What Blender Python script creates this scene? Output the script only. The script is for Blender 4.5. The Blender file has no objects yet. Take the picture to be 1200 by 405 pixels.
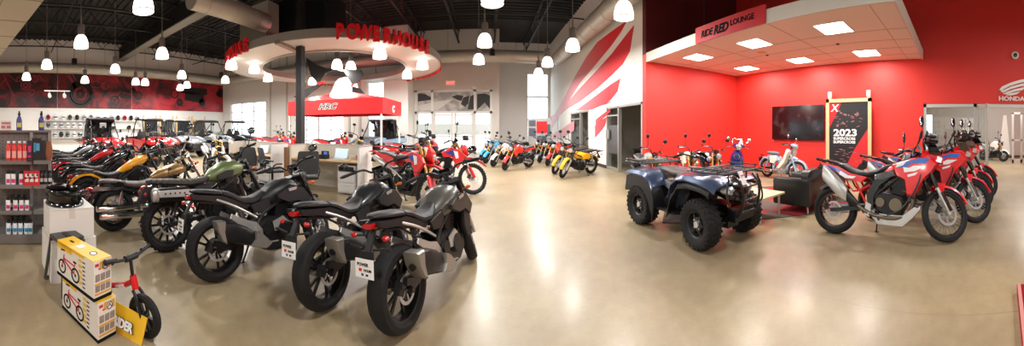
EXPOSURE = 0.22
FLOOR_A, FLOOR_B, FLOOR_R = '89785f', 'a89776', (.30, .50)
PANEL_E, P_PANEL, P_PEND, SHADE_E = 7.0, 50.0, 100.0, 3.6
WORLD_E = 4.2
P_SHOW = 130.0
import bpy, bmesh, math, random
from mathutils import Vector, Matrix
random.seed(7)
PI = math.pi
SC = bpy.context.scene
COL = SC.collection
F, H, Y0, XC = 350.0, 1.5, 150.0, 570.0      # cylindrical panorama: px per radian, eye height, horizon row, column of +Y

def az(px): return (px - XC) / F
def fl(px, py, z=0.0):                        # photo point lying on the level z -> world
    d = (H - z) * F / (py - Y0)
    return Vector((d * math.sin(az(px)), d * math.cos(az(px)), z))
def onX(px, py, X):                           # photo point on the plane x = X
    a = az(px); d = X / math.sin(a)
    return Vector((X, d * math.cos(a), H + (Y0 - py) * d / F))
def onY(px, py, Y):
    a = az(px); d = Y / math.cos(a)
    return Vector((d * math.sin(a), Y, H + (Y0 - py) * d / F))

# ------------------------------------------------------------ materials
def lin(c):
    if isinstance(c, str):
        c = [int(c[i:i + 2], 16) / 255 for i in (0, 2, 4)]
    return tuple((x / 12.92 if x <= .04045 else ((x + .055) / 1.055) ** 2.4) for x in c) + (1,)
_M = {}
def mat(name, col='808080', rough=.5, metal=0.0, coat=0.0, emit=0.0, ecol=None, noise=0.0, nscale=8.0, bump=0.0, bscale=60.0, spec=.5):
    if name in _M: return _M[name]
    m = bpy.data.materials.new(name); m.use_nodes = True
    nt = m.node_tree; b = nt.nodes['Principled BSDF']
    b.inputs['Base Color'].default_value = lin(col)
    b.inputs['Roughness'].default_value = rough
    b.inputs['Metallic'].default_value = metal
    b.inputs['Coat Weight'].default_value = coat
    b.inputs['Coat Roughness'].default_value = .06
    b.inputs['Specular IOR Level'].default_value = spec
    if emit:
        b.inputs['Emission Color'].default_value = lin(ecol or col)
        b.inputs['Emission Strength'].default_value = emit
    tc = None
    if noise or bump:
        tc = nt.nodes.new('ShaderNodeTexCoord')
    if noise:
        n = nt.nodes.new('ShaderNodeTexNoise'); n.inputs['Scale'].default_value = nscale; n.inputs['Detail'].default_value = 4
        nt.links.new(tc.outputs['Object'], n.inputs['Vector'])
        mx = nt.nodes.new('ShaderNodeMix'); mx.data_type = 'RGBA'
        c = lin(col)
        mx.inputs[6].default_value = tuple(x * (1 - noise) for x in c[:3]) + (1,)
        mx.inputs[7].default_value = tuple(min(1, x * (1 + noise)) for x in c[:3]) + (1,)
        nt.links.new(n.outputs['Fac'], mx.inputs[0]); nt.links.new(mx.outputs[2], b.inputs['Base Color'])
    if bump:
        n = nt.nodes.new('ShaderNodeTexNoise'); n.inputs['Scale'].default_value = bscale
        nt.links.new(tc.outputs['Object'], n.inputs['Vector'])
        bp = nt.nodes.new('ShaderNodeBump'); bp.inputs['Strength'].default_value = bump; bp.inputs['Distance'].default_value = .01
        nt.links.new(n.outputs['Fac'], bp.inputs['Height']); nt.links.new(bp.outputs['Normal'], b.inputs['Normal'])
    m.diffuse_color = lin(col)
    _M[name] = m
    return m
def glassmat(name, tint='ffffff', refl=.12, rough=.02):
    if name in _M: return _M[name]
    m = bpy.data.materials.new(name); m.use_nodes = True; nt = m.node_tree
    for n in list(nt.nodes):
        if n.type != 'OUTPUT_MATERIAL': nt.nodes.remove(n)
    o = [n for n in nt.nodes if n.type == 'OUTPUT_MATERIAL'][0]
    t = nt.nodes.new('ShaderNodeBsdfTransparent'); t.inputs[0].default_value = lin(tint)
    g = nt.nodes.new('ShaderNodeBsdfGlossy'); g.inputs['Roughness'].default_value = rough
    x = nt.nodes.new('ShaderNodeMixShader'); x.inputs[0].default_value = refl
    nt.links.new(t.outputs[0], x.inputs[1]); nt.links.new(g.outputs[0], x.inputs[2]); nt.links.new(x.outputs[0], o.inputs[0])
    _M[name] = m
    return m

KEEP = ('print', 'spokes', 'photo', 'detail', 'perforation', 'mark', 'garments', 'end_', 'links', 'lettering', 'letter', 'poster')
# ------------------------------------------------------------ mesh builder
class MB:
    def __init__(s): s.v = []; s.f = []; s.m = []; s.cur = 0; s.sm = []; s.smooth = True
    def _add(s, vs, fs, smooth=None):
        o = len(s.v); s.v += [Vector(p) for p in vs]
        for f in fs:
            s.f.append(tuple(o + i for i in f)); s.m.append(s.cur); s.sm.append(s.smooth if smooth is None else smooth)
        return s
    def mi(s, i): s.cur = i; return s
    def box(s, c, d, rot=None, taper=1.0):
        x, y, z = d[0] / 2, d[1] / 2, d[2] / 2; R = rot or Matrix.Identity(3)
        if isinstance(R, (int, float)): R = Matrix.Rotation(R, 3, 'Z')
        vs = []
        for k in (-1, 1):
            t = taper if k > 0 else 1
            for a, b in ((-1, -1), (1, -1), (1, 1), (-1, 1)):
                vs.append(Vector(c) + R @ Vector((a * x * t, b * y * t, k * z)))
        return s._add(vs, [(3, 2, 1, 0), (4, 5, 6, 7), (0, 1, 5, 4), (1, 2, 6, 5), (2, 3, 7, 6), (3, 0, 4, 7)], False)
    def bar(s, a, b, w, h, up=(0, 0, 1)):     # rectangular bar from a to b
        a = Vector(a); b = Vector(b); d = (b - a); L = d.length; d.normalize()
        u = Vector(up)
        if abs(d.dot(u)) > .98: u = Vector((1, 0, 0))
        sx = d.cross(u).normalized(); uz = sx.cross(d).normalized()
        R = Matrix((d, sx, uz)).transposed()
        return s.box((a + b) / 2, (L, w, h), R)
    def ring(s, path, rad, n=8, closed=False, flat=None):
        P = [Vector(p) for p in path]; k = len(P)
        R = rad if isinstance(rad, (list, tuple)) else [rad] * k
        T = []
        for i in range(k):
            if closed: t = P[(i + 1) % k] - P[i - 1]
            else: t = P[min(i + 1, k - 1)] - P[max(i - 1, 0)]
            T.append(t.normalized() if t.length > 1e-9 else Vector((1, 0, 0)))
        u = Vector((0, 0, 1)) if abs(T[0].z) < .9 else Vector((0, 1, 0))
        nrm = (u - T[0] * u.dot(T[0])).normalized()
        vs = []
        for i in range(k):
            nrm = nrm - T[i] * nrm.dot(T[i])
            nrm = nrm.normalized() if nrm.length > 1e-6 else T[i].orthogonal().normalized()
            bn = T[i].cross(nrm)
            for j in range(n):
                a = 2 * PI * j / n
                vs.append(P[i] + nrm * (math.cos(a) * R[i]) + bn * (math.sin(a) * R[i] * (flat or 1)))
        fs = []
        for i in range(k if closed else k - 1):
            for j in range(n):
                a, b = i * n + j, i * n + (j + 1) % n; c, d = ((i + 1) % k) * n + (j + 1) % n, ((i + 1) % k) * n + j
                fs.append((a, b, c, d))
        if not closed: fs += [tuple(range(n))[::-1], tuple((k - 1) * n + j for j in range(n))]
        return s._add(vs, fs)
    def tube(s, path, rad, n=8, closed=False, sub=3):   # smoothed path
        P = [Vector(p) for p in path]
        if sub > 1 and len(P) > 2:
            Q = []; k = len(P); R = rad if isinstance(rad, (list, tuple)) else None; RR = []
            rng = range(k) if closed else range(k - 1)
            for i in rng:
                p0 = P[i - 1] if (i > 0 or closed) else P[i]; p1 = P[i]; p2 = P[(i + 1) % k]; p3 = P[(i + 2) % k] if (i + 2 < k or closed) else p2
                for j in range(sub):
                    t = j / sub
                    Q.append(.5 * ((2 * p1) + (p2 - p0) * t + (2 * p0 - 5 * p1 + 4 * p2 - p3) * t * t + (3 * p1 - p0 - 3 * p2 + p3) * t ** 3))
                    if R: RR.append(R[i] * (1 - t) + R[(i + 1) % k] * t)
            if not closed:
                Q.append(P[-1])
                if R: RR.append(R[-1])
            return s.ring(Q, RR if R else rad, n, closed)
        return s.ring(P, rad, n, closed)
    def cyl(s, a, b, r, r2=None, n=16): return s.ring([a, b], [r, r if r2 is None else r2], n)
    def lathe(s, prof, o=(0, 0, 0), ax='z', n=24, closed=False, a0=0, a1=2 * PI):
        o = Vector(o); A = {'x': Vector((1, 0, 0)), 'y': Vector((0, 1, 0)), 'z': Vector((0, 0, 1))}[ax] if isinstance(ax, str) else Vector(ax).normalized()
        U = A.orthogonal().normalized() if not isinstance(ax, str) else {'x': Vector((0, 1, 0)), 'y': Vector((0, 0, 1)), 'z': Vector((1, 0, 0))}[ax]
        W = A.cross(U); k = len(prof); full = abs(a1 - a0 - 2 * PI) < 1e-6; m = n if full else n + 1
        vs = []
        for i in range(m):
            a = a0 + (a1 - a0) * i / n
            for r, h in prof: vs.append(o + A * h + (U * math.cos(a) + W * math.sin(a)) * r)
        fs = []
        for i in range(n):
            for j in range(k if closed else k - 1):
                a = i * k + j; b = i * k + (j + 1) % k; c = ((i + 1) % m) * k + (j + 1) % k; d = ((i + 1) % m) * k + j
                fs.append((a, b, c, d))
        return s._add(vs, fs)
    def ell(s, c, r, n=14, m=9, rot=None):
        c = Vector(c); vs = []; R = rot or Matrix.Identity(3)
        for i in range(1, m):
            t = PI * i / m
            for j in range(n):
                a = 2 * PI * j / n
                vs.append(c + R @ Vector((r[0] * math.sin(t) * math.cos(a), r[1] * math.sin(t) * math.sin(a), r[2] * math.cos(t))))
        vs += [c + R @ Vector((0, 0, r[2])), c - R @ Vector((0, 0, r[2]))]
        fs = []
        for i in range(m - 2):
            for j in range(n):
                fs.append((i * n + j, (i + 1) * n + j, (i + 1) * n + (j + 1) % n, i * n + (j + 1) % n))
        t = len(vs) - 2
        for j in range(n):
            fs.append((t, j, (j + 1) % n)); fs.append((t + 1, (m - 2) * n + (j + 1) % n, (m - 2) * n + j))
        return s._add(vs, fs)
    def loft(s, secs, n=16, p=2.4, y=0.0):    # sections (x, z, halfwidth, halfheight[, y])
        vs = []
        for q in secs:
            x, z, hw, hh = q[:4]; yy = q[4] if len(q) > 4 else y
            for i in range(n):
                a = 2 * PI * (i + .5) / n; c, d = math.cos(a), math.sin(a)
                vs.append((x, yy + hw * math.copysign(abs(c) ** (2 / p), c), z + hh * math.copysign(abs(d) ** (2 / p), d)))
        k = len(secs); fs = []
        for i in range(k - 1):
            for j in range(n):
                fs.append((i * n + j, i * n + (j + 1) % n, (i + 1) * n + (j + 1) % n, (i + 1) * n + j))
        fs += [tuple(range(n)), tuple((k - 1) * n + j for j in range(n))[::-1]]
        return s._add(vs, fs)
    def prism(s, poly, y0, y1, b=0.0, ax='y', smooth=False, dy=0.0):   # poly of (x,z), extruded along y (or x / z)
        k = len(poly); cx = sum(p[0] for p in poly) / k; cz = sum(p[1] for p in poly) / k
        sc = lambda f: [(cx + (p[0] - cx) * f, cz + (p[1] - cz) * f) for p in poly]
        R = max(math.hypot(p[0] - cx, p[1] - cz) for p in poly); f = max(.3, 1 - b / R) if b else 1
        sg = 1 if y1 > y0 else -1
        rows = [(sc(f), y0), (poly, y0 + sg * b), (poly, y1 - sg * b), (sc(f), y1)] if b else [(poly, y0), (poly, y1)]
        vs = []
        for pl, yy in rows:
            for x, z in pl:
                vs.append({'y': (x, yy + dy * x, z), 'x': (yy, x, z), 'z': (x, z, yy)}[ax])
        fs = []
        for r in range(len(rows) - 1):
            for j in range(k): fs.append((r * k + j, r * k + (j + 1) % k, (r + 1) * k + (j + 1) % k, (r + 1) * k + j))
        fs += [tuple(range(k))[::-1], tuple((len(rows) - 1) * k + j for j in range(k))]
        return s._add(vs, fs, smooth)
    def quad(s, *p): return s._add(p, [tuple(range(len(p)))], False)
    def sheet(s, a, b, c, d, th=.01):         # thin solid quad
        P = [Vector(x) for x in (a, b, c, d)]; nn = (P[1] - P[0]).cross(P[3] - P[0]).normalized() * th / 2
        return s._add([p + nn for p in P] + [p - nn for p in P], [(0, 1, 2, 3), (7, 6, 5, 4), (0, 4, 5, 1), (1, 5, 6, 2), (2, 6, 7, 3), (3, 7, 4, 0)], False)
    def xf(s, M): s.v = [M @ p for p in s.v]; return s
    def mirror(s):                            # add the y-mirrored copy
        o = len(s.v); s.v += [Vector((p.x, -p.y, p.z)) for p in s.v]
        for i in range(len(s.f)):
            s.f.append(tuple(o + j for j in s.f[i][::-1])); s.m.append(s.m[i]); s.sm.append(s.sm[i])
        return s
    def pieces(s):
        n = len(s.v); up = list(range(n))
        def fd(a):
            while up[a] != a: up[a] = up[up[a]]; a = up[a]
            return a
        for f in s.f:
            r = fd(f[0])
            for i in f[1:]: up[fd(i)] = r
        isl = {}
        for i in range(n): isl.setdefault(fd(i), []).append(i)
        ks = list(isl); B = []
        for k in ks:
            P = [s.v[i] for i in isl[k]]; lo = [min(p[j] for p in P) for j in range(3)]; hi = [max(p[j] for p in P) for j in range(3)]; B.append((lo, hi, max(hi[j] - lo[j] for j in range(3))))
        g = list(range(len(ks)))
        def fg(a):
            while g[a] != a: g[a] = g[g[a]]; a = g[a]
            return a
        for i in range(len(ks)):
            for j in range(i + 1, len(ks)):
                if fg(i) == fg(j): continue
                gap = math.sqrt(sum(max(0, B[i][0][q] - B[j][1][q], B[j][0][q] - B[i][1][q]) ** 2 for q in range(3)))
                if gap <= max(.02, .42 * max(B[i][2], B[j][2])): g[fg(j)] = fg(i)
        cl = {}
        for i, k in enumerate(ks): cl.setdefault(fg(i), []).append(k)
        if len(cl) < 2: return None
        root = {k: c for c, l in cl.items() for k in l}; out = []
        vc = [root[fd(i)] for i in range(n)]
        for c in cl:
            m = MB(); mp = {}
            for i in range(n):
                if vc[i] == c: mp[i] = len(m.v); m.v.append(s.v[i])
            for f, mi_, sm in zip(s.f, s.m, s.sm):
                if vc[f[0]] == c: m.f.append(tuple(mp[i] for i in f)); m.m.append(mi_); m.sm.append(sm)
            out.append(m)
        return out
    def build(s, name, mats, parent=None, loc=None, rotz=None):
        if parent is not None and len(s.v) < 30000 and not any(w in name for w in KEEP):
            ps = s.pieces()
            if ps and len(ps) <= 60:
                os_ = [m._build(name, mats, parent, loc, rotz) for m in ps]
                return os_[0]
        return s._build(name, mats, parent, loc, rotz)
    def _build(s, name, mats, parent=None, loc=None, rotz=None):
        me = bpy.data.meshes.new(name); me.from_pydata([tuple(p) for p in s.v], [], s.f)
        bm = bmesh.new(); bm.from_mesh(me); bmesh.ops.recalc_face_normals(bm, faces=bm.faces); bm.to_mesh(me); bm.free()
        for i, p in enumerate(me.polygons): p.material_index = s.m[i]; p.use_smooth = s.sm[i]
        try: me.set_sharp_from_angle(angle=math.radians(38))
        except Exception: pass
        for m in (mats if isinstance(mats, (list, tuple)) else [mats]): me.materials.append(m)
        o = bpy.data.objects.new(name, me); COL.objects.link(o)
        if parent: o.parent = parent
        if loc is not None: o.location = loc
        if rotz is not None: o.rotation_euler.z = rotz
        return o
def tag(o, label, cat, group=None, kind=None):
    o['label'] = label; o['category'] = cat
    if group: o['group'] = group
    if kind: o['kind'] = kind
    return o
def empty(name, loc=(0, 0, 0), rotz=0.0, lean=0.0):
    o = bpy.data.objects.new(name, None); COL.objects.link(o); o.location = loc; o.rotation_euler = (lean, 0, rotz); o.empty_display_size = .2
    return o
def struct(name, mb, m):
    o = mb.build(name, m); o['kind'] = 'structure'; return o
def kids(o): return [c for c in bpy.data.objects if c.parent == o]
_KC = {}
def copy_tree(o, loc=None, rotz=None, lean=None, swap=None, parent=None, skip=()):
    c = o.copy(); COL.objects.link(c)
    for k in ('label', 'group'):
        if k in c and parent is None: del c[k]
    if parent: c.parent = parent
    if loc is not None: c.location = loc
    if rotz is not None: c.rotation_euler.z = rotz
    if lean is not None: c.rotation_euler.x = lean
    if swap and c.type in ('MESH', 'FONT'):
        for sl in c.material_slots:
            if sl.material and sl.material.name in swap:
                mm = swap[sl.material.name]; sl.link = 'OBJECT'; sl.material = mm
    if o.name not in _KC: _KC[o.name] = list(o.children)
    for ch in _KC[o.name]:
        if ch.name.split('.')[0] in skip: continue
        copy_tree(ch, swap=swap, parent=c, skip=skip)
    return c
def drop(p):
    for c in list(p.children_recursive): bpy.data.objects.remove(c)
    bpy.data.objects.remove(p); _KC.clear()
def text(body, size, m, M, parent=None, name='lettering', ext=.004, bold=0.0, xs=1.0, align='LEFT', shear=0.0):
    cu = bpy.data.curves.new(name, 'FONT'); cu.body = body; cu.size = size; cu.extrude = ext; cu.offset = bold; cu.align_x = align; cu.shear = shear
    cu.resolution_u = 3
    cu.materials.append(m); o = bpy.data.objects.new(name, cu); COL.objects.link(o)
    bpy.context.view_layer.update()
    me = bpy.data.meshes.new_from_object(o.evaluated_get(bpy.context.evaluated_depsgraph_get())); bpy.data.objects.remove(o); bpy.data.curves.remove(cu)
    me.transform(Matrix.Diagonal((xs, 1, 1, 1))); me.name = name
    o = bpy.data.objects.new(name, me); COL.objects.link(o)
    if not me.materials: me.materials.append(m)
    if parent: o.parent = parent
    o.matrix_local = M
    return o
def frame(o, xa, ya):                         # matrix with local x along xa, y along ya
    xa = Vector(xa).normalized(); ya = Vector(ya); ya = (ya - xa * ya.dot(xa)).normalized(); za = xa.cross(ya)
    M = Matrix((xa, ya, za)).transposed().to_4x4(); M.translation = Vector(o); return M
def rotz_of(a): return PI / 2 - a             # heading azimuth -> z rotation of local +x

# ------------------------------------------------------------ palette
RUB = mat('tyre_rubber', '151516', .7, spec=.35, bump=.3, bscale=90)
MBLK = mat('matte_black', '111113', .5)
GBLK = mat('gloss_black', '09090a', .18, coat=.5)
FBLK = mat('frame_black', '101012', .38)
SEAT = mat('seat_vinyl', '19191b', .5, bump=.15, bscale=150)
CHR = mat('chrome', 'd8d8d8', .12, 1.0)
ALU = mat('brushed_aluminium', 'c2c1be', .35, .7)
ENG = mat('engine_dark', '222224', .42, .5, noise=.2)
ENGB = mat('engine_bronze', '6d6152', .4, .7)
STEEL = mat('disc_steel', 'b4b5b6', .32, .6)
GOLD = mat('gold_fork', 'b08a4c', .3, .85)
RLENS = mat('red_lens', 'b80f14', .2, coat=.6)
OLENS = mat('amber_lens', 'e8711a', .25, coat=.5)
LENS = mat('lamp_lens', 'd5dade', .12, .6)
MIRG = mat('mirror_glass', '6c7378', .12, 1.0)
WHT = mat('white_paint', 'ececea', .45)
TAGW = mat('tag_white', 'e9e9e6', .6)
TBLK = mat('ink_black', '101012', .8, spec=.2)
TRED = mat('ink_red', 'd01818', .5)
TBLU = mat('ink_blue', '24409a', .5)
RED = mat('honda_red', 'd8121a', .25, coat=.6)
DGREY = mat('dark_grey_paint', '3c3d3f', .38, .25)
# ------------------------------------------------------------ two wheelers (local: +x forward, +y its left, origin under the rear axle)
def wheel(root, name, x, R, w, rimr, style, n, S=None, disc=0, rimmat=None, knob=False, spm=None, discy=-.05):
    def fin(mb, nm, m, par):
        if S: mb.xf(S)
        return mb.build(nm, m, par)
    o = (x, 0, R); t = R - rimr
    mb = MB(); pr = [(rimr - .004, -w * .32), (rimr + t * .3, -w * .5), (rimr + t * .72, -w * .46), (R - t * .08, -w * .24), (R, 0), (R - t * .08, w * .24), (rimr + t * .72, w * .46), (rimr + t * .3, w * .5), (rimr - .004, w * .32)]
    mb.lathe(pr, o, 'y', 40, True)
    if knob:
        for i in range(36):
            a = 2 * PI * i / 36
            for yy in ((-w * .26, 0, w * .26) if i % 2 else (-w * .36, -w * .1, w * .1, w * .36)):
                rr = R - (.0 if abs(yy) < w * .2 else t * .12)
                Rm = Matrix.Rotation(-a, 3, 'Y')
                mb.box(Vector(o) + Rm @ Vector((rr, yy, 0)), (.016, w * .17, .026), Rm)
    else:
        pass
    ty = fin(mb, name, RUB, root)
    mb = MB(); mb.lathe([(rimr + .008, -w * .36), (rimr + .008, -w * .3), (rimr - .004, -w * .26), (rimr - .016, 0), (rimr - .004, w * .26), (rimr + .008, w * .3), (rimr + .008, w * .36), (rimr - .012, w * .34), (rimr - .028, 0), (rimr - .012, -w * .34)], o, 'y', 36, True)
    hw = max(.03, w * .3)
    if style == 'cast':
        mb.cyl((x, -hw, R), (x, hw, R), .04)
        for i in range(n):
            for e in (-.5, .5):
                a = 2 * PI * (i + e * .34) / n; a0 = 2 * PI * (i + e * .12) / n
                mb.bar(Vector(o) + Vector((math.cos(a0) * .035, 0, math.sin(a0) * .035)), Vector(o) + Vector((math.cos(a) * (rimr - .012), 0, math.sin(a) * (rimr - .012))), .022, .017, up=(0, 1, 0))
    elif style == 'cast1':
        mb.cyl((x, -hw, R), (x, hw, R), .045)
        for i in range(n):
            a = 2 * PI * i / n
            mb.bar(Vector(o) + Vector((math.cos(a) * .035, 0, math.sin(a) * .035)), Vector(o) + Vector((math.cos(a) * (rimr - .012), 0, math.sin(a) * (rimr - .012))), .026, .022, up=(0, 1, 0))
    rim = fin(mb, 'rim', rimmat or FBLK, ty)
    if style == 'wire':
        mb = MB(); mb.cyl((x, -hw, R), (x, hw, R), .032); mb.cyl((x, -hw, R), (x, -hw + .008, R), .05); mb.cyl((x, hw - .008, R), (x, hw, R), .05)
        for i in range(n):
            s = -1 if i % 2 else 1; a = 2 * PI * i / n; a0 = a + (.75 if (i // 2) % 2 else -.75)
            mb.ring([Vector(o) + Vector((math.cos(a0) * .045, s * hw * .9, math.sin(a0) * .045)), Vector(o) + Vector((math.cos(a) * (rimr - .015), s * .008, math.sin(a) * (rimr - .015)))], .0022, 5)
        fin(mb, 'spokes', spm or ALU, rim)
    if disc:
        mb = MB(); mb.lathe([(disc * .76, 0), (disc * .97, 0), (disc * .97, .005), (disc * .76, .005)], (x, discy, R), 'y', 32, True)
        for i in range(6):
            a = PI * i / 3 + .2
            mb.bar((x + .03 * math.cos(a), discy, R + .03 * math.sin(a)), (x + disc * .7 * math.cos(a + .3), discy, R + disc * .7 * math.sin(a + .3)), .012, .005, up=(0, 1, 0))
        fin(mb, 'brake_disc', STEEL, ty)
        mb = MB(); c = Vector((x - disc * .85, discy, R + disc * .35)); mb.box(c, (.06, .05, .09), Matrix.Rotation(.5, 3, 'Y')); mb.cyl(c + Vector((0, -.035, .015)), c + Vector((0, .03, .015)), .02, n=10)
        fin(mb, 'brake_caliper', MBLK, ty)
    return ty

def put(root, items, S, P):
    """bodywork from data: (part, material, shape, data, front?)"""
    for it in items:
        nm, m, k, d = it[:4]; fr = len(it) > 4 and it[4]
        mb = MB()
        for kk, dd in ([(k, d)] if k != 'multi' else d):
            if kk == 'loft': mb.loft(dd)
            elif kk == 'loft2': mb.loft(dd, n=12, p=3.4)
            elif kk == 'pan':                      # mirrored side panels: poly, y0, y1, bevel, flare
                t = MB(); t.prism(dd[0], dd[1], dd[2], dd[3] if len(dd) > 3 else .012, smooth=True, dy=dd[4] if len(dd) > 4 else 0); t.mirror(); o = len(mb.v)
                mb.v += t.v; mb.f += [tuple(o + i for i in f) for f in t.f]; mb.m += t.m; mb.sm += t.sm
            elif kk == 'slab': mb.prism(dd[0], dd[1], dd[2], dd[3] if len(dd) > 3 else .01, smooth=True, dy=dd[4] if len(dd) > 4 else 0)
            elif kk == 'tube': mb.tube(dd[0], dd[1], dd[2] if len(dd) > 2 else 8)
            elif kk == 'tube2':
                for s in (-1, 1): mb.tube([(p[0], p[1] * s, p[2]) for p in dd[0]], dd[1], 8)
            elif kk == 'cyl': mb.cyl(*dd)
            elif kk == 'ell': mb.ell(*dd)
            elif kk == 'box': mb.box(*dd)
            elif kk == 'fender':                   # x, R centre, radius, half width, a0, a1 degrees (0 = forward), thickness
                x, z, r, hw, a0, a1 = dd[:6]; th = dd[6] if len(dd) > 6 else .006
                pr = [(r - .045, -hw), (r - .01, -hw * .85), (r + .004, -hw * .4), (r + .006, 0), (r + .004, hw * .4), (r - .01, hw * .85), (r - .045, hw), (r - .045, hw - th), (r - .016, hw * .78), (r - .002, 0), (r - .016, -hw * .78), (r - .045, -hw + th)]
                # lathe about y: angle measured from +z towards +x
                mb.lathe(pr, (x, 0, z), 'y', 20, True, math.radians(90 - a1), math.radians(90 - a0))
        if fr: mb.xf(S)
        dz = (P or {}).get(nm, 0)
        if dz: mb.v = [p + Vector((0, 0, dz)) for p in mb.v]
        mb.build(nm, m, root)

def motorcycle(name, k):
    root = empty(name)
    wb, rr, rf = k['wb'], k['rr'], k['rf']; rk = math.radians(k.get('rake', 25)); u = Vector((-math.sin(rk), 0, math.cos(rk)))
    A = Vector((wb - k.get('off', .04), 0, rf)); S = Matrix.Translation(A) @ Matrix.Rotation(math.radians(k.get('steer', 28)), 4, u) @ Matrix.Translation(-A)
    ax = Vector((wb, 0, rf)); L = k['fork']
    st, n = k.get('wh', ('cast', 5)); rm = k.get('rimmat'); kn = k.get('knob', False)
    wheel(root, 'rear_wheel', 0, rr, k['wr'], k['rimr'], st, n, None, k.get('dr', .11), rm, kn, discy=-k['wr'] * .5)
    wheel(root, 'front_wheel', wb, rf, k['wf'], k['rimf'], st, n, S, k.get('df', .14), rm, kn, discy=k.get('dfy', -.055))
    # fork
    mb = MB(); fw = k.get('fw', .09)
    for s in (-1, 1):
        o = Vector((0, s * fw, 0))
        mb.cyl(ax + o - u * .02, ax + o + u * L * .5, k.get('flo', .018)); mb.mi(1); mb.cyl(ax + o + u * L * (.42 if k.get('usd') else .5), ax + o + u * L, k.get('fup', .026)); mb.mi(0)
        if not k.get('usd'): mb.cyl(ax + o - u * .03, ax + o + u * L * .45, .028); 
    mb.cyl(ax + Vector((0, -fw - .01, 0)), ax + Vector((0, fw + .01, 0)), .012)
    mb.mi(1)
    for t in (.78, .98): mb.box(ax + u * L * t + Vector((-.03, 0, 0)), (.09, fw * 2 + .05, .028), Matrix.Rotation(-rk, 3, 'Y'))
    mb.xf(S); mb.build('fork', k.get('forkm', (ALU, FBLK)), root)
    if k.get('boots'):
        mb = MB()
        for s in (-1, 1):
            for i in range(9): a = ax + u * L * (.42 + .03 * i) + Vector((0, s * fw, 0)); mb.cyl(a, a + u * L * .02, .036, n=12)
        mb.xf(S); mb.build('fork_boots', MBLK, root)
    # handlebar
    C = ax + u * (L + .02) + Vector((-.03, 0, 0)); hw = k.get('hw', .38); ri = k.get('rise', .06); pb = k.get('pull', .1)
    C2 = C + Vector((0, 0, k.get('riser', .03)))
    bp = lambda s: [C2, C2 + Vector((.0, s * .07, .0)), C2 + Vector((.01, s * .15, ri)), C2 + Vector((-pb * .5, s * hw * .72, ri)), C2 + Vector((-pb, s * hw, ri - .01))]
    mb = MB(); mb.tube([p for p in bp(-1)[::-1][:-1]] + bp(1), .0125, 8)
    for s in (-1, 1): mb.cyl(C, C2 + Vector((0, s * .03, .01)), .016, n=8)
    mb.xf(S); hb = mb.build('handlebar', k.get('barm', FBLK), root)
    for s in (-1, 1):
        e = bp(s)[-1]; i_ = bp(s)[-2]; d = (e - i_).normalized()
        mb = MB(); mb.cyl(e - d * .12, e + d * .005, .018, n=10); mb.cyl(e + d * .005, e + d * .03, .014, n=8); mb.box(e - d * .15, (.03, .05, .04))
        mb.xf(S); mb.build('grip', MBLK, hb)
        mb = MB(); mb.tube([e - d * .15 + Vector((.03, 0, 0)), e - d * .1 + Vector((.06, 0, -.005)), e + d * .0 + Vector((.05, 0, -.015))], .006, 6)
        mb.xf(S); mb.build('lever', ALU, hb)
        if k.get('mirror', 1):
            mh = k.get('mh', .19); mo = k.get('mo', .02); mr = k.get('mr', (.055, .04)); base = e - d * .16 + Vector((0, 0, .01)); top = base + Vector((.02, s * mo, mh))
            mb = MB(); mb.tube([base, base + Vector((.03, s * mo * .3, mh * .5)), top], .006, 6)
            Rm = Matrix.Rotation(s * -.25, 3, 'Z')
            mb.ell(top + Vector((.01, 0, .02)), (.022, mr[0], mr[1]), 14, 8, Rm); mb.mi(1)
            mb.ell(top + Vector((-.004, 0, .02)), (.012, mr[0] * .88, mr[1] * .88), 14, 8, Rm)
            mb.xf(S); mb.build('mirror', (k.get('mirm', MBLK), MIRG), root)
    # headlight
    if k.get('lamp'):
        lx, lz, lr = k['lamp']; P0 = Vector((lx, 0, lz)); mb = MB()
        mb.lathe([(0, -lr * 1.1), (lr * .6, -lr), (lr * .95, -lr * .4), (lr * 1.05, 0), (lr * .93, .008)], P0, (1, 0, -.08), 20); mb.mi(1); mb.lathe([(lr * .94, 0), (lr * .5, .022), (0, .03)], P0, (1, 0, -.08), 20)
        mb.xf(S); mb.build('headlight', (k.get('lampm', MBLK), LENS), root)
    if k.get('meter', 1):
        mb = MB(); mb.box(C + Vector((.07, 0, .08)), (.03, .12, .08), Matrix.Rotation(-.6, 3, 'Y')); mb.cyl(C + Vector((.0, 0, .0)), C + Vector((.07, 0, .07)), .02, n=8)
        mb.xf(S); mb.build('instrument', GBLK, root)
    if k.get('signals', 1):
        for s in (-1, 1):
            b = ax + u * L * .8; mb = MB(); mb.cyl(b + Vector((.02, s * .1, 0)), b + Vector((.03, s * .17, 0)), .007, n=6); mb.ell(b + Vector((.03, s * .19, 0)), (.022, .032, .02), 10, 6)
            mb.xf(S); mb.build('front_signal', k.get('sigf', OLENS), root)
            tx, tz = k['tail']; mb = MB(); mb.cyl((tx + .03, s * .04, tz - .07), (tx, s * .12, tz - .07), .007, n=6); mb.mi(1); mb.ell((tx, s * .145, tz - .07), (.02, .03, .02), 10, 6)
            mb.build('rear_signal', (MBLK, k.get('sigr', RLENS)), root)
    # swingarm and chain, shocks
    px, pz = k.get('piv', (.45, .38)); mb = MB(); sy = max(.075, k['wr'] * .5 + .03)
    for s in (-1, 1): mb.bar((px, s * sy * .8, pz), (-.03, s * sy, rr), .028, .05); mb.cyl((0, s * (sy - .02), rr), (0, s * (sy + .025), rr), .022, n=10)
    mb.box((px - .08, 0, pz - .01), (.1, sy * 1.7, .05)); mb.build('swingarm', k.get('swm', FBLK), root)
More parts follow.
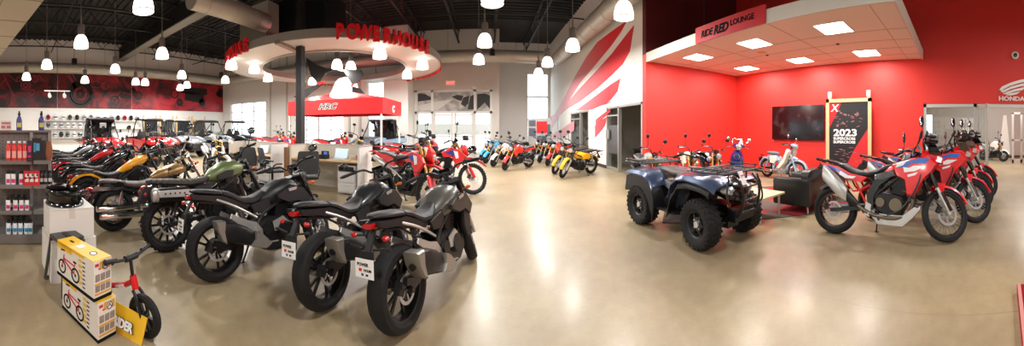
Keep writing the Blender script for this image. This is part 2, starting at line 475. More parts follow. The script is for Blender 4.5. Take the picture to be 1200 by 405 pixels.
    mb = MB(); mb.prism([(px + .06, pz + .04), (0, rr + .075), (-.07, rr + .03), (-.075, rr - .03), (0, rr - .075), (px + .06, pz - .035)], sy - .012, sy + .0, smooth=False); mb.build('chain', STEEL if not k.get('guard') else k['guard'], root)
    if k.get('shocks'):
        x1, z1 = k['shocks']; mb = MB()
        for s in (-1, 1):
            a = Vector((.04, s * (sy + .02), rr + .04)); b = Vector((x1, s * (sy + .01), z1)); mb.cyl(a, b, .014, n=8)
            for i in range(10): c = a.lerp(b, .2 + .07 * i); mb.cyl(c, c + (b - a).normalized() * .012, .03, n=12)
        mb.build('shock', k.get('shockm', FBLK), root)
    # frame
    hd = ax + u * L * .82 + Vector((-.05, 0, 0)); mb = MB()
    for s in (-1, 1):
        mb.tube([hd, hd + Vector((-.12, s * .09, -.07)), (px + .1, s * .12, pz + .2), (px, s * .11, pz - .02)], .019, 8)
        mb.tube([hd + Vector((0, 0, -.1)), (hd.x - .06, s * .07, .42), (hd.x - .16, s * .1, .26), (px, s * .1, pz - .08)], .016, 8)
        mb.tube([(px + .12, s * .1, pz + .25), (px - .15, s * .09, k['tail'][1] - .12), (k['tail'][0] + .1, s * .05, k['tail'][1] - .05)], .012, 6)
        mb.cyl((px, s * .09, pz), (px, s * .15, pz), .03, n=12)
    mb.cyl(hd + u * -.12, hd + u * .1, .032); mb.build('frame', k.get('framem', FBLK), root)
    # engine
    ex, ez, es = k.get('eng', (.68, .42, 1.0)); e = lambda x, z: (ex + x * es, ez + z * es)
    mb = MB(); w2 = .13 * es
    mb.prism([e(-.2, .06), e(-.17, -.1), e(-.05, -.15), e(.14, -.14), e(.2, -.04), e(.17, .08), e(.04, .11), e(-.12, .12)], -w2, w2, .03, smooth=False)
    for s in (-1, 1):
        a = e(.08, -.02); b = e(-.11, .0)
        mb.mi(1); mb.cyl((a[0], s * w2, a[1]), (a[0], s * (w2 + .04), a[1]), .085 * es, .075 * es, 20); mb.cyl((b[0], s * w2, b[1]), (b[0], s * (w2 + .025), b[1]), .06 * es, .055 * es, 16); mb.mi(0)
    cu = Vector((.28, 0, .96)) if not k.get('horiz') else Vector((.97, 0, .2)); c0 = Vector((ex + .08 * es, 0, ez + .06 * es)) if not k.get('horiz') else Vector((ex + .12 * es, 0, ez + .03))
    Rm = Matrix.Rotation(math.atan2(cu.x, cu.z), 3, 'Y'); nf = 8
    for i in range(nf): mb.box(c0 + cu * (.045 + .021 * i) * es, (.17 * es, .19 * es, .011), Rm)
    mb.box(c0 + cu * .12 * es, (.13 * es, .15 * es, .2 * es), Rm)
    mb.box(c0 + cu * .245 * es, (.16 * es, .2 * es, .07 * es), Rm)
    en = mb.build('engine', (k.get('engm', ENG), k.get('engc', ENG)), root)
    # foot gear
    mb = MB()
    for s in (-1, 1): mb.cyl((px + .02, s * .13, pz - .07), (px, s * .24, pz - .07), .012, n=8); mb.bar((px + .02, s * .15, pz - .07), (px - .03, s * .13, pz + .08), .012, .03); mb.tube([(px + .03, s * .17, pz - .08), (px + .15, s * .19, pz - .09), (px + .19, s * .22, pz - .085)], .007, 6)
    mb.build('foot_peg', k.get('pegm', ALU), root)
    mb = MB(); ln = k.get('lean', 8) * PI / 180; sx = px + .05; tipz = .0; ty = .24; mb.tube([(sx, .12, pz - .1), (sx - .03, .17, .16), (sx - .05, ty, ty * math.tan(ln) + .004)], .011, 7); mb.box((sx - .05, ty + .015, ty * math.tan(ln) + .006), (.05, .05, .008)); mb.build('side_stand', FBLK, root)
    # lights at the tail
    tx, tz = k['tail']; mb = MB(); mb.loft([(tx - .015, tz, .045, .018), (tx + .02, tz, .055, .028), (tx + .06, tz, .05, .02)], 12); mb.build('tail_light', RLENS, root)
    if k.get('plate'):
        qx, qz = k['plate']; mb = MB(); mb.bar((tx + .05, 0, tz - .03), (qx + .02, 0, qz + .05), .05, .02, up=(1, 0, 0)); mb.box((qx + .012, 0, qz + .02), (.015, .12, .1), Matrix.Rotation(.15, 3, 'Y')); mb.build('plate_bracket', MBLK, root)
    # exhaust
    for pp in k.get('pipes', []):
        mb = MB(); mb.tube(pp[0], pp[1], 10); mb.build('exhaust_pipe', pp[2] if len(pp) > 2 else ENG, root)
    put(root, k.get('body', []), S, k.get('dz'))
    root['lean0'] = 0
    return root, S

def dealer_tag(root, qx, qz, w=.16, h=.12, y=0.0, wr=True, rot=None):
    mb = MB(); mb.box((0, 0, 0), (.004, w, h)); o = mb.build('dealer_plate', TAGW, root); o.location = (qx - .01, y, qz - .03); o.rotation_euler = rot or (0, .12, 0)
    if wr:
        f = frame((-.003, w * .40, h * .12), (0, -1, 0), (0, 0, 1)); text('POWER', h * .24, TBLK, f, o, 'plate_lettering', .0006, .001)
        f = frame((-.003, w * .02, -h * .14), (0, -1, 0), (0, 0, 1)); text('HOUSE', h * .17, TBLK, f, o, 'plate_lettering', .0006, .001)
        m = MB(); m.box((-.003, w * .22, -h * .08), (.002, w * .16, h * .16)); m.mi(1); m.box((-.003, w * .1, -h * .32), (.002, w * .12, h * .12)); m.mi(2); m.box((-.003, -w * .15, -h * .32), (.002, w * .12, h * .1)); m.build('plate_mark', (TRED, TBLU, TBLK), o)
    return o
def hang_tag(root, x, y, z, w=.055, h=.1):
    mb = MB(); mb.box((x, y, z), (.003, w, h)); mb.mi(1); mb.box((x - .002, y, z - h * .1), (.002, w * .6, h * .12)); mb.box((x - .002, y, z + h * .2), (.002, w * .7, h * .06)); mb.mi(0)
    mb.tube([(x, y, z + h / 2), (x + .01, y, z + h * .9)], .0015, 4); return mb.build('price_tag', (TAGW, TBLK), root)

def mk_naked():
    k = dict(wb=1.36, rr=.31, rf=.30, wr=.155, wf=.115, rimr=.222, rimf=.222, rake=24.5, fork=.70, usd=1, flo=.02, fup=.03, fw=.1, steer=27, wh=('cast', 5), dr=.11, df=.148, hw=.375, rise=.05, riser=.075, pull=.12, mh=.07, mo=.12, dz=dict(tank=-.095, tank_cover=-.07, seat=-.045, pillion_seat=-.05, tail_cowl=-.05),
        lamp=(1.245, .92, .085), tail=(-.27, .825), plate=(-.33, .60), piv=(.42, .40), eng=(.66, .43, 1.05), forkm=(ALU, FBLK), lean=8)
    tank = mat('tank_graphite', '2b2c2e', .32, .3, coat=.15)
    k['body'] = [
        ('tank', tank, 'loft', [(.48, .79, .05, .03), (.54, .81, .09, .07), (.66, .85, .15, .115), (.78, .885, .185, .13), (.90, .895, .195, .13), (1.00, .88, .15, .11), (1.07, .85, .08, .06)]),
        ('tank_cover', mat('cover_graphite', '1b1b1d', .45), 'pan', ([(.64, .85), (.84, .93), (1.04, .88), (1.16, .74), (1.08, .66), (.95, .74), (.80, .74), (.66, .80)], .165, .205, .03, -.0)),
        ('radiator_shroud', MBLK, 'pan', ([(.98, .72), (1.12, .72), (1.1, .5), (1.0, .36), (.94, .5)], .12, .175, .015)),
        ('radiator', FBLK, 'box', ((1.03, 0, .56), (.04, .26, .27), Matrix.Rotation(-.25, 3, 'Y'))),
        ('seat', SEAT, 'multi', [('loft', [(.04, .885, .04, .02), (.08, .885, .09, .032), (.16, .86, .10, .04), (.23, .82, .105, .045), (.30, .785, .12, .045), (.42, .775, .12, .045), (.50, .80, .10, .04), (.58, .84, .07, .03)])]),
        ('pillion_seat', SEAT, 'loft', [(-.24, .93, .03, .012), (-.2, .93, .07, .024), (-.08, .915, .1, .03), (.04, .90, .105, .03), (.1, .88, .07, .02)]),
        ('tail_cowl', mat('tail_grey', '1c1c1e', .4, .2), 'multi', [('pan', ([(-.27, .91), (.08, .87), (.26, .79), (.40, .76), (.34, .71), (.16, .76), (-.1, .84), (-.26, .87)], .06, .10, .014)), ('loft', [(-.28, .885, .03, .015), (-.2, .88, .07, .03), (.1, .82, .085, .045), (.3, .76, .09, .04)])]),
        ('side_panel', MBLK, 'pan', ([(.36, .70), (.60, .75), (.62, .67), (.52, .60), (.4, .62)], .1, .13, .012)),
        ('front_fender', MBLK, 'fender', (1.36, .30, .335, .07, 20, 125), True),
        ('exhaust_muffler', mat('muffler_black', '1a1a1c', .45, .4), 'loft2', [(-.01, .505, .058, .09, -.19), (.12, .475, .062, .10, -.19), (.26, .42, .058, .09, -.185), (.38, .36, .045, .065, -.17), (.46, .33, .03, .04, -.15)]),
        ('muffler_cap', mat('muffler_silver', '97938c', .35, .6), 'slab', ([(-.08, .605), (.015, .60), (.0, .50), (.02, .39), (-.02, .42), (-.065, .52)], -.26, -.125, .014)),
        ('muffler_tip', FBLK, 'multi', [('cyl', ((-.075, -.19, .50), (-.045, -.19, .50), .026, .026, 12))]),
        ('subframe', ALU, 'tube2', ([(.44, .11, .56), (.2, .12, .70), (.0, .09, .79)], .013)),
        ('shock', mat('shock_silver', '9c9c9c', .3, .8), 'multi', [('cyl', ((.36, .0, .44), (.28, 0, .72), .024, .024, 12))] + [('cyl', ((.355 - .008 * i, 0, .46 + .028 * i), (.352 - .008 * i, 0, .472 + .028 * i), .042, .042, 14)) for i in range(8)]),
        ('header_cover', ALU, 'pan', ([(.60, .50), (.74, .54), (.82, .46), (.74, .38), (.62, .40)], .145, .165, .01)),
        ('tank_badge', ALU, 'pan', ([(.80, .82), (.92, .83), (.91, .80), (.81, .79)], .212, .2165, .001)),
        ('hose', FBLK, 'multi', [('tube', ([(1.08, .1, .98), (1.16, .14, .8), (1.2, .1, .6), (1.3, .06, .42)], .006)), ('tube', ([(1.05, -.12, .98), (1.1, -.16, .78), (.98, -.14, .6)], .006))]),
        ('swingarm_brace', FBLK, 'pan', ([(.38, .44), (.12, .40), (-.02, .34), (-.02, .29), (.12, .32), (.38, .35)], .08, .10, .006)),
        ('heat_shield', mat('muffler_silver'), 'slab', ([(.34, .46), (.42, .42), (.52, .31), (.44, .275), (.27, .33), (.33, .38)], -.255, -.20, .012)),
        ('belly_cover', MBLK, 'pan', ([(.5, .32), (.85, .32), (.98, .42), (.98, .3), (.86, .22), (.55, .22)], .09, .13, .015)),
        ('caliper_mount', FBLK, 'box', ((.0, -.11, .37), (.12, .03, .05), Matrix.Rotation(.3, 3, 'Y'))),
        ('signal_stalk', MBLK, 'multi', [('tube2', ([(-.3, .05, .68), (-.3, .17, .7)], .008)), ('tube2', ([(-.3, .17, .7), (-.3, .2, .7)], .014))]),
        ('footrest_bracket', ALU, 'pan', ([(.42, .52), (.5, .42), (.44, .3), (.38, .32), (.32, .44), (.12, .6), (.14, .64), (.3, .56)], .12, .135, .004)),
    ]
    k['pipes'] = [([(.86, .05, .6), (.98, .03, .5), (.95, -.02, .3), (.75, -.08, .2), (.5, -.12, .25), (.4, -.15, .34)], .022)]
    r, S = motorcycle('naked_motorcycle', k); dealer_tag(r, -.34, .60)
    return r

def mk_adventure():
    k = dict(wb=1.56, rr=.335, rf=.352, wr=.15, wf=.095, rimr=.245, rimf=.285, rake=27.5, fork=.88, usd=1, flo=.023, fup=.031, fw=.11, steer=38, wh=('wire', 36), dr=.125, df=.155, hw=.44, rise=.06, riser=.08, pull=.1, mh=.2, mo=.0, mr=(.042, .085),
        tail=(-.26, .98), piv=(.56, .42), eng=(.82, .50, 1.12), engc=ENGB, forkm=(ALU, GBLK), knob=False, lean=9, meter=0, plate=(-.4, .72), swm=FBLK, spm=mat('spoke_dark', '5a5a5a', .4, .8), rimmat=MBLK, sigf=OLENS)
    blue = mat('trim_blue', '1f5fb8', .3, coat=.5); wh = mat('trim_white', 'e8e8ea', .3, coat=.5); rd = RED
    k['body'] = [
        ('tank_cowl', rd, 'multi', [('loft', [(.70, .88, .06, .04), (.8, .92, .12, .07), (.95, .955, .17, .09), (1.1, 1.0, .19, .10), (1.22, 1.04, .17, .09), (1.32, 1.08, .09, .06)]),
             ('pan', ([(.84, 1.0), (1.12, 1.09), (1.34, 1.12), (1.46, 1.03), (1.38, .92), (1.28, .82), (1.14, .58), (1.05, .60), (1.02, .80), (.9, .86)], .15, .225, .03, -.03))]),
        ('cowl_stripe', blue, 'pan', ([(.96, 1.02), (1.2, 1.09), (1.36, 1.09), (1.3, 1.02), (1.12, 1.02), (1.05, .965), (.92, .96)], .2215, .2265, .002, -.03)),
        ('cowl_graphic', wh, 'multi', [('pan', ([(.92, 1.0), (1.06, 1.06), (1.0, .99), (.9, .96)], .223, .2285, .002, -.03)), ('pan', ([(1.0, .97), (1.08, .96), (1.14, .99), (1.3, .99), (1.16, .92), (1.02, .90)], .223, .2285, .002, -.03)), ('pan', ([(1.06, .87), (1.2, .91), (1.17, .87), (1.07, .84)], .223, .2285, .002, -.03))]),
        ('front_cowl', rd, 'multi', [('loft', [(1.24, 1.12, .15, .09), (1.36, 1.12, .14, .1), (1.46, 1.1, .1, .085), (1.52, 1.06, .05, .05)])]),
        ('headlamp', LENS, 'pan', ([(1.44, 1.14), (1.52, 1.1), (1.5, 1.03), (1.42, 1.05)], .02, .105, .01)),
        ('windscreen', glassmat('smoked_screen', '76828a', .28), 'multi', [('slab', ([(1.48, 1.14), (1.50, 1.15), (1.31, 1.47), (1.295, 1.46)], -.15, .15, .01)), ('slab', ([(1.48, 1.14), (1.34, 1.15), (1.27, 1.36), (1.302, 1.45)], .15, .158, .002)), ('slab', ([(1.48, 1.14), (1.34, 1.15), (1.27, 1.36), (1.302, 1.45)], -.15, -.158, .002))]),
        ('instrument', GBLK, 'multi', [('box', ((1.2, 0, 1.22), (.03, .2, .13), Matrix.Rotation(-.5, 3, 'Y'))), ('tube2', ([(1.3, .06, 1.1), (1.25, .09, 1.28), (1.26, .1, 1.36)], .01))]),
        ('hand_guard', GBLK, 'multi', [('tube2', ([(1.08, .47, 1.22), (1.2, .46, 1.24), (1.25, .36, 1.24), (1.18, .22, 1.24)], .016)), ('pan', ([(1.1, 1.18), (1.26, 1.18), (1.27, 1.3), (1.14, 1.3)], .36, .46, .03))], True),
        ('seat', SEAT, 'loft', [(-.05, .97, .08, .02), (.0, .975, .12, .035), (.14, .955, .13, .045), (.24, .90, .14, .05), (.34, .865, .145, .05), (.5, .86, .14, .05), (.62, .885, .11, .05), (.74, .95, .08, .05), (.8, .98, .05, .03)]),
        ('tail_cowl', rd, 'multi', [('pan', ([(-.22, 1.0), (.06, .95), (.26, .86), (.5, .82), (.42, .74), (.2, .78), (-.04, .9), (-.2, .95)], .1, .14, .014))]),
        ('tail_stripe', blue, 'pan', ([(-.12, .955), (.06, .92), (.24, .83), (.2, .8), (.02, .885), (-.12, .935)], .142, .145, .001)),
        ('tail_graphic', wh, 'pan', ([(.1, .89), (.22, .83), (.34, .82), (.3, .79), (.18, .79), (.08, .84)], .143, .1465, .001)),
        ('rear_carrier', GBLK, 'multi', [('loft2', [(-.34, 1.05, .07, .01), (-.3, 1.05, .1, .016), (-.05, 1.015, .12, .016), (.04, 1.0, .1, .01)]), ('tube2', ([(.12, .13, .97), (-.05, .14, 1.0), (-.3, .11, 1.03)], .012))]),
        ('rear_fender', MBLK, 'multi', [('slab', ([(-.26, .98), (-.1, .95), (-.3, .78), (-.44, .68), (-.47, .7), (-.36, .84)], -.06, .06, .01)), ('fender', (0, .335, .38, .085, 60, 130))]),
        ('front_fender', rd, 'multi', [('fender', (1.56, .352, .395, .06, 22, 118)), ('pan', ([(1.42, .76), (1.56, .77), (1.5, .6), (1.42, .62)], .06, .075, .004))], True),
        ('fender_graphic', blue, 'fender', (1.56, .352, .4005, .035, 40, 80), True),
        ('fork_guard', GBLK, 'tube2', ([(1.57, .115, .38), (1.45, .12, .62)], .034), True),
        ('skid_plate', ALU, 'multi', [('slab', ([(.62, .34), (.66, .26), (1.0, .24), (1.16, .4), (1.24, .48), (1.24, .44), (1.14, .32), (1.0, .2), (.66, .21), (.58, .3)], -.13, .13, .01)), ('pan', ([(.68, .35), (1.0, .34), (1.16, .46), (1.2, .44), (1.1, .3), (1.0, .23), (.7, .23)], .125, .135, .003))]),
        ('radiator', FBLK, 'pan', ([(1.12, .92), (1.22, .9), (1.14, .56), (1.06, .58)], .06, .17, .01)),
        ('crash_frame', FBLK, 'tube2', ([(1.24, .14, 1.0), (1.22, .2, .8), (1.12, .21, .6), (.98, .2, .42), (.8, .17, .34)], .011)),
        ('main_frame', FBLK, 'pan', ([(1.14, .98), (1.2, .93), (.84, .84), (.68, .72), (.60, .56), (.60, .4), (.53, .38), (.5, .6), (.62, .82), (.86, .92)], .13, .16, .012)),
        ('side_cover', GBLK, 'pan', ([(.60, .86), (.86, .93), (.9, .86), (.74, .80), (.60, .78)], .14, .17, .012)),
        ('subframe', rd, 'multi', [('tube2', ([(.5, .12, .46), (.3, .13, .8)], .017)), ('tube2', ([(.54, .12, .72), (.3, .12, .62), (.14, .12, .86)], .012))]),
        ('exhaust_muffler', ALU, 'loft2', [(-.12, .85, .05, .08, -.23), (-.10, .845, .072, .11, -.23), (.05, .73, .076, .12, -.23), (.18, .62, .072, .115, -.215), (.25, .56, .06, .09, -.20)]),
        ('muffler_cap', FBLK, 'multi', [('loft', [(-.115, .862, .035, .04, -.22), (-.1, .855, .052, .06, -.22)]), ('loft', [(.24, .57, .055, .08, -.195), (.32, .5, .05, .065, -.18), (.4, .44, .035, .04, -.16)])]),
        ('footrest_bracket', ALU, 'pan', ([(.5, .5), (.58, .46), (.56, .3), (.48, .32)], .15, .165, .004)),
    ]
    k['pipes'] = [([(.98, -.06, .66), (1.12, -.07, .58), (1.08, -.09, .38), (.9, -.13, .3), (.62, -.17, .33), (.42, -.17, .42), (.32, -.18, .5)], .026, ENGB)]
    r, S = motorcycle('adventure_motorcycle', k)
    return r

def mk_dual(name='dual_sport_motorcycle', white=False):
    k = dict(wb=1.44, rr=.33, rf=.35, wr=.125, wf=.085, rimr=.24, rimf=.285, rake=27, fork=.88, usd=1, flo=.02, fup=.029, fw=.1, steer=22, wh=('wire', 36), dr=.11, df=.13, hw=.40, rise=.07, riser=.05, pull=.09, mh=.24, mo=.06,
        tail=(-.33, .98), plate=(-.45, .78), piv=(.5, .42), eng=(.74, .47, 1.1), forkm=(ALU, GOLD), knob=True, lean=9, rimmat=MBLK, meter=1)
    c = mat('dual_red', 'e0242b', .35) if not white else WHT
    k['body'] = [
        ('tank', MBLK, 'loft', [(.62, .92, .06, .05), (.72, .95, .1, .08), (.9, .97, .14, .1), (1.02, .96, .11, .08)]),
        ('shroud', c, 'pan', ([(.72, .94), (.94, 1.06), (1.14, 1.0), (1.3, .86), (1.2, .72), (1.1, .56), (1.04, .68), (.96, .84), (.78, .84)], .12, .19, .025, -.03)),
        ('shroud_stripe', TBLU, 'pan', ([(.8, .93), (.98, 1.0), (1.06, .92), (1.0, .84), (.92, .9)], .192, .196, .001, -.03)),
        ('shroud_graphic', WHT, 'pan', ([(1.0, .98), (1.1, .96), (1.12, .82), (1.06, .8)], .192, .197, .001, -.03)),
        ('radiator', FBLK, 'pan', ([(1.06, .9), (1.14, .88), (1.08, .6), (1.01, .62)], .06, .13, .008)),
        ('seat', mat('seat_red_black', '2b2021', .55), 'loft', [(-.26, .985, .05, .015), (-.2, .985, .09, .03), (.1, .955, .1, .04), (.4, .9, .12, .045), (.6, .92, .09, .05), (.8, .99, .06, .04)]),
        ('side_panel', c, 'pan', ([(-.24, .97), (.2, .93), (.46, .87), (.42, .72), (.26, .74), (0, .85), (-.24, .92)], .08, .12, .014)),
        ('rear_fender', c, 'slab', ([(-.1, .96), (-.36, 1.0), (-.56, .98), (-.58, .955), (-.36, .96), (-.1, .92)], -.08, .08, .02)),
        ('front_fender', c, 'multi', [('loft', [(1.0, .78, .04, .01), (1.12, .815, .07, .02), (1.4, .82, .085, .022), (1.66, .74, .07, .018), (1.8, .64, .03, .008)])], True),
        ('headlight_mask', c, 'multi', [('loft', [(1.2, 1.03, .1, .11), (1.26, 1.02, .11, .13), (1.33, .98, .09, .1)])], True),
        ('headlight', LENS, 'ell', ((1.33, 0, .98), (.035, .075, .055)), True),
        ('fork_guard', c, 'tube2', ([(1.45, .105, .36), (1.33, .11, .6)], .035), True),
        ('hand_guard', c if white else MBLK, 'pan', ([(1.12, 1.16), (1.24, 1.16), (1.22, 1.26), (1.12, 1.26)], .26, .4, .03), True),
        ('exhaust_muffler', ALU, 'loft', [(-.22, .86, .04, .045, -.16), (-.18, .855, .055, .06, -.16), (.1, .76, .055, .065, -.16), (.24, .7, .035, .045, -.14)]),
        ('skid_plate', MBLK, 'slab', ([(.58, .32), (.66, .25), (.95, .25), (1.05, .4), (1.08, .38), (.98, .21), (.64, .21), (.55, .29)], -.1, .1, .01)),
    ]
    k['pipes'] = [([(.9, .0, .66), (1.02, -.02, .6), (.98, -.08, .44), (.75, -.13, .5), (.5, -.13, .62), (.22, -.14, .71)], .018, ALU)]
    return motorcycle(name, k)[0]

def mk_cruiser():
    k = dict(wb=1.49, rr=.325, rf=.325, wr=.165, wf=.13, rimr=.21, rimf=.215, rake=28, fork=.80, fw=.11, steer=25, wh=('cast1', 12), dr=.12, df=.13, hw=.42, rise=.1, riser=.07, pull=.24, mh=.17, mo=.07, mr=(.06, .045), mirm=GBLK,
        lamp=(1.32, .95, .085), tail=(-.32, .66), plate=(-.36, .5), piv=(.5, .35), eng=(.76, .42, 1.2), forkm=(FBLK, FBLK), lean=8, shocks=(.16, .62), shockm=FBLK, engm=ENG)
    pt = mat('cruiser_paint', 'e09a18', .22, coat=.7)
    k['body'] = [
        ('tank', pt, 'loft', [(.56, .70, .03, .03), (.64, .735, .08, .055), (.78, .80, .12, .085), (.95, .87, .135, .10), (1.10, .93, .12, .09), (1.19, .96, .06, .05)]),
        ('seat', SEAT, 'loft', [(.12, .70, .06, .02), (.17, .71, .12, .035), (.3, .665, .14, .045), (.44, .655, .13, .045), (.56, .68, .09, .04), (.64, .70, .05, .03)]),
        ('pillion_seat', SEAT, 'loft', [(-.2, .755, .04, .015), (-.14, .76, .09, .03), (.0, .75, .1, .035), (.12, .745, .06, .025)]),
        ('rear_fender', pt, 'fender', (0, .325, .385, .1, 45, 150)),
        ('front_fender', pt, 'fender', (1.49, .325, .36, .08, 25, 140), True),
        ('side_panel', GBLK, 'pan', ([(.34, .66), (.56, .68), (.58, .52), (.44, .46), (.34, .5)], .11, .145, .012)),
        ('radiator', FBLK, 'box', ((1.1, 0, .56), (.04, .24, .3), Matrix.Rotation(-.3, 3, 'Y'))),
        ('exhaust_muffler', mat('pipe_dark', '3a3a3c', .3, .8), 'loft', [(-.2, .34, .04, .045, -.19), (-.16, .34, .05, .055, -.19), (.3, .33, .05, .055, -.18), (.42, .33, .03, .035, -.17)]),
        ('sissy_loop', FBLK, 'tube2', ([(.3, .13, .66), (0, .125, .72), (-.25, .12, .68)], .012)),
    ]
    k['pipes'] = [([(.92, -.05, .64), (1.06, -.07, .55), (.98, -.14, .3), (.7, -.17, .3), (.4, -.17, .33)], .024, mat('pipe_dark'))]
    return motorcycle('cruiser_motorcycle', k)[0]

def mk_chopper():
    k = dict(wb=1.62, rr=.32, rf=.335, wr=.17, wf=.11, rimr=.2, rimf=.23, rake=31, fork=.82, fw=.11, steer=22, wh=('wire', 40), dr=.12, df=.13, hw=.44, rise=.1, riser=.08, pull=.25, mh=.16, mo=.07, mr=(.06, .045), mirm=CHR,
        lamp=(1.4, .86, .095), lampm=CHR, tail=(-.38, .62), plate=(-.42, .46), piv=(.5, .34), eng=(.76, .42, 1.3), engm=ENG, engc=CHR, forkm=(CHR, CHR), lean=7, shocks=(.1, .58), shockm=CHR, barm=CHR, spm=CHR, rimmat=CHR, swm=FBLK)
    pt = mat('chopper_paint', '161012', .2, coat=.8)
    k['body'] = [
        ('tank', mat('bronze_paint', 'a08052', .3, .5, coat=.6), 'loft', [(.6, .74, .03, .03), (.7, .77, .09, .07), (.84, .8, .13, .1), (1.02, .83, .15, .11), (1.14, .845, .11, .08), (1.22, .85, .05, .05)]),
        ('seat', mat('seat_brown', '4a4038', .5), 'loft', [(.1, .66, .06, .02), (.16, .68, .14, .045), (.3, .65, .16, .055), (.46, .65, .15, .05), (.6, .69, .09, .045), (.66, .72, .05, .03)]),
        ('pillion_seat', mat('seat_brown'), 'loft', [(-.22, .715, .05, .02), (-.16, .725, .11, .035), (.0, .715, .12, .04), (.13, .7, .08, .03)]),
        ('rear_fender', pt, 'multi', [('fender', (0, .32, .41, .12, 35, 172))]),
        ('fender_rail', CHR, 'multi', [('pan', ([(-.34, .62), (-.3, .66), (.1, .64), (.36, .58), (.36, .54), (.1, .6), (-.28, .6)], .122, .135, .004))]),
        ('front_fender', pt, 'fender', (1.62, .335, .375, .085, 20, 170), True),
        ('side_panel', CHR, 'pan', ([(.36, .6), (.56, .64), (.6, .46), (.46, .42), (.36, .46)], .12, .155, .012)),
        ('air_cleaner', CHR, 'cyl', ((.86, -.13, .64), (.86, -.22, .64), .09, .08, 24)),
        ('exhaust_muffler', CHR, 'multi', [('loft', [(-.3, .36, .042, .04, -.2), (-.26, .36, .05, .05, -.2), (.4, .36, .045, .045, -.19), (.5, .37, .03, .03, -.18)]), ('loft', [(-.26, .255, .042, .04, -.21), (-.22, .255, .05, .05, -.21), (.44, .255, .045, .045, -.2), (.55, .26, .03, .03, -.19)])]),
        ('crash_bar', CHR, 'tube2', ([(1.12, .1, .62), (1.12, .3, .52), (1.06, .3, .36), (.98, .1, .24)], .014)),
    ]
    k['pipes'] = [([(.7, -.1, .7), (.66, -.19, .55), (.6, -.19, .42), (.48, -.19, .37)], .024, CHR), ([(1.0, -.06, .68), (1.1, -.15, .5), (1.0, -.2, .28), (.52, -.2, .26)], .024, CHR)]
    return motorcycle('cruiser_motorcycle', k)[0]

def mk_scrambler():
    k = dict(wb=1.48, rr=.325, rf=.34, wr=.15, wf=.11, rimr=.225, rimf=.25, rake=27, fork=.78, fw=.1, steer=25, wh=('cast1', 12), dr=.12, df=.15, hw=.41, rise=.08, riser=.05, pull=.12, mh=.17, mo=.08, mr=(.055, .05), knob=True, boots=1,
        lamp=(1.33, .92, .085), tail=(-.3, .78), plate=(-.36, .55), piv=(.46, .38), eng=(.74, .45, 1.15), forkm=(FBLK, FBLK), lean=8, shocks=(.12, .68), shockm=FBLK)
    pt = mat('scrambler_green', '6b7a50', .35, .3, coat=.4)
    k['body'] = [
        ('tank', pt, 'loft', [(.56, .84, .04, .04), (.64, .87, .11, .09), (.78, .91, .16, .125), (.95, .94, .165, .125), (1.08, .94, .13, .1), (1.15, .94, .06, .06)]),
        ('knee_pad', MBLK, 'pan', ([(.66, .88), (.8, .93), (.92, .93), (.9, .86), (.76, .82), (.66, .82)], .15, .172, .008)),
        ('seat', mat('seat_ribbed', '3a3632', .55), 'multi', [('loft', [(-.24, .845, .05, .02), (-.2, .85, .11, .035), (.05, .83, .12, .045), (.3, .805, .13, .045), (.5, .82, .11, .045), (.6, .85, .06, .03)])] + [('loft2', [(x, .845 - .04 * (x + .2) / .7, .122, .042), (x + .02, .845 - .04 * (x + .2) / .7, .122, .042)]) for x in (-.14, -.06, .02, .1, .18, .26, .34)]),
        ('side_panel', MBLK, 'pan', ([(.34, .76), (.58, .8), (.6, .62), (.46, .56), (.34, .6)], .11, .145, .012)),
        ('rear_fender', MBLK, 'multi', [('fender', (0, .325, .40, .08, 50, 125)), ('slab', ([(-.28, .8), (-.1, .76), (-.3, .58), (-.36, .62)], -.06, .06, .01))]),
        ('front_fender', MBLK, 'fender', (1.48, .34, .39, .06, 35, 130), True),
        ('exhaust_muffler', mat('muffler_black'), 'loft', [(-.2, .7, .05, .06, -.2), (-.14, .7, .065, .085, -.2), (.2, .69, .06, .085, -.19), (.42, .62, .045, .06, -.17), (.5, .54, .03, .035, -.15)]),
        ('heat_shield', ALU, 'slab', ([(-.2, .755), (.2, .75), (.4, .69), (.38, .62), (.18, .665), (-.18, .68)], -.285, -.262, .014)),
        ('muffler_cap', ALU, 'loft', [(-.24, .7, .045, .055, -.2), (-.22, .7, .062, .08, -.2), (-.17, .7, .064, .083, -.2)]),
        ('heat_shield_hole', FBLK, 'multi', [('cyl', ((x, -.288, .716 - max(0, x - .1) * .2), (x, -.28, .716), .011, .011, 10)) for x in (-.1, -.04, .02, .08, .14)]),
        ('radiator', FBLK, 'box', ((1.08, 0, .6), (.04, .24, .28), Matrix.Rotation(-.3, 3, 'Y'))),
    ]
    k['pipes'] = [([(.92, -.05, .66), (1.04, -.08, .58), (.9, -.17, .5), (.7, -.18, .56), (.5, -.15, .55)], .022)]
    r, S = motorcycle('scrambler_motorcycle', k); hang_tag(r, -.1, -.14, .40)
    return r

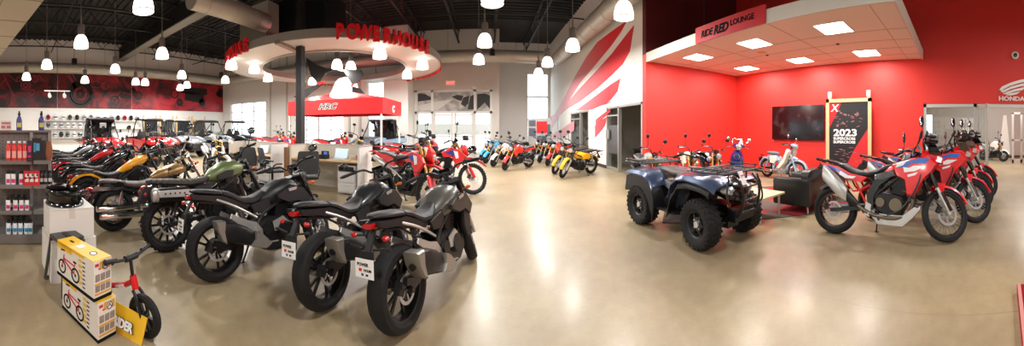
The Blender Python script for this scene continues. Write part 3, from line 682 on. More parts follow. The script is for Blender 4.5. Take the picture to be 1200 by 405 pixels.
def mk_mini(retro=False):
    k = dict(wb=1.18, rr=.25, rf=.25, wr=.13, wf=.12, rimr=.155, rimf=.155, rake=25, fork=.62, usd=1, flo=.018, fup=.027, fw=.09, steer=25, wh=('cast1', 6), dr=.09, df=.1, hw=.36, rise=.08, riser=.08, pull=.1, mh=.24, mo=.08, mr=(.06, .05),
        lamp=(1.09, .8, .09), tail=(-.22, .78), plate=(-.3, .55), piv=(.36, .33), eng=(.58, .34, .9), horiz=1, forkm=(ALU, GOLD), lean=8)
    pt = mat('mini_paint', 'e0241c', .3, coat=.5)
    k['body'] = [
        ('tank', pt, 'multi', [('loft', [(.42, .72, .05, .04), (.52, .77, .1, .07), (.68, .82, .14, .1), (.82, .8, .12, .09), (.9, .76, .07, .06)]), ('pan', ([(.5, .76), (.82, .84), (1.0, .66), (.86, .5), (.78, .62), (.56, .64)], .12, .175, .02))]),
        ('seat', SEAT, 'loft', [(-.2, .81, .05, .015), (-.14, .815, .09, .03), (.1, .79, .1, .04), (.3, .755, .11, .04), (.46, .77, .07, .035)]),
        ('tail_cowl', pt, 'pan', ([(-.22, .8), (.2, .76), (.4, .72), (.34, .62), (.1, .68), (-.18, .76)], .07, .11, .012)),
        ('front_fender', pt, 'fender', (1.18, .25, .285, .07, 20, 120), True),
        ('rear_fender', MBLK, 'slab', ([(-.2, .78), (-.05, .74), (-.26, .55), (-.34, .5), (-.32, .56)], -.06, .06, .01)),
        ('exhaust_muffler', MBLK, 'loft', [(-.16, .5, .04, .045, -.15), (-.1, .49, .05, .06, -.15), (.16, .4, .045, .055, -.14), (.28, .33, .02, .03, -.12)]),
    ]
    k['pipes'] = [([(.8, 0, .38), (.84, -.05, .28), (.6, -.1, .22), (.3, -.12, .32)], .015)]
    return motorcycle('mini_motorcycle', k)[0]

def mk_trail():
    k = dict(wb=1.26, rr=.29, rf=.29, wr=.09, wf=.085, rimr=.215, rimf=.215, rake=27, fork=.66, fw=.08, steer=25, wh=('wire', 32), dr=.09, df=.1, hw=.38, rise=.09, riser=.08, pull=.12, mh=.22, mo=.08, mr=(.055, .05),
        lamp=(1.17, .86, .08), tail=(-.3, .72), plate=(-.36, .52), piv=(.4, .36), eng=(.62, .33, .9), horiz=1, knob=True, forkm=(ALU, FBLK), lean=8, shocks=(.14, .66), shockm=ALU)
    pt = mat('trail_yellow', 'f2b418', .3, coat=.5)
    k['body'] = [
        ('body_cover', pt, 'multi', [('loft', [(.3, .66, .06, .05), (.42, .68, .1, .09), (.62, .62, .1, .08), (.82, .64, .08, .07), (.96, .76, .06, .06), (1.02, .86, .05, .05)]), ('pan', ([(.28, .7), (.5, .73), (.66, .64), (.6, .54), (.4, .54), (.28, .58)], .1, .14, .014))]),
        ('seat', SEAT, 'loft', [(-.02, .76, .06, .02), (.03, .775, .11, .035), (.3, .755, .12, .045), (.46, .755, .09, .04), (.5, .76, .05, .02)]),
        ('front_fender', pt, 'fender', (1.26, .29, .345, .055, 10, 150), True),
        ('rear_fender', pt, 'fender', (0, .29, .345, .065, 40, 165)),
        ('cargo_rack', FBLK, 'multi', [('tube', ([(-.02, .15, .74), (-.36, .15, .76), (-.38, 0, .76), (-.36, -.15, .76), (-.02, -.15, .74)], .01))] + [('tube', ([(x, -.15, .75), (x, .15, .75)], .008)) for x in (-.08, -.16, -.24, -.31)]),
        ('exhaust_muffler', ALU, 'loft', [(-.2, .56, .03, .035, -.15), (-.16, .555, .042, .05, -.15), (.2, .52, .04, .05, -.15), (.3, .49, .02, .03, -.13)]),
    ]
    k['pipes'] = [([(.82, 0, .36), (.86, -.05, .32), (.7, -.12, .42), (.3, -.14, .5)], .014, FBLK)]
    return motorcycle('trail_motorcycle', k)[0]

def mk_cub():
    g = mat('cub_grey', '8fa3b3', .3, coat=.5); cr = mat('cub_cream', 'e6e0cf', .35, coat=.3)
    k = dict(wb=1.22, rr=.28, rf=.28, wr=.08, wf=.075, rimr=.215, rimf=.215, rake=27, fork=.5, fw=.07, steer=18, wh=('wire', 32), rimmat=CHR, dr=0, df=.1, hw=.33, rise=.03, riser=.22, pull=.12, mh=.2, mo=.08, mr=(.05, .05), mirm=CHR,
        lamp=(1.13, .97, .075), lampm=g, tail=(-.3, .66), plate=(-.36, .5), piv=(.4, .34), eng=(.62, .3, .85), horiz=1, forkm=(g, g), lean=5, shocks=(.14, .6), shockm=g, meter=0, engm=ALU, engc=ALU, framem=g, guard=g)
    k['body'] = [
        ('body_cover', g, 'multi', [('loft', [(.02, .62, .05, .05), (.2, .62, .11, .1), (.42, .6, .11, .1), (.56, .5, .07, .08), (.72, .42, .05, .06), (.86, .52, .045, .06), (.96, .72, .045, .06), (1.0, .86, .045, .05)])]),
        ('side_cover', cr, 'pan', ([(.2, .66), (.46, .66), (.52, .54), (.4, .44), (.22, .46)], .1, .13, .012)),
        ('leg_shield', cr, 'pan', ([(.96, .9), (1.04, .84), (.9, .52), (.72, .34), (.6, .32), (.66, .42), (.82, .58), (.92, .8)], .06, .2, .02)),
        ('seat', mat('seat_grey', '6c6f73', .55), 'loft', [(.02, .74, .06, .02), (.06, .76, .11, .035), (.26, .75, .12, .05), (.44, .75, .08, .04), (.48, .74, .04, .02)]),
        ('handlebar_cowl', g, 'loft', [(.93, 1.0, .05, .04), (1.0, 1.0, .12, .055), (1.1, .98, .09, .075)], True),
        ('front_fender', g, 'multi', [('fender', (1.22, .28, .335, .06, 5, 165)), ('loft', [(.98, .62, .05, .05), (1.1, .64, .07, .06), (1.22, .6, .06, .05)])], True),
        ('rear_fender', g, 'fender', (0, .28, .34, .07, 35, 175)),
        ('exhaust_muffler', CHR, 'loft', [(-.3, .24, .03, .035, -.14), (-.25, .24, .04, .045, -.14), (.2, .23, .04, .045, -.14), (.32, .22, .02, .02, -.13)]),
    ]
    k['pipes'] = [([(.82, 0, .3), (.84, -.04, .2), (.6, -.1, .18), (.3, -.13, .22)], .014, CHR)]
    return motorcycle('step_through_motorcycle', k)[0]

def mk_scooter():
    bl = mat('scooter_blue', '16337d', .2, .3, coat=.8)
    k = dict(wb=1.2, rr=.22, rf=.22, wr=.1, wf=.1, rimr=.13, rimf=.13, rake=27, fork=.5, fw=.06, steer=8, wh=('cast1', 6), rimmat=ALU, dr=0, df=.08, hw=.33, rise=.02, riser=.27, pull=.06, mh=.17, mo=.12, mr=(.055, .05), mirm=CHR,
        lamp=(1.14, .98, .085), lampm=CHR, tail=(-.25, .66), plate=(-.3, .5), piv=(.3, .28), eng=(.2, .28, .8), horiz=1, lean=3, meter=0, signals=0)
    k['body'] = [
        ('leg_shield', bl, 'multi', [('loft', [(.86, .5, .19, .2), (.94, .56, .2, .28), (1.04, .6, .17, .28), (1.12, .62, .09, .2)]), ('loft', [(.3, .24, .14, .04), (.86, .24, .16, .05), (.95, .34, .16, .1)])]),
        ('chrome_emblem', CHR, 'multi', [('cyl', ((1.10, 0, .7), (1.135, 0, .7), .1, .085, 20)), ('cyl', ((1.12, 0, .44), (1.14, 0, .44), .05, .045, 14))]),
        ('badge', bl, 'cyl', ((1.13, 0, .7), (1.145, 0, .7), .072, .065, 20)),
        ('body_cover', bl, 'loft', [(-.26, .6, .08, .08), (-.1, .58, .16, .14), (.15, .52, .18, .18), (.34, .44, .15, .16), (.42, .36, .12, .1)]),
        ('seat', SEAT, 'loft', [(-.24, .74, .08, .02), (-.18, .755, .13, .04), (.1, .74, .15, .05), (.36, .72, .1, .04)]),
        ('handlebar_cowl', bl, 'loft', [(.94, 1.0, .06, .05), (1.02, 1.0, .16, .07), (1.12, .98, .1, .09)], True),
        ('front_fender', bl, 'fender', (1.2, .22, .275, .07, 5, 160), True),
        ('windscreen', glassmat('clear_screen', 'f0f4f6', .1), 'slab', ([(1.08, 1.06), (1.1, 1.06), (1.02, 1.2), (1.01, 1.2)], -.14, .14, .005)),
    ]
    return motorcycle('scooter', k)[0]
# ------------------------------------------------------------ camera
cd = bpy.data.cameras.new('camera'); cam = bpy.data.objects.new('camera', cd); COL.objects.link(cam); SC.camera = cam
cam.location = (0, 0, H); cd.type = 'PANO'; cd.panorama_type = 'CENTRAL_CYLINDRICAL'
cd.central_cylindrical_radius = 1.0
cd.central_cylindrical_range_u_min = -600 / F; cd.central_cylindrical_range_u_max = 600 / F
cd.central_cylindrical_range_v_min = -(405 - Y0) / F; cd.central_cylindrical_range_v_max = Y0 / F
cam.rotation_euler = (PI / 2, 0, -(600 - XC) / F)
cd.clip_start = .05; cd.clip_end = 300
SC.view_settings.view_transform = 'Standard'; SC.view_settings.look = 'None'; SC.view_settings.gamma = 1; SC.view_settings.use_curve_mapping = False
SC.view_settings.exposure = EXPOSURE
# ------------------------------------------------------------ room numbers
XM, XS, XL = -19.3, 4.35, 8.17        # mural wall, striped wall, lounge / showroom wall
YG, YV, YB = 16.0, 17.3, 20.0         # garage wall, vestibule front, recessed back wall
YL, ZT, ZD = 7.36, 6.9, 7.25          # lounge side wall, wall top, roof deck
XG, XV = -4.3, .75
YK = -8.0

def floor_mat():
    m = bpy.data.materials.new('polished_concrete'); m.use_nodes = True; nt = m.node_tree; b = nt.nodes['Principled BSDF']
    N = nt.nodes.new; Lk = nt.links.new
    g = N('ShaderNodeNewGeometry'); n1 = N('ShaderNodeTexNoise'); n1.inputs['Scale'].default_value = .55; n1.inputs['Detail'].default_value = 6; n1.inputs['Roughness'].default_value = .6; Lk(g.outputs['Position'], n1.inputs['Vector'])
    n2 = N('ShaderNodeTexNoise'); n2.inputs['Scale'].default_value = 9; n2.inputs['Detail'].default_value = 8; n2.inputs['Roughness'].default_value = .7; Lk(g.outputs['Position'], n2.inputs['Vector'])
    r = N('ShaderNodeValToRGB'); r.color_ramp.elements[0].position = .32; r.color_ramp.elements[1].position = .7
    r.color_ramp.elements[0].color = lin(FLOOR_A); r.color_ramp.elements[1].color = lin(FLOOR_B); Lk(n1.outputs['Fac'], r.inputs[0])
    mx = N('ShaderNodeMix'); mx.data_type = 'RGBA'; mx.blend_type = 'SOFT_LIGHT'; mx.inputs[0].default_value = .45; Lk(r.outputs[0], mx.inputs[6])
    r2 = N('ShaderNodeValToRGB'); r2.color_ramp.elements[0].position = .3; r2.color_ramp.elements[1].position = .7; r2.color_ramp.elements[0].color = (.3, .3, .3, 1); r2.color_ramp.elements[1].color = (.65, .65, .65, 1); Lk(n2.outputs['Fac'], r2.inputs[0]); Lk(r2.outputs[0], mx.inputs[7])
    s = N('ShaderNodeSeparateXYZ'); Lk(g.outputs['Position'], s.inputs[0])
    def joint(sock, off):
        a = N('ShaderNodeMath'); a.operation = 'ADD'; a.inputs[1].default_value = off; Lk(sock, a.inputs[0])
        w = N('ShaderNodeMath'); w.operation = 'PINGPONG'; w.inputs[1].default_value = 2.75; Lk(a.outputs[0], w.inputs[0])
        q = N('ShaderNodeMath'); q.operation = 'LESS_THAN'; q.inputs[1].default_value = .005; Lk(w.outputs[0], q.inputs[0]); return q.outputs[0]
    jx = joint(s.outputs['X'], 3.1 + 55); jy = joint(s.outputs['Y'], .75 + 55)
    mm = N('ShaderNodeMath'); mm.operation = 'MAXIMUM'; Lk(jx, mm.inputs[0]); Lk(jy, mm.inputs[1])
    mj = N('ShaderNodeMix'); mj.data_type = 'RGBA'; mj.inputs[7].default_value = lin('8f7f68'); Lk(mm.outputs[0], mj.inputs[0]); Lk(mx.outputs[2], mj.inputs[6])
    Lk(mj.outputs[2], b.inputs['Base Color'])
    rr = N('ShaderNodeMapRange'); rr.inputs[3].default_value = FLOOR_R[0]; rr.inputs[4].default_value = FLOOR_R[1]; Lk(n2.outputs['Fac'], rr.inputs[0]); Lk(rr.outputs[0], b.inputs['Roughness'])
    b.inputs['Specular IOR Level'].default_value = .6; b.inputs['Coat Weight'].default_value = .2; b.inputs['Coat Roughness'].default_value = .2
    return m
def stripe_wall_mat():
    return WALL
WALL = mat('white_wall_paint', 'e6e4df', .7, bump=.05, bscale=200)
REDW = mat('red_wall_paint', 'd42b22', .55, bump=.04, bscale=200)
GRYW = mat('grey_wall_paint', '8d8883', .6)
TRIM = mat('white_trim', 'e4e3df', .4)
BASEB = mat('dark_baseboard', '2a2a2c', .5)
FR = mat('aluminium_frame', 'b9b7b2', .35, .6)
GLS = glassmat('window_glass', 'f4f8f8', .06)
DECK = mat('roof_deck_black', '161618', .7)
JOI = mat('joist_black', '141415', .6)
TILE = mat('ceiling_tile', 'd9cfc2', .8, noise=.05, nscale=40)
DUCT = mat('duct_galvanised', 'b9b5ab', .42, .35, noise=.12, nscale=3)
PANEL = mat('light_panel', 'fff6e6', .5, emit=PANEL_E, ecol='fff3e0')
FLOORM = floor_mat()

mb = MB(); mb.box(((XM + 22) / 2, (YK + 26) / 2, -.05), (22 - XM, 26 - YK, .1)); struct('floor', mb, FLOORM)
# exterior ground outside the doors and windows
mb = MB(); mb.box((-6, 40, -.12), (90, 40, .1)); struct('ground_outside', mb, mat('bright_pavement', 'd8d8d6', .8))

def wall_grid(name, axis, pos, th, u0, u1, z0, z1, holes, m):
    """solid wall on plane axis=pos, thickness th towards +, with rectangular holes (u0,u1,z0,z1)"""
    us = sorted({u0, u1} | {h[0] for h in holes} | {h[1] for h in holes}); zs = sorted({z0, z1} | {h[2] for h in holes} | {h[3] for h in holes})
    mb = MB()
    for a, b in zip(us, us[1:]):
        for c, d in zip(zs, zs[1:]):
            um, zm = (a + b) / 2, (c + d) / 2
            if any(h[0] < um < h[1] and h[2] < zm < h[3] for h in holes): continue
            if axis == 'x': mb.box((pos + th / 2, um, zm), (abs(th), b - a, d - c))
            else: mb.box((um, pos + th / 2, zm), (b - a, abs(th), d - c))
    return struct(name, mb, m)

# mural wall
wall_grid('wall_mural', 'x', XM, -.25, YK, YG + .2, 0, ZT + .4, [], WALL)
# garage wall with two overhead door openings and a high window
GD = [(-18.5, -14.6, 0, 3.45), (-12.0, -8.3, 0, 3.45)]
GW = (-6.75, -5.75, .9, 4.35)
wall_grid('wall_garage', 'y', YG, .3, XM - .25, XG, 0, ZT + .4, GD + [GW], WALL)
wall_grid('wall_garage_return', 'x', XG - .001, -.25, YG + .3, YV, 0, ZT + .4, [], WALL)
mb = MB()
for x in (-14.1, -12.6, -7.9, -7.2): mb.box((x, YG - .03, ZT / 2), (.12, .06, ZT))
struct('trim_pilasters', mb, mat('pilaster_grey', 'bfbbb3', .6))
# vestibule block
EN = (-4.05, .3, 0, 3.74)
wall_grid('wall_entrance', 'y', YV, .3, XG - .25, XV, 0, ZT + .4, [EN], mat('entrance_wall_paint', 'cdc9c2', .7))
wall_grid('wall_entrance_return', 'x', XV - .001, -.3, YV + .3, YB, 0, ZT + .4, [], WALL)
TW = (2.75, 4.2, .5, 5.2)
wall_grid('wall_back', 'y', YB, .3, XV - .3, XS + .3, 0, ZT + .4, [TW], WALL)
# striped wall with two office doorways and a slot window
OD1 = (7.55, 10.25, 0, 2.28); OD2 = (12.2, 15.0, 0, 2.3); SW = (17.5, 18.2, .6, 2.5)
wall_grid('wall_striped', 'x', XS, .2, YL + .2, YB + .3, 0, ZT + .4, [OD1, OD2, SW], WALL)
# lounge walls
wall_grid('wall_rear', 'y', YK, -.2, XM - .25, 15.2, 0, ZT + .4, [], WALL)
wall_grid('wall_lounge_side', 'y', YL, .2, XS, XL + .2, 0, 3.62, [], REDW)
wall_grid('wall_lounge_upper', 'y', YL, .2, XS, XL + .2, 3.62, ZT + .4, [], mat('red_wall_painted_shade', '5a1013', .7))  # shade above the lounge ceiling, put into the wall colour as dark maroon
ED = (-2.6, .88, 0, 2.17)
wall_grid('wall_lounge', 'x', XL, .2, YK, YL, 0, ZT + .4, [ED], REDW)
mb = MB(); mb.box((XS - .01, 11.2, .06), (.02, 1.9, .12)); mb.box((XS - .01, 16.2, .06), (.02, 2.4, .12)); mb.box((XS - .01, 7.44, .06), (.02, .16, .12)); struct('baseboard_striped', mb, BASEB)
mb = MB(); mb.box(((XS + XL) / 2 + .1, YL - .01, .06), (XL - XS, .02, .12)); mb.box((XL - .01, (YL + .9) / 2, .06), (.02, YL - .9, .12)); struct('baseboard_lounge', mb, BASEB)
# roof deck, joists, girder
def deck_mat():
    m = mat('roof_deck_black'); nt = m.node_tree; g = nt.nodes.new('ShaderNodeTexCoord'); w = nt.nodes.new('ShaderNodeTexWave'); w.wave_type = 'BANDS'; w.bands_direction = 'Y'; w.inputs['Scale'].default_value = 2.0
    nt.links.new(g.outputs['Object'], w.inputs['Vector']); bp = nt.nodes.new('ShaderNodeBump'); bp.inputs['Distance'].default_value = .08; bp.inputs['Strength'].default_value = 1; nt.links.new(w.outputs['Fac'], bp.inputs['Height']); nt.links.new(bp.outputs['Normal'], nt.nodes['Principled BSDF'].inputs['Normal'])
    return m
mb = MB(); mb.box(((XM + 9) / 2, (YK + YB) / 2, ZD + .05), (9.5 - XM, YB - YK + .8, .1))
for i in range(72): mb.box(((XM + 9) / 2, YK + .2 + i * .33, ZD - .03), (9.5 - XM, .14, .06))
struct('ceiling', mb, DECK)
mb = MB(); r = random.Random(3)
xs = [XM + 1.3 + 2.05 * i for i in range(13)]
for x in xs:
    if x > XL: continue
    y1 = YB if x > XV else (YG if x < XG else YV)
    zb = 6.45
    for z, w in ((zb, .1), (ZD - .1, .1)):
        mb.box((x, (YK + y1) / 2, z), (w, y1 - YK, .05))
    n = int((y1 - YK) / .62); dy = (y1 - YK) / n
    for i in range(n):
        y = YK + i * dy; mb.bar((x, y, zb if i % 2 else ZD - .1), (x, y + dy, ZD - .1 if i % 2 else zb), .03, .03)
struct('trim_ceiling_joists', mb, JOI)
mb = MB()
for y in (2.2, 9.4, 12.8): mb.box(((XM + XL) / 2, y, 6.42), (XL - XM, .045, .045))
struct('trim_joist_bridging', mb, JOI)
mb = MB(); mb.box(((XM - 7.6) / 2, 7.0, 6.55), (-7.6 - XM, .3, .9)); mb.mi(1); mb.box(((XM - 7.6) / 2, 6.93, 6.09), (-7.6 - XM, .5, .05))
struct('trim_girder', mb, (JOI, mat('girder_edge', '8a8780', .5, .3)))
# black steel column
cp = Vector((-7.05, 9.7 * math.cos(az(352)), 0)); cx = math.sin(az(352)) * 9.9; cy = math.cos(az(352)) * 9.9
mb = MB(); mb.box((cx, cy, ZD / 2), (.22, .22, ZD)); mb.box((cx, cy, .01), (.36, .36, .02)); mb.box((cx, cy, 3.6), (.26, .26, .12)); struct('column_steel', mb, mat('column_black', '1d1d1f', .45))

# overhead tiled soffit over the shelving (upper corner of the picture)
sof = MB()
# its near edge passes from (50,0) to (0,64); level z
zs = 3.4
def lv(px, py): return fl(px, py, zs) if False else Vector(((zs - H) * F / (Y0 - py) * math.sin(az(px)), (zs - H) * F / (Y0 - py) * math.cos(az(px)), zs))
pA = lv(50, 2); pB = lv(0, 66)
dv = (pA - pB).normalized(); nv = Vector((-dv.y, dv.x, 0))
if nv.y > 0: nv = -nv
p1 = pA + dv * 1.2; p2 = pB - dv * 3.0; 
sof.sheet(p1 + Vector((0, 0, .12)), p2 + Vector((0, 0, .12)), p2 + nv * 2.2 + Vector((0, 0, .12)), p1 + nv * 2.2 + Vector((0, 0, .12)), .24)
so = struct('ceiling_soffit', sof, TILE)
sm = MB()
for i in range(1, 4): q = nv * (.6 * i); sm.bar(p1 + q + Vector((0, 0, -.003)), p2 + q + Vector((0, 0, -.003)), .02, .008)
for i in range(8): q = p1 - dv * (.3 + .9 * i); sm.bar(q + Vector((0, 0, -.003)), q + nv * 2.2 + Vector((0, 0, -.003)), .02, .008)
struct('trim_soffit_grid', sm, mat('tile_grid', 'a89c8d', .6))

# lounge ceiling
ZL = 3.41; LX0, LY0 = 4.4, .93
mb = MB(); mb.box(((LX0 + XL) / 2, (LY0 + YL) / 2, ZL + .11), (XL - LX0, YL - LY0, .22)); struct('ceiling_lounge', mb, mat('lounge_tile', 'e3d9cd', .8, noise=.03, nscale=50))
mb = MB(); mb.box((LX0 - .02, (LY0 + YL) / 2, ZL + .11), (.04, YL - LY0 + .04, .26)); mb.box(((LX0 + XL) / 2, LY0 - .02, ZL + .11), (XL - LX0 + .04, .04, .26)); struct('trim_lounge_fascia', mb, mat('fascia_paint', 'cfcac2', .6))
mb = MB()
for x in (5.62, 6.3, 6.94, 7.6): mb.box((x, (LY0 + YL) / 2, ZL - .002), (.012, YL - LY0, .006))
for y in (1.32, 3.22, 5.15, 7.05): mb.box(((LX0 + XL) / 2, y, ZL - .002), (XL - LX0, .012, .006))
struct('trim_lounge_grid', mb, mat('grid_line', 'b49d8c', .6))

def arealight(name, loc, size, power, col=(1, .97, .925), sy=None, parent=None, rot=None, spread=None):
    l = bpy.data.lights.new(name, 'AREA'); l.energy = power; l.color = col; l.shape = 'RECTANGLE' if sy else 'DISK'; l.size = size
    if sy: l.size_y = sy
    if spread: l.spread = spread
    o = bpy.data.objects.new(name, l); COL.objects.link(o); o.location = loc
    if rot: o.rotation_euler = rot
    if parent: o.parent = parent
    return o
nm = ['beside the lounge sign end above the striped wall', 'over the lounge sign', 'at the open corner edge of the lounge ceiling', 'in the lounge ceiling above the red corner', 'in the lounge ceiling in front of the television', 'in the lounge ceiling above the poster frame']
for i, (x, y) in enumerate([(5.24, 6.11), (5.27, 4.2), (5.24, 2.26), (7.3, 6.14), (7.3, 4.18), (7.27, 2.22)]):
    e = empty('ceiling_light', (x, y, ZL)); tag(e, 'square white recessed panel light ' + nm[i], 'ceiling light', 'panel lights of the lounge ceiling')
    mb = MB(); mb.box((0, 0, -.008), (.58, .58, .008)); mb.build('diffuser', PANEL, e)
    mb = MB()
    for a, b, w, h in ((0, .3, .62, .03), (0, -.3, .62, .03), (.3, 0, .03, .6), (-.3, 0, .03, .6)): mb.box((a, b, -.005), (w, h, .014))
    mb.build('frame', TRIM, e)
    arealight('panel_glow', (0, 0, -.02), .56, P_PANEL, sy=.56, parent=e)
for x, y in ((6.3, 4.6), (6.25, 2.6)):
    mb = MB(); mb.lathe([(0, -.03), (.03, -.025), (.045, 0)], (x, y, ZL), 'z', 12); tag(mb.build('sprinkler', mat('sprinkler_bronze', '6b5648', .4, .5)), 'small dark sprinkler head in the lounge ceiling ' + ('behind the middle lights' if y > 4 else 'beside the corner light'), 'sprinkler')
mb = MB(); mb.lathe([(0, -.012), (.1, -.012), (.12, 0)], (6.0, 4.55, ZL), 'z', 20); tag(mb.build('ceiling_speaker', mat('speaker_tan', 'd8ab96', .6)), 'flat round tan speaker in the lounge ceiling', 'speaker')

# ------------------------------------------------------------ ducts (round galvanised, with seams)
def duct(name, pts, r, label, seam=1.2, zz=None):
    e = empty(name, pts[0]); o = Vector(pts[0]); tag(e, label, 'duct')
    P = [Vector(p) - o for p in pts]; mb = MB(); mb.ring(P, r, 20); mb.build('pipe', DUCT, e)
    mb = MB()
    for a, b in zip(P, P[1:]):
        L = (b - a).length; d = (b - a).normalized(); n = int(L / seam)
        for i in range(n + 1): c = a + d * (L * (i + .5) / (n + 1)); mb.cyl(c - d * .02, c + d * .02, r + .012, n=20)
    mb.build('seam', DUCT, e)
    mb = MB()
    for a, b in zip(P, P[1:]):
        L = (b - a).length; d = (b - a).normalized(); n = max(1, int(L / 3.5))
        for i in range(n):
            c = a + d * (L * (i + .5) / n); mb.ring([c + Vector((0, 0, r)), c + Vector((0, 0, ZD - .05 - (o.z + c.z)))], .008, 5)
    mb.build('hanger', JOI, e); return e
duct('air_duct', [(-18.5, YK, 5.25), (-18.5, 15.3, 5.25)], .33, 'round galvanised air duct running along the red mural wall')
duct('air_duct', [(-18.1, 15.3, 5.25), (3.35, 15.6, 5.25)], .33, 'long round galvanised air duct crossing in front of the entrance wall')
duct('air_duct', [(3.75, 15.6, 5.2), (3.75, 5.9, 5.2)], .33, 'round galvanised air duct along the red striped white wall')
duct('air_duct', [(-7.2, 4.75, 5.25), (-7.2, 7.9, 5.25)], .32, 'short round galvanised duct leading to the black air unit')
e = empty('air_unit', (-6.9, 9.3, 4.9)); tag(e, 'black boxed air unit hung from the roof beside the ring sign', 'air unit')
mb = MB(); mb.box((.5, .3, .75), (2.2, 1.6, 1.4)); mb.build('housing', mat('unit_black', '1b1c1f', .35), e)
mb = MB(); mb.box((-1.5, -.2, .55), (1.6, 1.2, 1.1)); mb.build('plenum', mat('plenum_sheet', 'a39c90', .4, .7), e)
mb = MB(); mb.prism([(-.1, .0), (-.9, .4), (-.9, 1.1), (-.1, 1.1)], -1.5, -.9); mb.build('transition', DUCT, e)
# ------------------------------------------------------------ world and lamps
w = bpy.data.worlds.new('world'); SC.world = w; w.use_nodes = True; bg = w.node_tree.nodes['Background']
bg.inputs[0].default_value = lin('f3f7ff'); bg.inputs[1].default_value = WORLD_E
SHADE = mat('lamp_shade_glass', 'fbfaf6', .35, emit=SHADE_E, ecol='fff7ea')
HOUS = mat('lamp_housing', '9b9691', .4, .5)
def mk_pendant():
    e = empty('pendant_lamp')
    mb = MB(); mb.lathe([(.225, 0), (.232, .01), (.226, .09), (.208, .19), (.178, .28), (.135, .345), (.1, .37), (.1, .36), (.13, .335), (.17, .27), (.2, .185), (.218, .09), (.219, .0)], (0, 0, 0), 'z', 28, True); mb.lathe([(0, .04), (.218, .03)], n=28); mb.build('shade', SHADE, e)
    mb = MB(); mb.lathe([(.226, -.006), (.236, -.006), (.237, .014), (.228, .014)], (0, 0, 0), 'z', 28, True); mb.build('shade_rim', mat('rim_clear', 'd9d9d6', .2), e)
    mb = MB(); mb.lathe([(0, .72), (.08, .72), (.105, .70), (.11, .69), (.11, .37), (.09, .35), (0, .35)], n=20); mb.build('housing', HOUS, e)
    mb = MB(); mb.cyl((0, 0, .7), (0, 0, 1.2), .012, n=8); mb.cyl((0, 0, .70), (0, 0, .76), .03, n=10); mb.build('stem', HOUS, e)
    return e
PD = mk_pendant()
pend = [(95, 54.5, 'above the steering end of the long mural, large'), (190, 67, 'just below the grey roof girder'), (55, 79, 'over the mural above the two purple spray bottles'), (31, 92.5, 'in front of the engine print on the mural'),
    (99.5, 96, 'in front of the dark wheel print on the mural'), (135, 84, 'above the printed dirt bike of the mural'), (213, 90.5, 'in front of the far duct beside the black spotlight'), (170, 98.5, 'in front of the white seam of the mural'),
    (159, 98, 'low over the white mural seam beside its neighbour'), (219, 101.5, 'low in front of the mural beside the duct bend'), (211, 104.5, 'lowest one in front of the mural end'), (168, 12.5, 'high and large near the girder, cut at the top'),
    (271, 79.6, 'just outside the ring sign below its first red letters'), (298, 84, 'under the white underside of the ring sign'), (314, 94, 'below the ring sign over the garage door'), (264, 96, 'beyond the ring sign beside the duct end'),
    (366, 98, 'inside the ring sign beyond the black column'), (395, 79, 'under the ring sign, larger of the pair by letter P'), (411, 81, 'under the ring sign, smaller of the pair by letter P'), (445, 67, 'under the ring sign below the letters ER'),
    (577, 3.5, 'highest near the entrance, cut at the top'), (568, 53, 'before the entrance wall, the larger of two in line'), (561, 73.5, 'before the entrance wall, the smaller of two in line'), (495, 79.5, 'under the rim of the ring sign below its last letter'),
    (477, 90.5, 'low beyond the ring sign above the entrance'), (671, 58, 'in front of the duct over the striped wall'), (641.5, 76.5, 'where the two ducts meet in the corner'), (631, 88, 'lowest one in front of the tall window'), (731, 20, 'large one in front of the duct next to the lounge')]
for i, (px, py, lb) in enumerate(pend):
    z = 4.0; rim = fl(px, py + 1.0, z); on_ring = 3.1 < math.hypot(rim.x + 6.59, rim.y - 11.78) < 4.8
    if on_ring: z = 3.8; rim = fl(px, py + 1.0, z)
    o = copy_tree(PD, loc=rim, skip=('housing', 'stem') if on_ring else ())
    tag(o, 'white glass bell pendant lamp ' + lb, 'pendant lamp', 'white glass bell pendant lamps')
    if on_ring:
        arealight('lamp_glow', (0, 0, -.02), .36, P_PEND, parent=o); continue
    L = ZD - z - .1
    st = [c for c in o.children if c.name.startswith('stem')][0]
    k_ = (L - .7) / .5; st.location.z = .7 - .7 * k_; st.scale.z = k_
    l = arealight('lamp_glow', (0, 0, -.02), .36, P_PEND, parent=o)
for i, (x, y) in enumerate(((-6.5, -2.5), (-1.5, -3.0), (3.5, -3.0), (-11.5, -2.5), (0.3, 1.2), (5.6, -5.5), (-4.0, -6.2))):
    o = copy_tree(PD, loc=(x, y, 4.4)); tag(o, 'added unseen white glass bell pendant lamp over the open floor of the hall', 'pendant lamp', 'added unseen bell pendant lamps over the open floor')
    st = [c for c in o.children if c.name.startswith('stem')][0]; k_ = (ZD - 4.5 - .7) / .5; st.location.z = .7 - .7 * k_; st.scale.z = k_
    arealight('lamp_glow', (0, 0, -.02), .36, P_PEND, parent=o)
drop(PD)
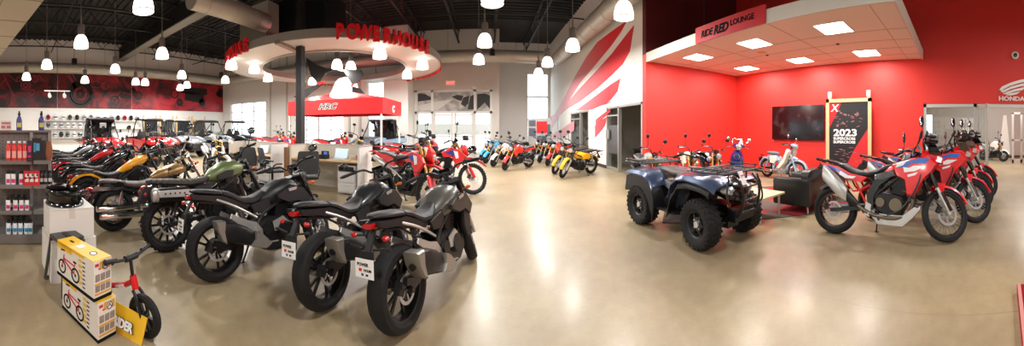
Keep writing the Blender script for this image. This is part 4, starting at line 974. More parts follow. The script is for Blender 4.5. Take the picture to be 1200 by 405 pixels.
# the last loop adds unseen lamps of the same kind to light the hall
# ------------------------------------------------------------ openings
def opening(name, axis, pos, u0, u1, z0, z1, cols, rows, fw=.06, gl=GLS, dep=.08, m=FR):
    """a framed window or overhead door: frame mesh with a glass pane child"""
    mb = MB(); P = (lambda u, z: (pos, u, z)) if axis == 'x' else (lambda u, z: (u, pos, z)); D = (lambda a, b: (dep, a, b)) if axis == 'x' else (lambda a, b: (a, dep, b))
    for i in range(cols + 1):
        u = u0 + (u1 - u0) * i / cols; mb.box(P(u, (z0 + z1) / 2), D(fw, z1 - z0 + fw))
    for j in range(rows + 1):
        z = z0 + (z1 - z0) * j / rows; mb.box(P((u0 + u1) / 2, z), D(u1 - u0, fw))
    o = mb.build(name, m); o['kind'] = 'structure'
    mb = MB(); mb.box(P((u0 + u1) / 2, (z0 + z1) / 2), (.008, u1 - u0, z1 - z0) if axis == 'x' else (u1 - u0, .008, z1 - z0)); mb.build('glass_pane', gl, o); return o
WF = mat('white_door_frame', 'd9d8d4', .45)
opening('door_1', 'y', YG + .12, *GD[0], 3, 5, m=WF); opening('door_2', 'y', YG + .12, *GD[1], 4, 5, m=WF)
opening('window_1', 'y', YG + .12, *GW, 1, 3, m=WF)
opening('window_2', 'y', YB + .12, *TW, 1, 3, m=WF, fw=.09)
opening('window_3', 'x', XS + .08, *SW, 1, 1)
# entrance storefront
EX = [onY(p, 150, YV).x for p in (487.5, 506.5, 531.5, 556.5, 575.5)]
mb = MB()
for x in (EX[0], EX[1], EX[3], EX[4]): mb.box((x, YV + .05, 1.87), (.13, .14, 3.74))
for z in (.06, 2.42, 3.68): mb.box(((EX[0] + EX[4]) / 2, YV + .05, z), (EX[4] - EX[0] + .13, .14, .13 if z > 1 else .1))
mb.box(((EX[1] + .0), YV + .05, 3.05), (.08, .12, 1.2)); mb.box((EX[3], YV + .05, 3.05), (.08, .12, 1.2))
o = mb.build('door_3', WF); o['kind'] = 'structure'
gp = MB(); gp.box(((EX[0] + EX[1]) / 2, YV + .06, 1.2), (EX[1] - EX[0], .01, 2.4)); gp.build('glass_pane', GLS, o)
gp = MB(); gp.box(((EX[3] + EX[4]) / 2, YV + .06, 1.2), (EX[4] - EX[3], .01, 2.4)); gp.build('glass_pane', GLS, o)
def photo_mat():
    m = bpy.data.materials.new('track_print'); m.use_nodes = True; nt = m.node_tree; b = nt.nodes['Principled BSDF']; tc = nt.nodes.new('ShaderNodeTexCoord'); n = nt.nodes.new('ShaderNodeTexNoise'); n.inputs['Scale'].default_value = 2.2; n.inputs['Detail'].default_value = 5
    r = nt.nodes.new('ShaderNodeValToRGB'); r.color_ramp.elements[0].position = .42; r.color_ramp.elements[0].color = lin('8c8984'); r.color_ramp.elements[1].position = .6; r.color_ramp.elements[1].color = lin('b9b5ae')
    nt.links.new(tc.outputs['Object'], n.inputs['Vector']); nt.links.new(n.outputs['Fac'], r.inputs[0]); nt.links.new(r.outputs[0], b.inputs['Base Color']); b.inputs['Roughness'].default_value = .5; return m
TP = photo_mat()
mb = MB(); mb.box(((EX[0] + EX[4]) / 2, YV + .03, 3.05), (EX[4] - EX[0], .02, 1.15)); tr = mb.build('transom_print', TP, o)
mb = MB(); pq = lambda *q: [(onY(a, b, YV).x, onY(a, b, YV).z) for a, b in q]
for poly in (((489, 119), (489, 109.5), (498, 110), (505, 114), (505, 117)), ((529, 113), (536, 111), (543, 112), (541, 118), (536, 117)), ((540, 122), (543, 114), (550, 112), (549, 121), (545, 125)), ((548, 128), (551, 113), (558, 109), (556.5, 128)), ((559, 128.5), (559, 110), (568, 109.5), (575, 112), (575, 128.5), (568, 120))):
    mb.prism(pq(*poly), YV + .012, YV + .019, smooth=False)
mb.build('print_figure', mat('print_dark', '2f2d2c', .6), tr)
mb = MB(); mb.prism(pq((489, 129.5), (489, 124), (505, 120), (530, 116), (520, 124), (512, 129.5)), YV + .016, YV + .0195, smooth=False); mb.build('print_road', mat('print_pale', 'c9c6c0', .6), tr)
for a, b, hx in ((EX[1] + .07, EX[2] - .02, 1), (EX[2] + .02, EX[3] - .07, -1)):
    d = MB()
    for x in (a + .06, b - .06): d.box((x, YV + .05, 1.2), (.12, .05, 2.3))
    for z in (.14, 1.02, 2.29): d.box(((a + b) / 2, YV + .05, z), (b - a - .2, .05, .2 if z < .5 else .1))
    d.box((b - .1 if hx > 0 else a + .1, YV - .0, 1.1), (.03, .06, .4)); dd = d.build('door_leaf', WF, o)
    g = MB(); g.box(((a + b) / 2, YV + .05, 1.2), (b - a - .2, .008, 2.2)); g.build('glass_pane', GLS, dd)
# bright things outside the entrance: pale canopy posts
mb = MB(); mb.box((-1.9, 23.5, 1.4), (9, .3, .9)); tag(mb.build('low_wall', mat('outside_wall', 'e8e6e2', .8)), 'pale low wall outside beyond the glass entrance doors', 'wall')
# exit sign
e = empty('exit_sign', (-2.08, YV - .03, 4.13)); tag(e, 'red lit exit sign on the wall above the entrance', 'exit sign')
mb = MB(); mb.box((0, 0, 0), (.56, .05, .30)); mb.build('housing', TRIM, e)
text('EXIT', .24, mat('exit_red', 'ff5a48', .5, emit=2.0), frame((-.25, -.028, -.08), (1, 0, 0), (0, 0, 1)), e, bold=.006, ext=.003)
# office doorways in the striped wall
def office(y0, y1, ztop, split, nm, n):
    o = MB()
    for y in (y0 + .04, split, y1 - .04): o.box((XS + .05, y, ztop / 2), (.12, .08, ztop))
    o.box((XS + .05, (y0 + y1) / 2, ztop - .04), (.12, y1 - y0, .08)); o.box((XS + .05, (split + y1) / 2, .06), (.12, y1 - split, .1)); o.box((XS + .05, (split + y1) / 2, 1.95), (.1, y1 - split, .05))
    f = o.build('door_%d' % n, FR); f['kind'] = 'structure'
    g = MB(); g.box((XS + .05, (split + y1) / 2, ztop / 2), (.01, y1 - split, ztop - .1)); g.build('glass_pane', GLS, f)
    g = MB(); g.box((XS + .044, (split + y1) / 2, 1.1), (.004, y1 - split - .1, 1.0)); g.build('frosted_film', glassmat('frost', 'b9c4c8', .25, .5), f)
    l = MB(); a = Vector((XS + .12, y0 + .1, 0)); l.box((a.x + .45, a.y, ztop / 2 - .04), (.9, .045, ztop - .12)); l.build('door_leaf', mat('door_grey', '6f6b66', .5), f)
office(OD1[0], OD1[1], 2.28, 9.2, 'a', 4); office(OD2[0], OD2[1], 2.3, 13.4, 'b', 5)
mb = MB()
mb.box((7.45, 11.3, 1.4), (.1, 7.6, 2.8)); mb.box((5.95, 11.3, 1.4), (3.0, .1, 2.8)); mb.box((5.95, 15.1, 1.4), (3.0, .1, 2.8)); mb.box((5.95, 7.62, 1.4), (3, .1, 2.8))
struct('wall_office', mb, mat('office_paint', 'b1aca4', .7))
mb = MB(); mb.box((6.0, 11.3, 2.85), (3.0, 7.7, .08)); struct('ceiling_office', mb, TILE)
def desk_simple(x, y, lb):
    e = empty('office_desk', (x, y, 0)); tag(e, lb, 'desk'); mb = MB(); mb.box((0, 0, .73), (1.4, .7, .04)); mb.build('desk_top', mat('desk_dark', '3b2c22', .5), e)
    for a in (-.64, .64): m = MB(); m.box((a, 0, .355), (.05, .62, .71)); m.build('leg', MBLK, e)
desk_simple(5.9, 9.4, 'dark office desk seen through the office doorway next to the lounge'); desk_simple(5.9, 13.0, 'dark office desk inside the further office doorway')
for x, y, lb in ((5.6, 9.3, 'dark monitor on the desk in the office next to the lounge'), (5.6, 12.9, 'dark monitor on the desk in the further office')):
    e = empty('monitor', (x, y, .75)); tag(e, lb, 'monitor'); m = MB(); m.box((0, 0, .28), (.04, .5, .32)); m.build('screen', GBLK, e); m = MB(); m.box((0, 0, .01), (.18, .22, .02)); m.cyl((0, 0, 0), (0, 0, .2), .02); m.build('stand', MBLK, e)
mb = MB(); p = onX(712, 157, XS - .02); mb.box(p, (.04, .28, .34)); tag(mb.build('wall_panel', mat('panel_grey', '85827c', .5)), 'small grey control panel on the striped wall beside the office doorway', 'control panel')
for i in range(3):
    pass
# ------------------------------------------------------------ red stripes printed on the white wall
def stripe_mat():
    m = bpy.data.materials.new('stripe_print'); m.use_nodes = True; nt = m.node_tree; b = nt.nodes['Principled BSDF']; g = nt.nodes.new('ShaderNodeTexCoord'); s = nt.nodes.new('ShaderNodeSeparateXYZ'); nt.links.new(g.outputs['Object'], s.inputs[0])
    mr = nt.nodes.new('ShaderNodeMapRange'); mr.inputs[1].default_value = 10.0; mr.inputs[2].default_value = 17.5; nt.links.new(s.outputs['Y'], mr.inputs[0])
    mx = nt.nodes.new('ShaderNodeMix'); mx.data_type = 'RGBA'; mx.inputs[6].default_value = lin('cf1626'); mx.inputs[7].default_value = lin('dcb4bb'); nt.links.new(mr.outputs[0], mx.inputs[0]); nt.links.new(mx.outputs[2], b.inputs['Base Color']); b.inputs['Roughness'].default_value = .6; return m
STM = stripe_mat()
_si = [0]
def stripe(pxs, lb):
    _si[0] += 1
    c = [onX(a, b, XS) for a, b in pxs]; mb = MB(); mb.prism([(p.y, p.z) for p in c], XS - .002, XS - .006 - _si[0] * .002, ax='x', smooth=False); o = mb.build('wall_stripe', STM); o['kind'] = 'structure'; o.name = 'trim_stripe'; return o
z4 = lambda *q: [(600 + a / 3, b / 3) for a, b in q]
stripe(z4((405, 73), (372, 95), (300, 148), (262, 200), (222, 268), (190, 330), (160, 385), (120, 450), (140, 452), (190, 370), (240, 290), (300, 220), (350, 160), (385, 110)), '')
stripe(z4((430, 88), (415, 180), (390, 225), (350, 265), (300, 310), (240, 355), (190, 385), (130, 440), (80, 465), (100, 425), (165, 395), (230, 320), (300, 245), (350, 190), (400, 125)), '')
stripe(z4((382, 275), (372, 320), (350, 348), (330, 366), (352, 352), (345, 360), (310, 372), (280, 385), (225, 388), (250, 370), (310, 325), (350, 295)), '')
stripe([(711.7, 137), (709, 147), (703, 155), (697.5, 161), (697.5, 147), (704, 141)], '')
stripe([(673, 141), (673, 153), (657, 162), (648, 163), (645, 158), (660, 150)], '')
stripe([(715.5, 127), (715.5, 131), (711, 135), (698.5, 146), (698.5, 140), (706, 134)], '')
# ------------------------------------------------------------ mural
def mural_mat(seed, hot):
    m = bpy.data.materials.new('mural_print'); m.use_nodes = True; nt = m.node_tree; b = nt.nodes['Principled BSDF']; g = nt.nodes.new('ShaderNodeTexCoord'); N = nt.nodes.new
    mp = N('ShaderNodeMapping'); mp.inputs['Location'].default_value = (seed, seed, 0); nt.links.new(g.outputs['Object'], mp.inputs[0])
    n = N('ShaderNodeTexNoise'); n.inputs['Scale'].default_value = .9; n.inputs['Detail'].default_value = 9; n.inputs['Roughness'].default_value = .62; n.inputs['Distortion'].default_value = 1.2; nt.links.new(mp.outputs[0], n.inputs['Vector'])
    r = N('ShaderNodeValToRGB'); r.color_ramp.elements[0].position = .42 - hot * .06; r.color_ramp.elements[0].color = lin('190b0d'); r.color_ramp.elements[1].position = .54 - hot * .08; r.color_ramp.elements[1].color = lin('6e0e18')
    e = r.color_ramp.elements.new(.7 - hot * .1); e.color = lin('b01c2b')
    nt.links.new(n.outputs['Fac'], r.inputs[0]); nt.links.new(r.outputs[0], b.inputs['Base Color']); b.inputs['Roughness'].default_value = .5; return m
def onM(px, py): return onX(px, py, XM)
ybreak = onM(154, 110).y; MP = [(YK, 3.2, -.3, 0, ''), (3.2, ybreak, 3.1, .4, ''), (ybreak, 15.86, 7.7, 1.6, '')]
MP[0] = (-2.2, 2.6, 4.2, -.6, '')
MP[1] = (2.6, ybreak, 3.1, .3, '')
lbs = ['dark red wall mural panel with a large engine and wheel print', 'red and black wall mural panel with wheel and dirt bike prints', 'bright red wall mural panel beside the garage wall']
for (a, b, sd, ht, _), lb in zip(MP, lbs):
    e = empty('wall_mural_panel', (XM + .03, (a + b) / 2, 4.0)); e.name = 'mural_panel'; tag(e, lb, 'mural', None)
    mb = MB(); mb.box((.02, 0, 0), (.04, b - a - .05, 2.36)); mb.build('print_board', mural_mat(sd, ht), e)
    pr = MB(); pk = MB()
    def ringp(mbx, px, py, rpx, w, k=1.0):
        p = onM(px, py) - Vector(e.location); R = rpx * 21 / F; mbx.lathe([(R - w, .045), (R, .045), (R, .049), (R - w, .049)], (0, p.y, p.z), 'x', 32, True)
    def barp(mbx, a1, b1, a2, b2, w): p = onM(a1, b1) - Vector(e.location); q = onM(a2, b2) - Vector(e.location); mbx.bar((.047, p.y, p.z), (.047, q.y, q.z), .004 if False else w, .004, up=(1, 0, 0))
    if sd == 4.2:
        ringp(pk, 3, 116, 9, .1); ringp(pk, 3, 116, 6.5, .06); ringp(pr, 30, 100, 5.5, .07); ringp(pr, 30, 100, 3, .08); ringp(pr, 41, 93, 3.4, .06); ringp(pr, 22, 93, 2.8, .05); ringp(pr, 37, 108, 3.5, .06)
        for q in ((4, 88, 16, 112, .08), (8, 86, 20, 96, .05), (45, 88, 52, 96, .06), (0, 100, 8, 92, .07)): barp(pr, *q)
    elif sd == 3.1:
        ringp(pk, 94, 110, 15, .42); ringp(pr, 94, 110, 12, .05); ringp(pr, 94, 110, 8.5, .06); ringp(pk, 94, 110, 5, .2); ringp(pr, 94, 110, 2, .06)
        for i in range(7): t = i * .9; barp(pr, 94 + 2.2 * math.cos(t), 110 + 2.2 * math.sin(t), 94 + 8 * math.cos(t), 110 + 8 * math.sin(t), .03)
        for q in ((80, 88, 90, 106, .2), (84, 86, 94, 104, .1)): barp(pr, *q)
        ringp(pk, 134, 118, 6, .12); barp(pk, 137, 103, 153, 108, .26); barp(pk, 140, 112, 153, 114, .3); barp(pk, 134, 118, 142, 108, .1); ringp(pr, 122, 101, 4, .05); barp(pk, 143, 97, 148, 106, .14)
        for i in range(4): barp(pr, 104, 95 + i * 7, 116, 96 + i * 7, .04)
    else:
        ringp(pk, 161.5, 112, 5.2, .11); barp(pk, 154.5, 103, 161.5, 112, .09); barp(pk, 154.5, 106, 158, 104, .3); ringp(pk, 204, 110, 6, .1); barp(pk, 212, 105, 242, 108, .5); barp(pk, 216, 112, 238, 116, .7); ringp(pk, 210, 120, 5, .25); ringp(pk, 236, 120, 5, .25)
        barp(pk, 258, 104, 257, 114, .5); ringp(pk, 255, 110, 3.5, .2)
    if pr.v: pr.build('print_highlight', mat('mural_light', '8f2c36', .5), e)
    if pk.v: pk.build('print_silhouette', mat('mural_dark', '1d1113', .5), e)
# ------------------------------------------------------------ ring sign
RC = Vector((-6.59, 11.78, 0)); RO, RI, RZ = 4.67, 3.24, 4.2; toc = math.atan2(-RC.y, -RC.x)
e = empty('ring_sign', (RC.x, RC.y, RZ)); tag(e, 'large white ring sign hung from the roof with red raised letters around its rim', 'sign')
mb = MB(); mb.lathe([(RI, 0), (RO, 0), (RO, .02), (RI, .02)], n=96, closed=True)
def perf():
    m = mat('ring_soffit', 'd6d3ce', .5); nt = m.node_tree; g = nt.nodes.new('ShaderNodeTexCoord'); w = nt.nodes.new('ShaderNodeTexWave'); w.inputs['Scale'].default_value = 6; nt.links.new(g.outputs['Object'], w.inputs['Vector']); bp = nt.nodes.new('ShaderNodeBump'); bp.inputs['Strength'].default_value = .5; bp.inputs['Distance'].default_value = .02; nt.links.new(w.outputs['Fac'], bp.inputs['Height']); nt.links.new(bp.outputs['Normal'], nt.nodes['Principled BSDF'].inputs['Normal']); return m
mb.build('underside_panel', perf(), e)
mb = MB(); mb.lathe([(RO, -.03), (RO + .05, -.03), (RO + .05, .24), (RO, .24)], n=96, closed=True); mb.lathe([(RI - .05, -.06), (RI, -.06), (RI, .2), (RI - .05, .2)], n=96, closed=True)
mb.build('rim', mat('ring_rim', 'a8a49d', .4, .4), e)
mb = MB(); a = toc - .38; c_, s_ = math.cos(a), math.sin(a); mb.bar((c_ * RI, s_ * RI, -.02), (c_ * (RO + .06), s_ * (RO + .06), -.02), .2, .12); mb.build('splice_beam', mat('ring_splice', '8f857b', .5), e)
for i in range(6):
    a = i * PI / 3 + .4; r_ = (RO + RI) / 2; mb = MB(); mb.cyl((r_ * math.cos(a), r_ * math.sin(a), .0), (r_ * math.cos(a), r_ * math.sin(a), ZD - RZ), .015, n=6); mb.build('hanger_rod', JOI, e)
LR = mat('letter_red', 'e21a22', .4)
for st in (.034, -1.36, 1.43, 2.85):
    for i, ch in enumerate('POWERHOUSE'):
        # clockwise seen from below/outside: first letter towards the camera
        al = toc + (st + i * .077); nrm = Vector((math.cos(al), math.sin(al), 0)); xd = Vector((-math.sin(al), math.cos(al), 0))
        pos = nrm * (RO + .12) - xd * .16 + Vector((0, 0, -.08)); text(ch, .6, LR, frame(pos + xd * .16, xd, (0, 0, 1)), e, 'letter', ext=.04, bold=.03, xs=.72, align='CENTER')
# ------------------------------------------------------------ canopy tent
TX0, TX1, TY0, TY1 = -8.6, -4.0, 11.0, 13.6
e = empty('canopy_tent', (TX1, TY0, 0)); tag(e, 'red pop-up canopy tent with white legs and a black and white pointed top', 'canopy tent')
Lc = lambda x, y, z: (x - TX1, y - TY0, z)
TR_ = mat('tent_red', 'd81a1f', .5)
def tent_hang(a, b):
    mb = MB(); mb.sheet(Lc(a[0], a[1], 2.08), Lc(b[0], b[1], 2.08), Lc(b[0], b[1], 2.72), Lc(a[0], a[1], 2.72), .03); return mb.build('valance', TR_, e)
v1 = tent_hang((TX0, TY0), (TX1, TY0)); v2 = tent_hang((TX1, TY0), (TX1, TY1)); tent_hang((TX0, TY1), (TX1, TY1)); tent_hang((TX0, TY0), (TX0, TY1))
for x in (TX0 + .06, TX1 - .06):
    for y in (TY0 + .06, TY1 - .06): mb = MB(); mb.box(Lc(x, y, 1.05), (.06, .06, 2.1)); mb.box(Lc(x, y, .01), (.16, .16, .02)); mb.build('leg', TRIM, e)
mb = MB()
cx_, cy_ = (TX0 + TX1) / 2, (TY0 + TY1) / 2
co = [Lc(TX0, TY0, 2.72), Lc(TX1, TY0, 2.72), Lc(TX1, TY1, 2.72), Lc(TX0, TY1, 2.72)]; c4 = [Lc(cx_ - .5, cy_ - .3, 3.1), Lc(cx_ + .5, cy_ - .3, 3.1), Lc(cx_ + .5, cy_ + .3, 3.1), Lc(cx_ - .5, cy_ + .3, 3.1)]
mb._add(co + c4, [(0, 1, 5, 4), (1, 2, 6, 5), (2, 3, 7, 6), (3, 0, 4, 7), (4, 5, 6, 7)], False); mb.build('canopy_top', TR_, e)
yw = 12.2
wp = lambda q: [(onY(a, b, yw).x - TX1, onY(a, b, yw).z) for a, b in q]
DKF, WHF = mat('tent_black', '1c1c1e', .5), mat('tent_white', 'd9d5cc', .6)
mb = MB(); mb.lathe([(1.05, 0), (.78, .2), (.62, .5), (.52, .8), (.36, 1.0), (0, 1.1)], (onY(405, 110, yw).x - TX1, yw - TY0, 2.74), 'z', 28); mb.build('canopy_peak', WHF, e)
mb = MB()
for q in (((372, 72), (384, 80), (396, 84.5), (415, 85.5), (434, 87), (436, 92), (432, 99), (424, 103), (415, 88), (404, 86), (394, 90), (386, 101), (378, 92)), ((358, 116), (366, 109), (384, 102), (393, 101), (380, 109), (372, 116)), ((424, 104), (433, 107), (438, 113), (424, 111))):
    mb.prism(wp(q), yw - TY0 - 1.0, yw - TY0 - .94, smooth=False)
mb.build('canopy_wing', DKF, e)
mb = MB()
for q in (((384, 99), (396, 99), (388, 103)), ((422, 103), (428, 101), (424, 105.5))): mb.prism(wp(q), yw - TY0 - 1.05, yw - TY0 - 1.02, smooth=False)
mb.build('wing_accent', TR_, e)
text('HRC', .32, WHT, frame((onY(374, 150, TY0).x - TX1 - .02, -.022, 2.32), (1, 0, 0), (0, 0, 1)), v1, 'lettering', ext=.004, bold=.024, xs=1.3, shear=.35)
text('HRC', .32, TBLK, frame((onY(374, 150, TY0).x - TX1 - .02, -.026, 2.32), (1, 0, 0), (0, 0, 1)), v1, 'lettering', ext=.004, bold=.0, xs=1.3, shear=.35)
text('C', .4, WHT, frame((.022, 1.2, 2.2), (0, 1, 0), (0, 0, 1)), v2, 'lettering', ext=.003, bold=.02, xs=1.0, shear=.3)
# ------------------------------------------------------------ lounge sign, television, poster, wall logo
e = empty('lounge_sign', (XS + .01, 4.18, 3.40)); tag(e, 'red hanging sign reading RIDE RED LOUNGE on the lounge ceiling edge', 'sign')
SGR = mat('sign_red', 'bb121c', .6)
mb = MB(); mb.box((0, 0, .17), (.04, 1.95, .35)); mb.build('sign_board', SGR, e)
text('RIDE', .2, TBLK, frame((-.024, .78, .09), (0, -1, 0), (0, 0, 1)), e, 'lettering', .003, .006, .85, shear=.25)
text('RED', .25, TBLK, frame((-.024, .38, .07), (0, -1, 0), (0, 0, 1)), e, 'lettering', .003, .01, .9, shear=.25)
text('LOUNGE', .155, TBLK, frame((-.024, -.1, .14), (0, -1, 0), (0, 0, 1)), e, 'lettering', .003, .004, .98)
for y in (-.7, .7): mb = MB(); mb.cyl((0, y, .34), (0, y, ZD - 3.4), .006, n=5); mb.build('hanger_wire', JOI, e)
e = empty('television', (XL - .06, 4.76, 1.13)); tag(e, 'large black flat television on the red lounge wall', 'television')
mb = MB(); mb.box((0, 0, .54), (.06, 1.88, 1.08)); mb.build('casing', GBLK, e)
def tv():
    m = bpy.data.materials.new('tv_screen'); m.use_nodes = True; nt = m.node_tree; b = nt.nodes['Principled BSDF']; tc = nt.nodes.new('ShaderNodeTexCoord'); n = nt.nodes.new('ShaderNodeTexNoise'); n.inputs['Scale'].default_value = 3; n.inputs['Detail'].default_value = 6
    r = nt.nodes.new('ShaderNodeValToRGB'); r.color_ramp.elements[0].position = .5; r.color_ramp.elements[0].color = lin('0c0b0d'); r.color_ramp.elements[1].position = .75; r.color_ramp.elements[1].color = lin('3c3436')
    nt.links.new(tc.outputs['Object'], n.inputs['Vector']); nt.links.new(n.outputs['Fac'], r.inputs[0]); nt.links.new(r.outputs[0], b.inputs['Base Color']); b.inputs['Roughness'].default_value = .12; return m
mb = MB(); mb.box((-.033, 0, .54), (.006, 1.82, 1.02)); mb.build('screen', tv(), e)
py0, py1 = onX(1024, 150, XL).y, onX(972, 150, XL).y; pyc = (py0 + py1) / 2; pw = py1 - py0
e = empty('poster_stand', (XL - .16, pyc, 0)); tag(e, 'tall wooden poster stand with a black and red 2023 supercross poster', 'poster stand')
WD = mat('pale_pine', 'cdb083', .55, noise=.1, nscale=20)
for s in (-1, 1):
    mb = MB(); mb.box((0, s * (pw / 2 - .09), 1.28), (.09, .09, 2.56)); mb.build('post', WD, e)
    mb = MB(); mb.box((-.05, s * (pw / 2 - .1), 2.47), (.015, .11, .16)); mb.build('bracket', TRIM, e)
mb = MB(); mb.box((-.07, 0, 2.29), (.05, pw, .1)); mb.box((-.07, 0, .3), (.05, pw, .1))
for s in (-1, 1): mb.box((-.07, s * (pw / 2 - .05), 1.3), (.05, .1, 2.08))
mb.build('frame', WD, e)
mb = MB(); mb.box((-.05, 0, 1.3), (.02, pw - .18, 1.92)); pb = mb.build('poster', mat('poster_black', '17171a', .35, noise=.4, nscale=9), e)
hw_ = (pw - .2) / 2
mb = MB(); mb.prism([(hw_, .36), (hw_, .36), (-hw_, .36), (-hw_, 1.5), (-.18, .9), (.1, .36)], -.062, -.066, ax='x'); mb.prism([(hw_, 2.24), (.2, 2.24), (hw_, 1.5)], -.062, -.066, ax='x'); mb.build('poster_red', SGR, pb)
mb = MB(); R5 = random.Random(5)
for i in range(26): y = R5.uniform(-.4, .4); z = R5.uniform(1.55, 2.0); mb.box((-.0635, y, z), (.002, R5.uniform(.03, .12), R5.uniform(.01, .05)), Matrix.Rotation(R5.uniform(-.6, .6), 3, 'X'))
for i in range(22): y = R5.uniform(-.4, .42); z = R5.uniform(.55, .95); mb.box((-.0675, y, z), (.002, R5.uniform(.04, .14), R5.uniform(.01, .02)))
mb.build('poster_detail', mat('poster_grey', '8d5f62', .5), pb)
text('2023', .27, WHT, frame((-.068, hw_ - .13, 1.28), (0, -1, 0), (0, 0, 1)), pb, 'lettering', .001, .008, 1.35)
text('SUPERCROSS', .1, WHT, frame((-.068, hw_ - .13, 1.17), (0, -1, 0), (0, 0, 1)), pb, 'lettering', .001, .003, 1.15)
text('SUPERCROSS', .1, WHT, frame((-.068, hw_ - .13, 1.07), (0, -1, 0), (0, 0, 1)), pb, 'lettering', .001, .003, 1.15)
text('X', .3, WHT, frame((-.068, hw_ - .05, 1.98), (0, -1, 0), (0, 0, 1)), pb, 'lettering', .001, .004, 1.0, shear=.2)
e = empty('wing_logo', (XL - .02, onX(1186, 118, XL).y, onX(1186, 118, XL).z)); tag(e, 'silver wing emblem with HONDA lettering on the red wall', 'logo')
LG = mat('logo_silver', 'cfc8c0', .4, .3)
mb = MB()
for q in (((1170.5, 105.5), (1174, 101.5), (1184, 97), (1196, 93.5), (1210, 91.5), (1209, 94.5), (1196, 97), (1184, 100.5), (1176, 104.5), (1174, 107)), ((1172, 108), (1177, 105), (1185, 101.5), (1197, 98.2), (1207, 96.5), (1204, 100), (1195, 101.5), (1184, 104.7), (1176, 108.5)), ((1174.5, 110), (1180, 107.5), (1188, 105), (1202, 101.8), (1198, 105.5), (1188, 107.5), (1180, 110.5)), ((1178, 111.7), (1184, 109.5), (1196, 107), (1191, 110.5), (1185, 111.8))):
    c = [onX(a, b, XL) - Vector(e.location) for a, b in q]; mb.prism([(p.y, p.z) for p in c], 0, -.03, ax='x', smooth=False)
mb.build('wing', LG, e)
hy = onX(1170, 118, XL).y - e.location.y
text('HONDA', .165, LG, frame((-.02, hy, .0), (0, -1, 0), (0, 0, 1)), e, 'lettering', .012, .006, 1.18)
c = onX(1189.5, 65, XL - .03)
mb = MB(); mb.lathe([(0, -.06), (.05, -.05), (.062, -.02), (.062, -.06), (.1, -.05), (.105, 0)], c, 'x', 20); mb.mi(1); mb.ell(c + Vector((-.05, 0, 0)), (.02, .055, .055)); tag(mb.build('security_camera', (TRIM, GBLK)), 'small round white-rimmed black camera on the dark red wall above the wing logo', 'camera')
# ------------------------------------------------------------ showroom through the glass beside the red wall
ey = lambda p: onX(p, 150, XL).y
mb = MB()
for y in (.85, ey(1143), -2.55): mb.box((XL + .08, y, 1.08), (.12, .09, 2.17))
mb.box((XL + .08, -.85, 2.12), (.12, 3.5, .09)); mb.box((XL + .08, (.85 + ey(1143)) / 2, .05), (.12, .85 - ey(1143), .1))
o = mb.build('door_6', FR); o['kind'] = 'structure'
mb = MB(); mb.box((XL + .08, (.85 + ey(1143)) / 2, 1.1), (.01, .85 - ey(1143), 2.1)); mb.build('glass_pane', GLS, o)
h0 = Vector((XL, ey(1143) - .06, 0)); h1 = Vector((7.36, -.79, 0)); dv_ = (h1 - h0).normalized(); Lh = (h1 - h0).length
mb = MB(); rz = math.atan2(dv_.y, dv_.x)
for t, w in ((.05, .1), (Lh - .05, .1)): mb.box(h0 + dv_ * t + Vector((0, 0, 1.06)), (w, .05, 2.08), rz)
for z, hh in ((.1, .18), (2.06, .1)): mb.box(h0 + dv_ * Lh / 2 + Vector((0, 0, z)), (Lh, .05, hh), rz)
dl = mb.build('door_leaf', FR, o)
mb = MB(); mb.box(h0 + dv_ * Lh / 2 + Vector((0, 0, 1.06)), (Lh - .1, .008, 1.96), rz); mb.build('glass_pane', GLS, dl)
mb = MB(); mb.tube([h0 + dv_ * (Lh - .1) + Vector((-.04, -.06, .85)), h0 + dv_ * (Lh - .1) + Vector((-.06, -.09, 1.0)), h0 + dv_ * (Lh - .1) + Vector((-.04, -.06, 1.2))], .014); mb.build('door_handle', CHR, dl)
XR = 14.9; SRW = mat('showroom_wall', 'a39c96', .6)
wall_grid('wall_showroom_back', 'x', XR, .2, -6.5, 3.2, 0, 3.6, [(1.15, 2.35, 0, 2.2)], SRW)
mb = MB(); mb.box((11.5, 3.2, 1.8), (6.6, .15, 3.6)); struct('wall_showroom_side', mb, mat('cream_wall', 'ddd6c6', .7))
mb = MB(); mb.box((9.6, 1.9, 1.8), (.9, 1.6, 3.6)); struct('wall_showroom_pier', mb, mat('cream_wall'))
mb = MB(); mb.box((11.75, -1.6, 3.65), (6.5, 9.8, .1)); struct('ceiling_showroom', mb, TILE)
mb = MB(); mb.box((XR - .01, -1.8, .06), (.02, 5.6, .12)); struct('baseboard_showroom', mb, BASEB)
o = opening('door_7', 'x', XR + .08, 1.15, 2.35, 0, 2.2, 2, 1, m=WF)
mb = MB(); a1, a2 = onX(1171, 180, XR - .02).y, onX(1184, 180, XR - .02).y
mb.prism([(a1, .2), (a2, .2), ((a1 + a2) / 2 - .08, 2.15), ((a1 + a2) / 2 + .08, 2.15)], XR - .03, XR - .01, ax='x', smooth=False); tag(mb.build('wall_shape', mat('shape_pale', 'd8d2ca', .6)), 'tall pale tapering shape on the grey wall behind the white scooter', 'wall graphic')  # thin pale tapering slab against the grey wall
e = empty('wall_slogan', (XR - .02, onX(1127, 145, XR).y, 1.15)); tag(e, 'pale lettering on the grey wall of the room behind the glass', 'lettering')
for i, t in enumerate(('THE', 'NEXT', 'BEST')): text(t, .3, mat('slogan_white', 'e6e0da', .6), frame((0, 0, .62 - i * .45), (0, -1, 0), (0, 0, 1)), e, 'lettering', .006, .004, 1.2)
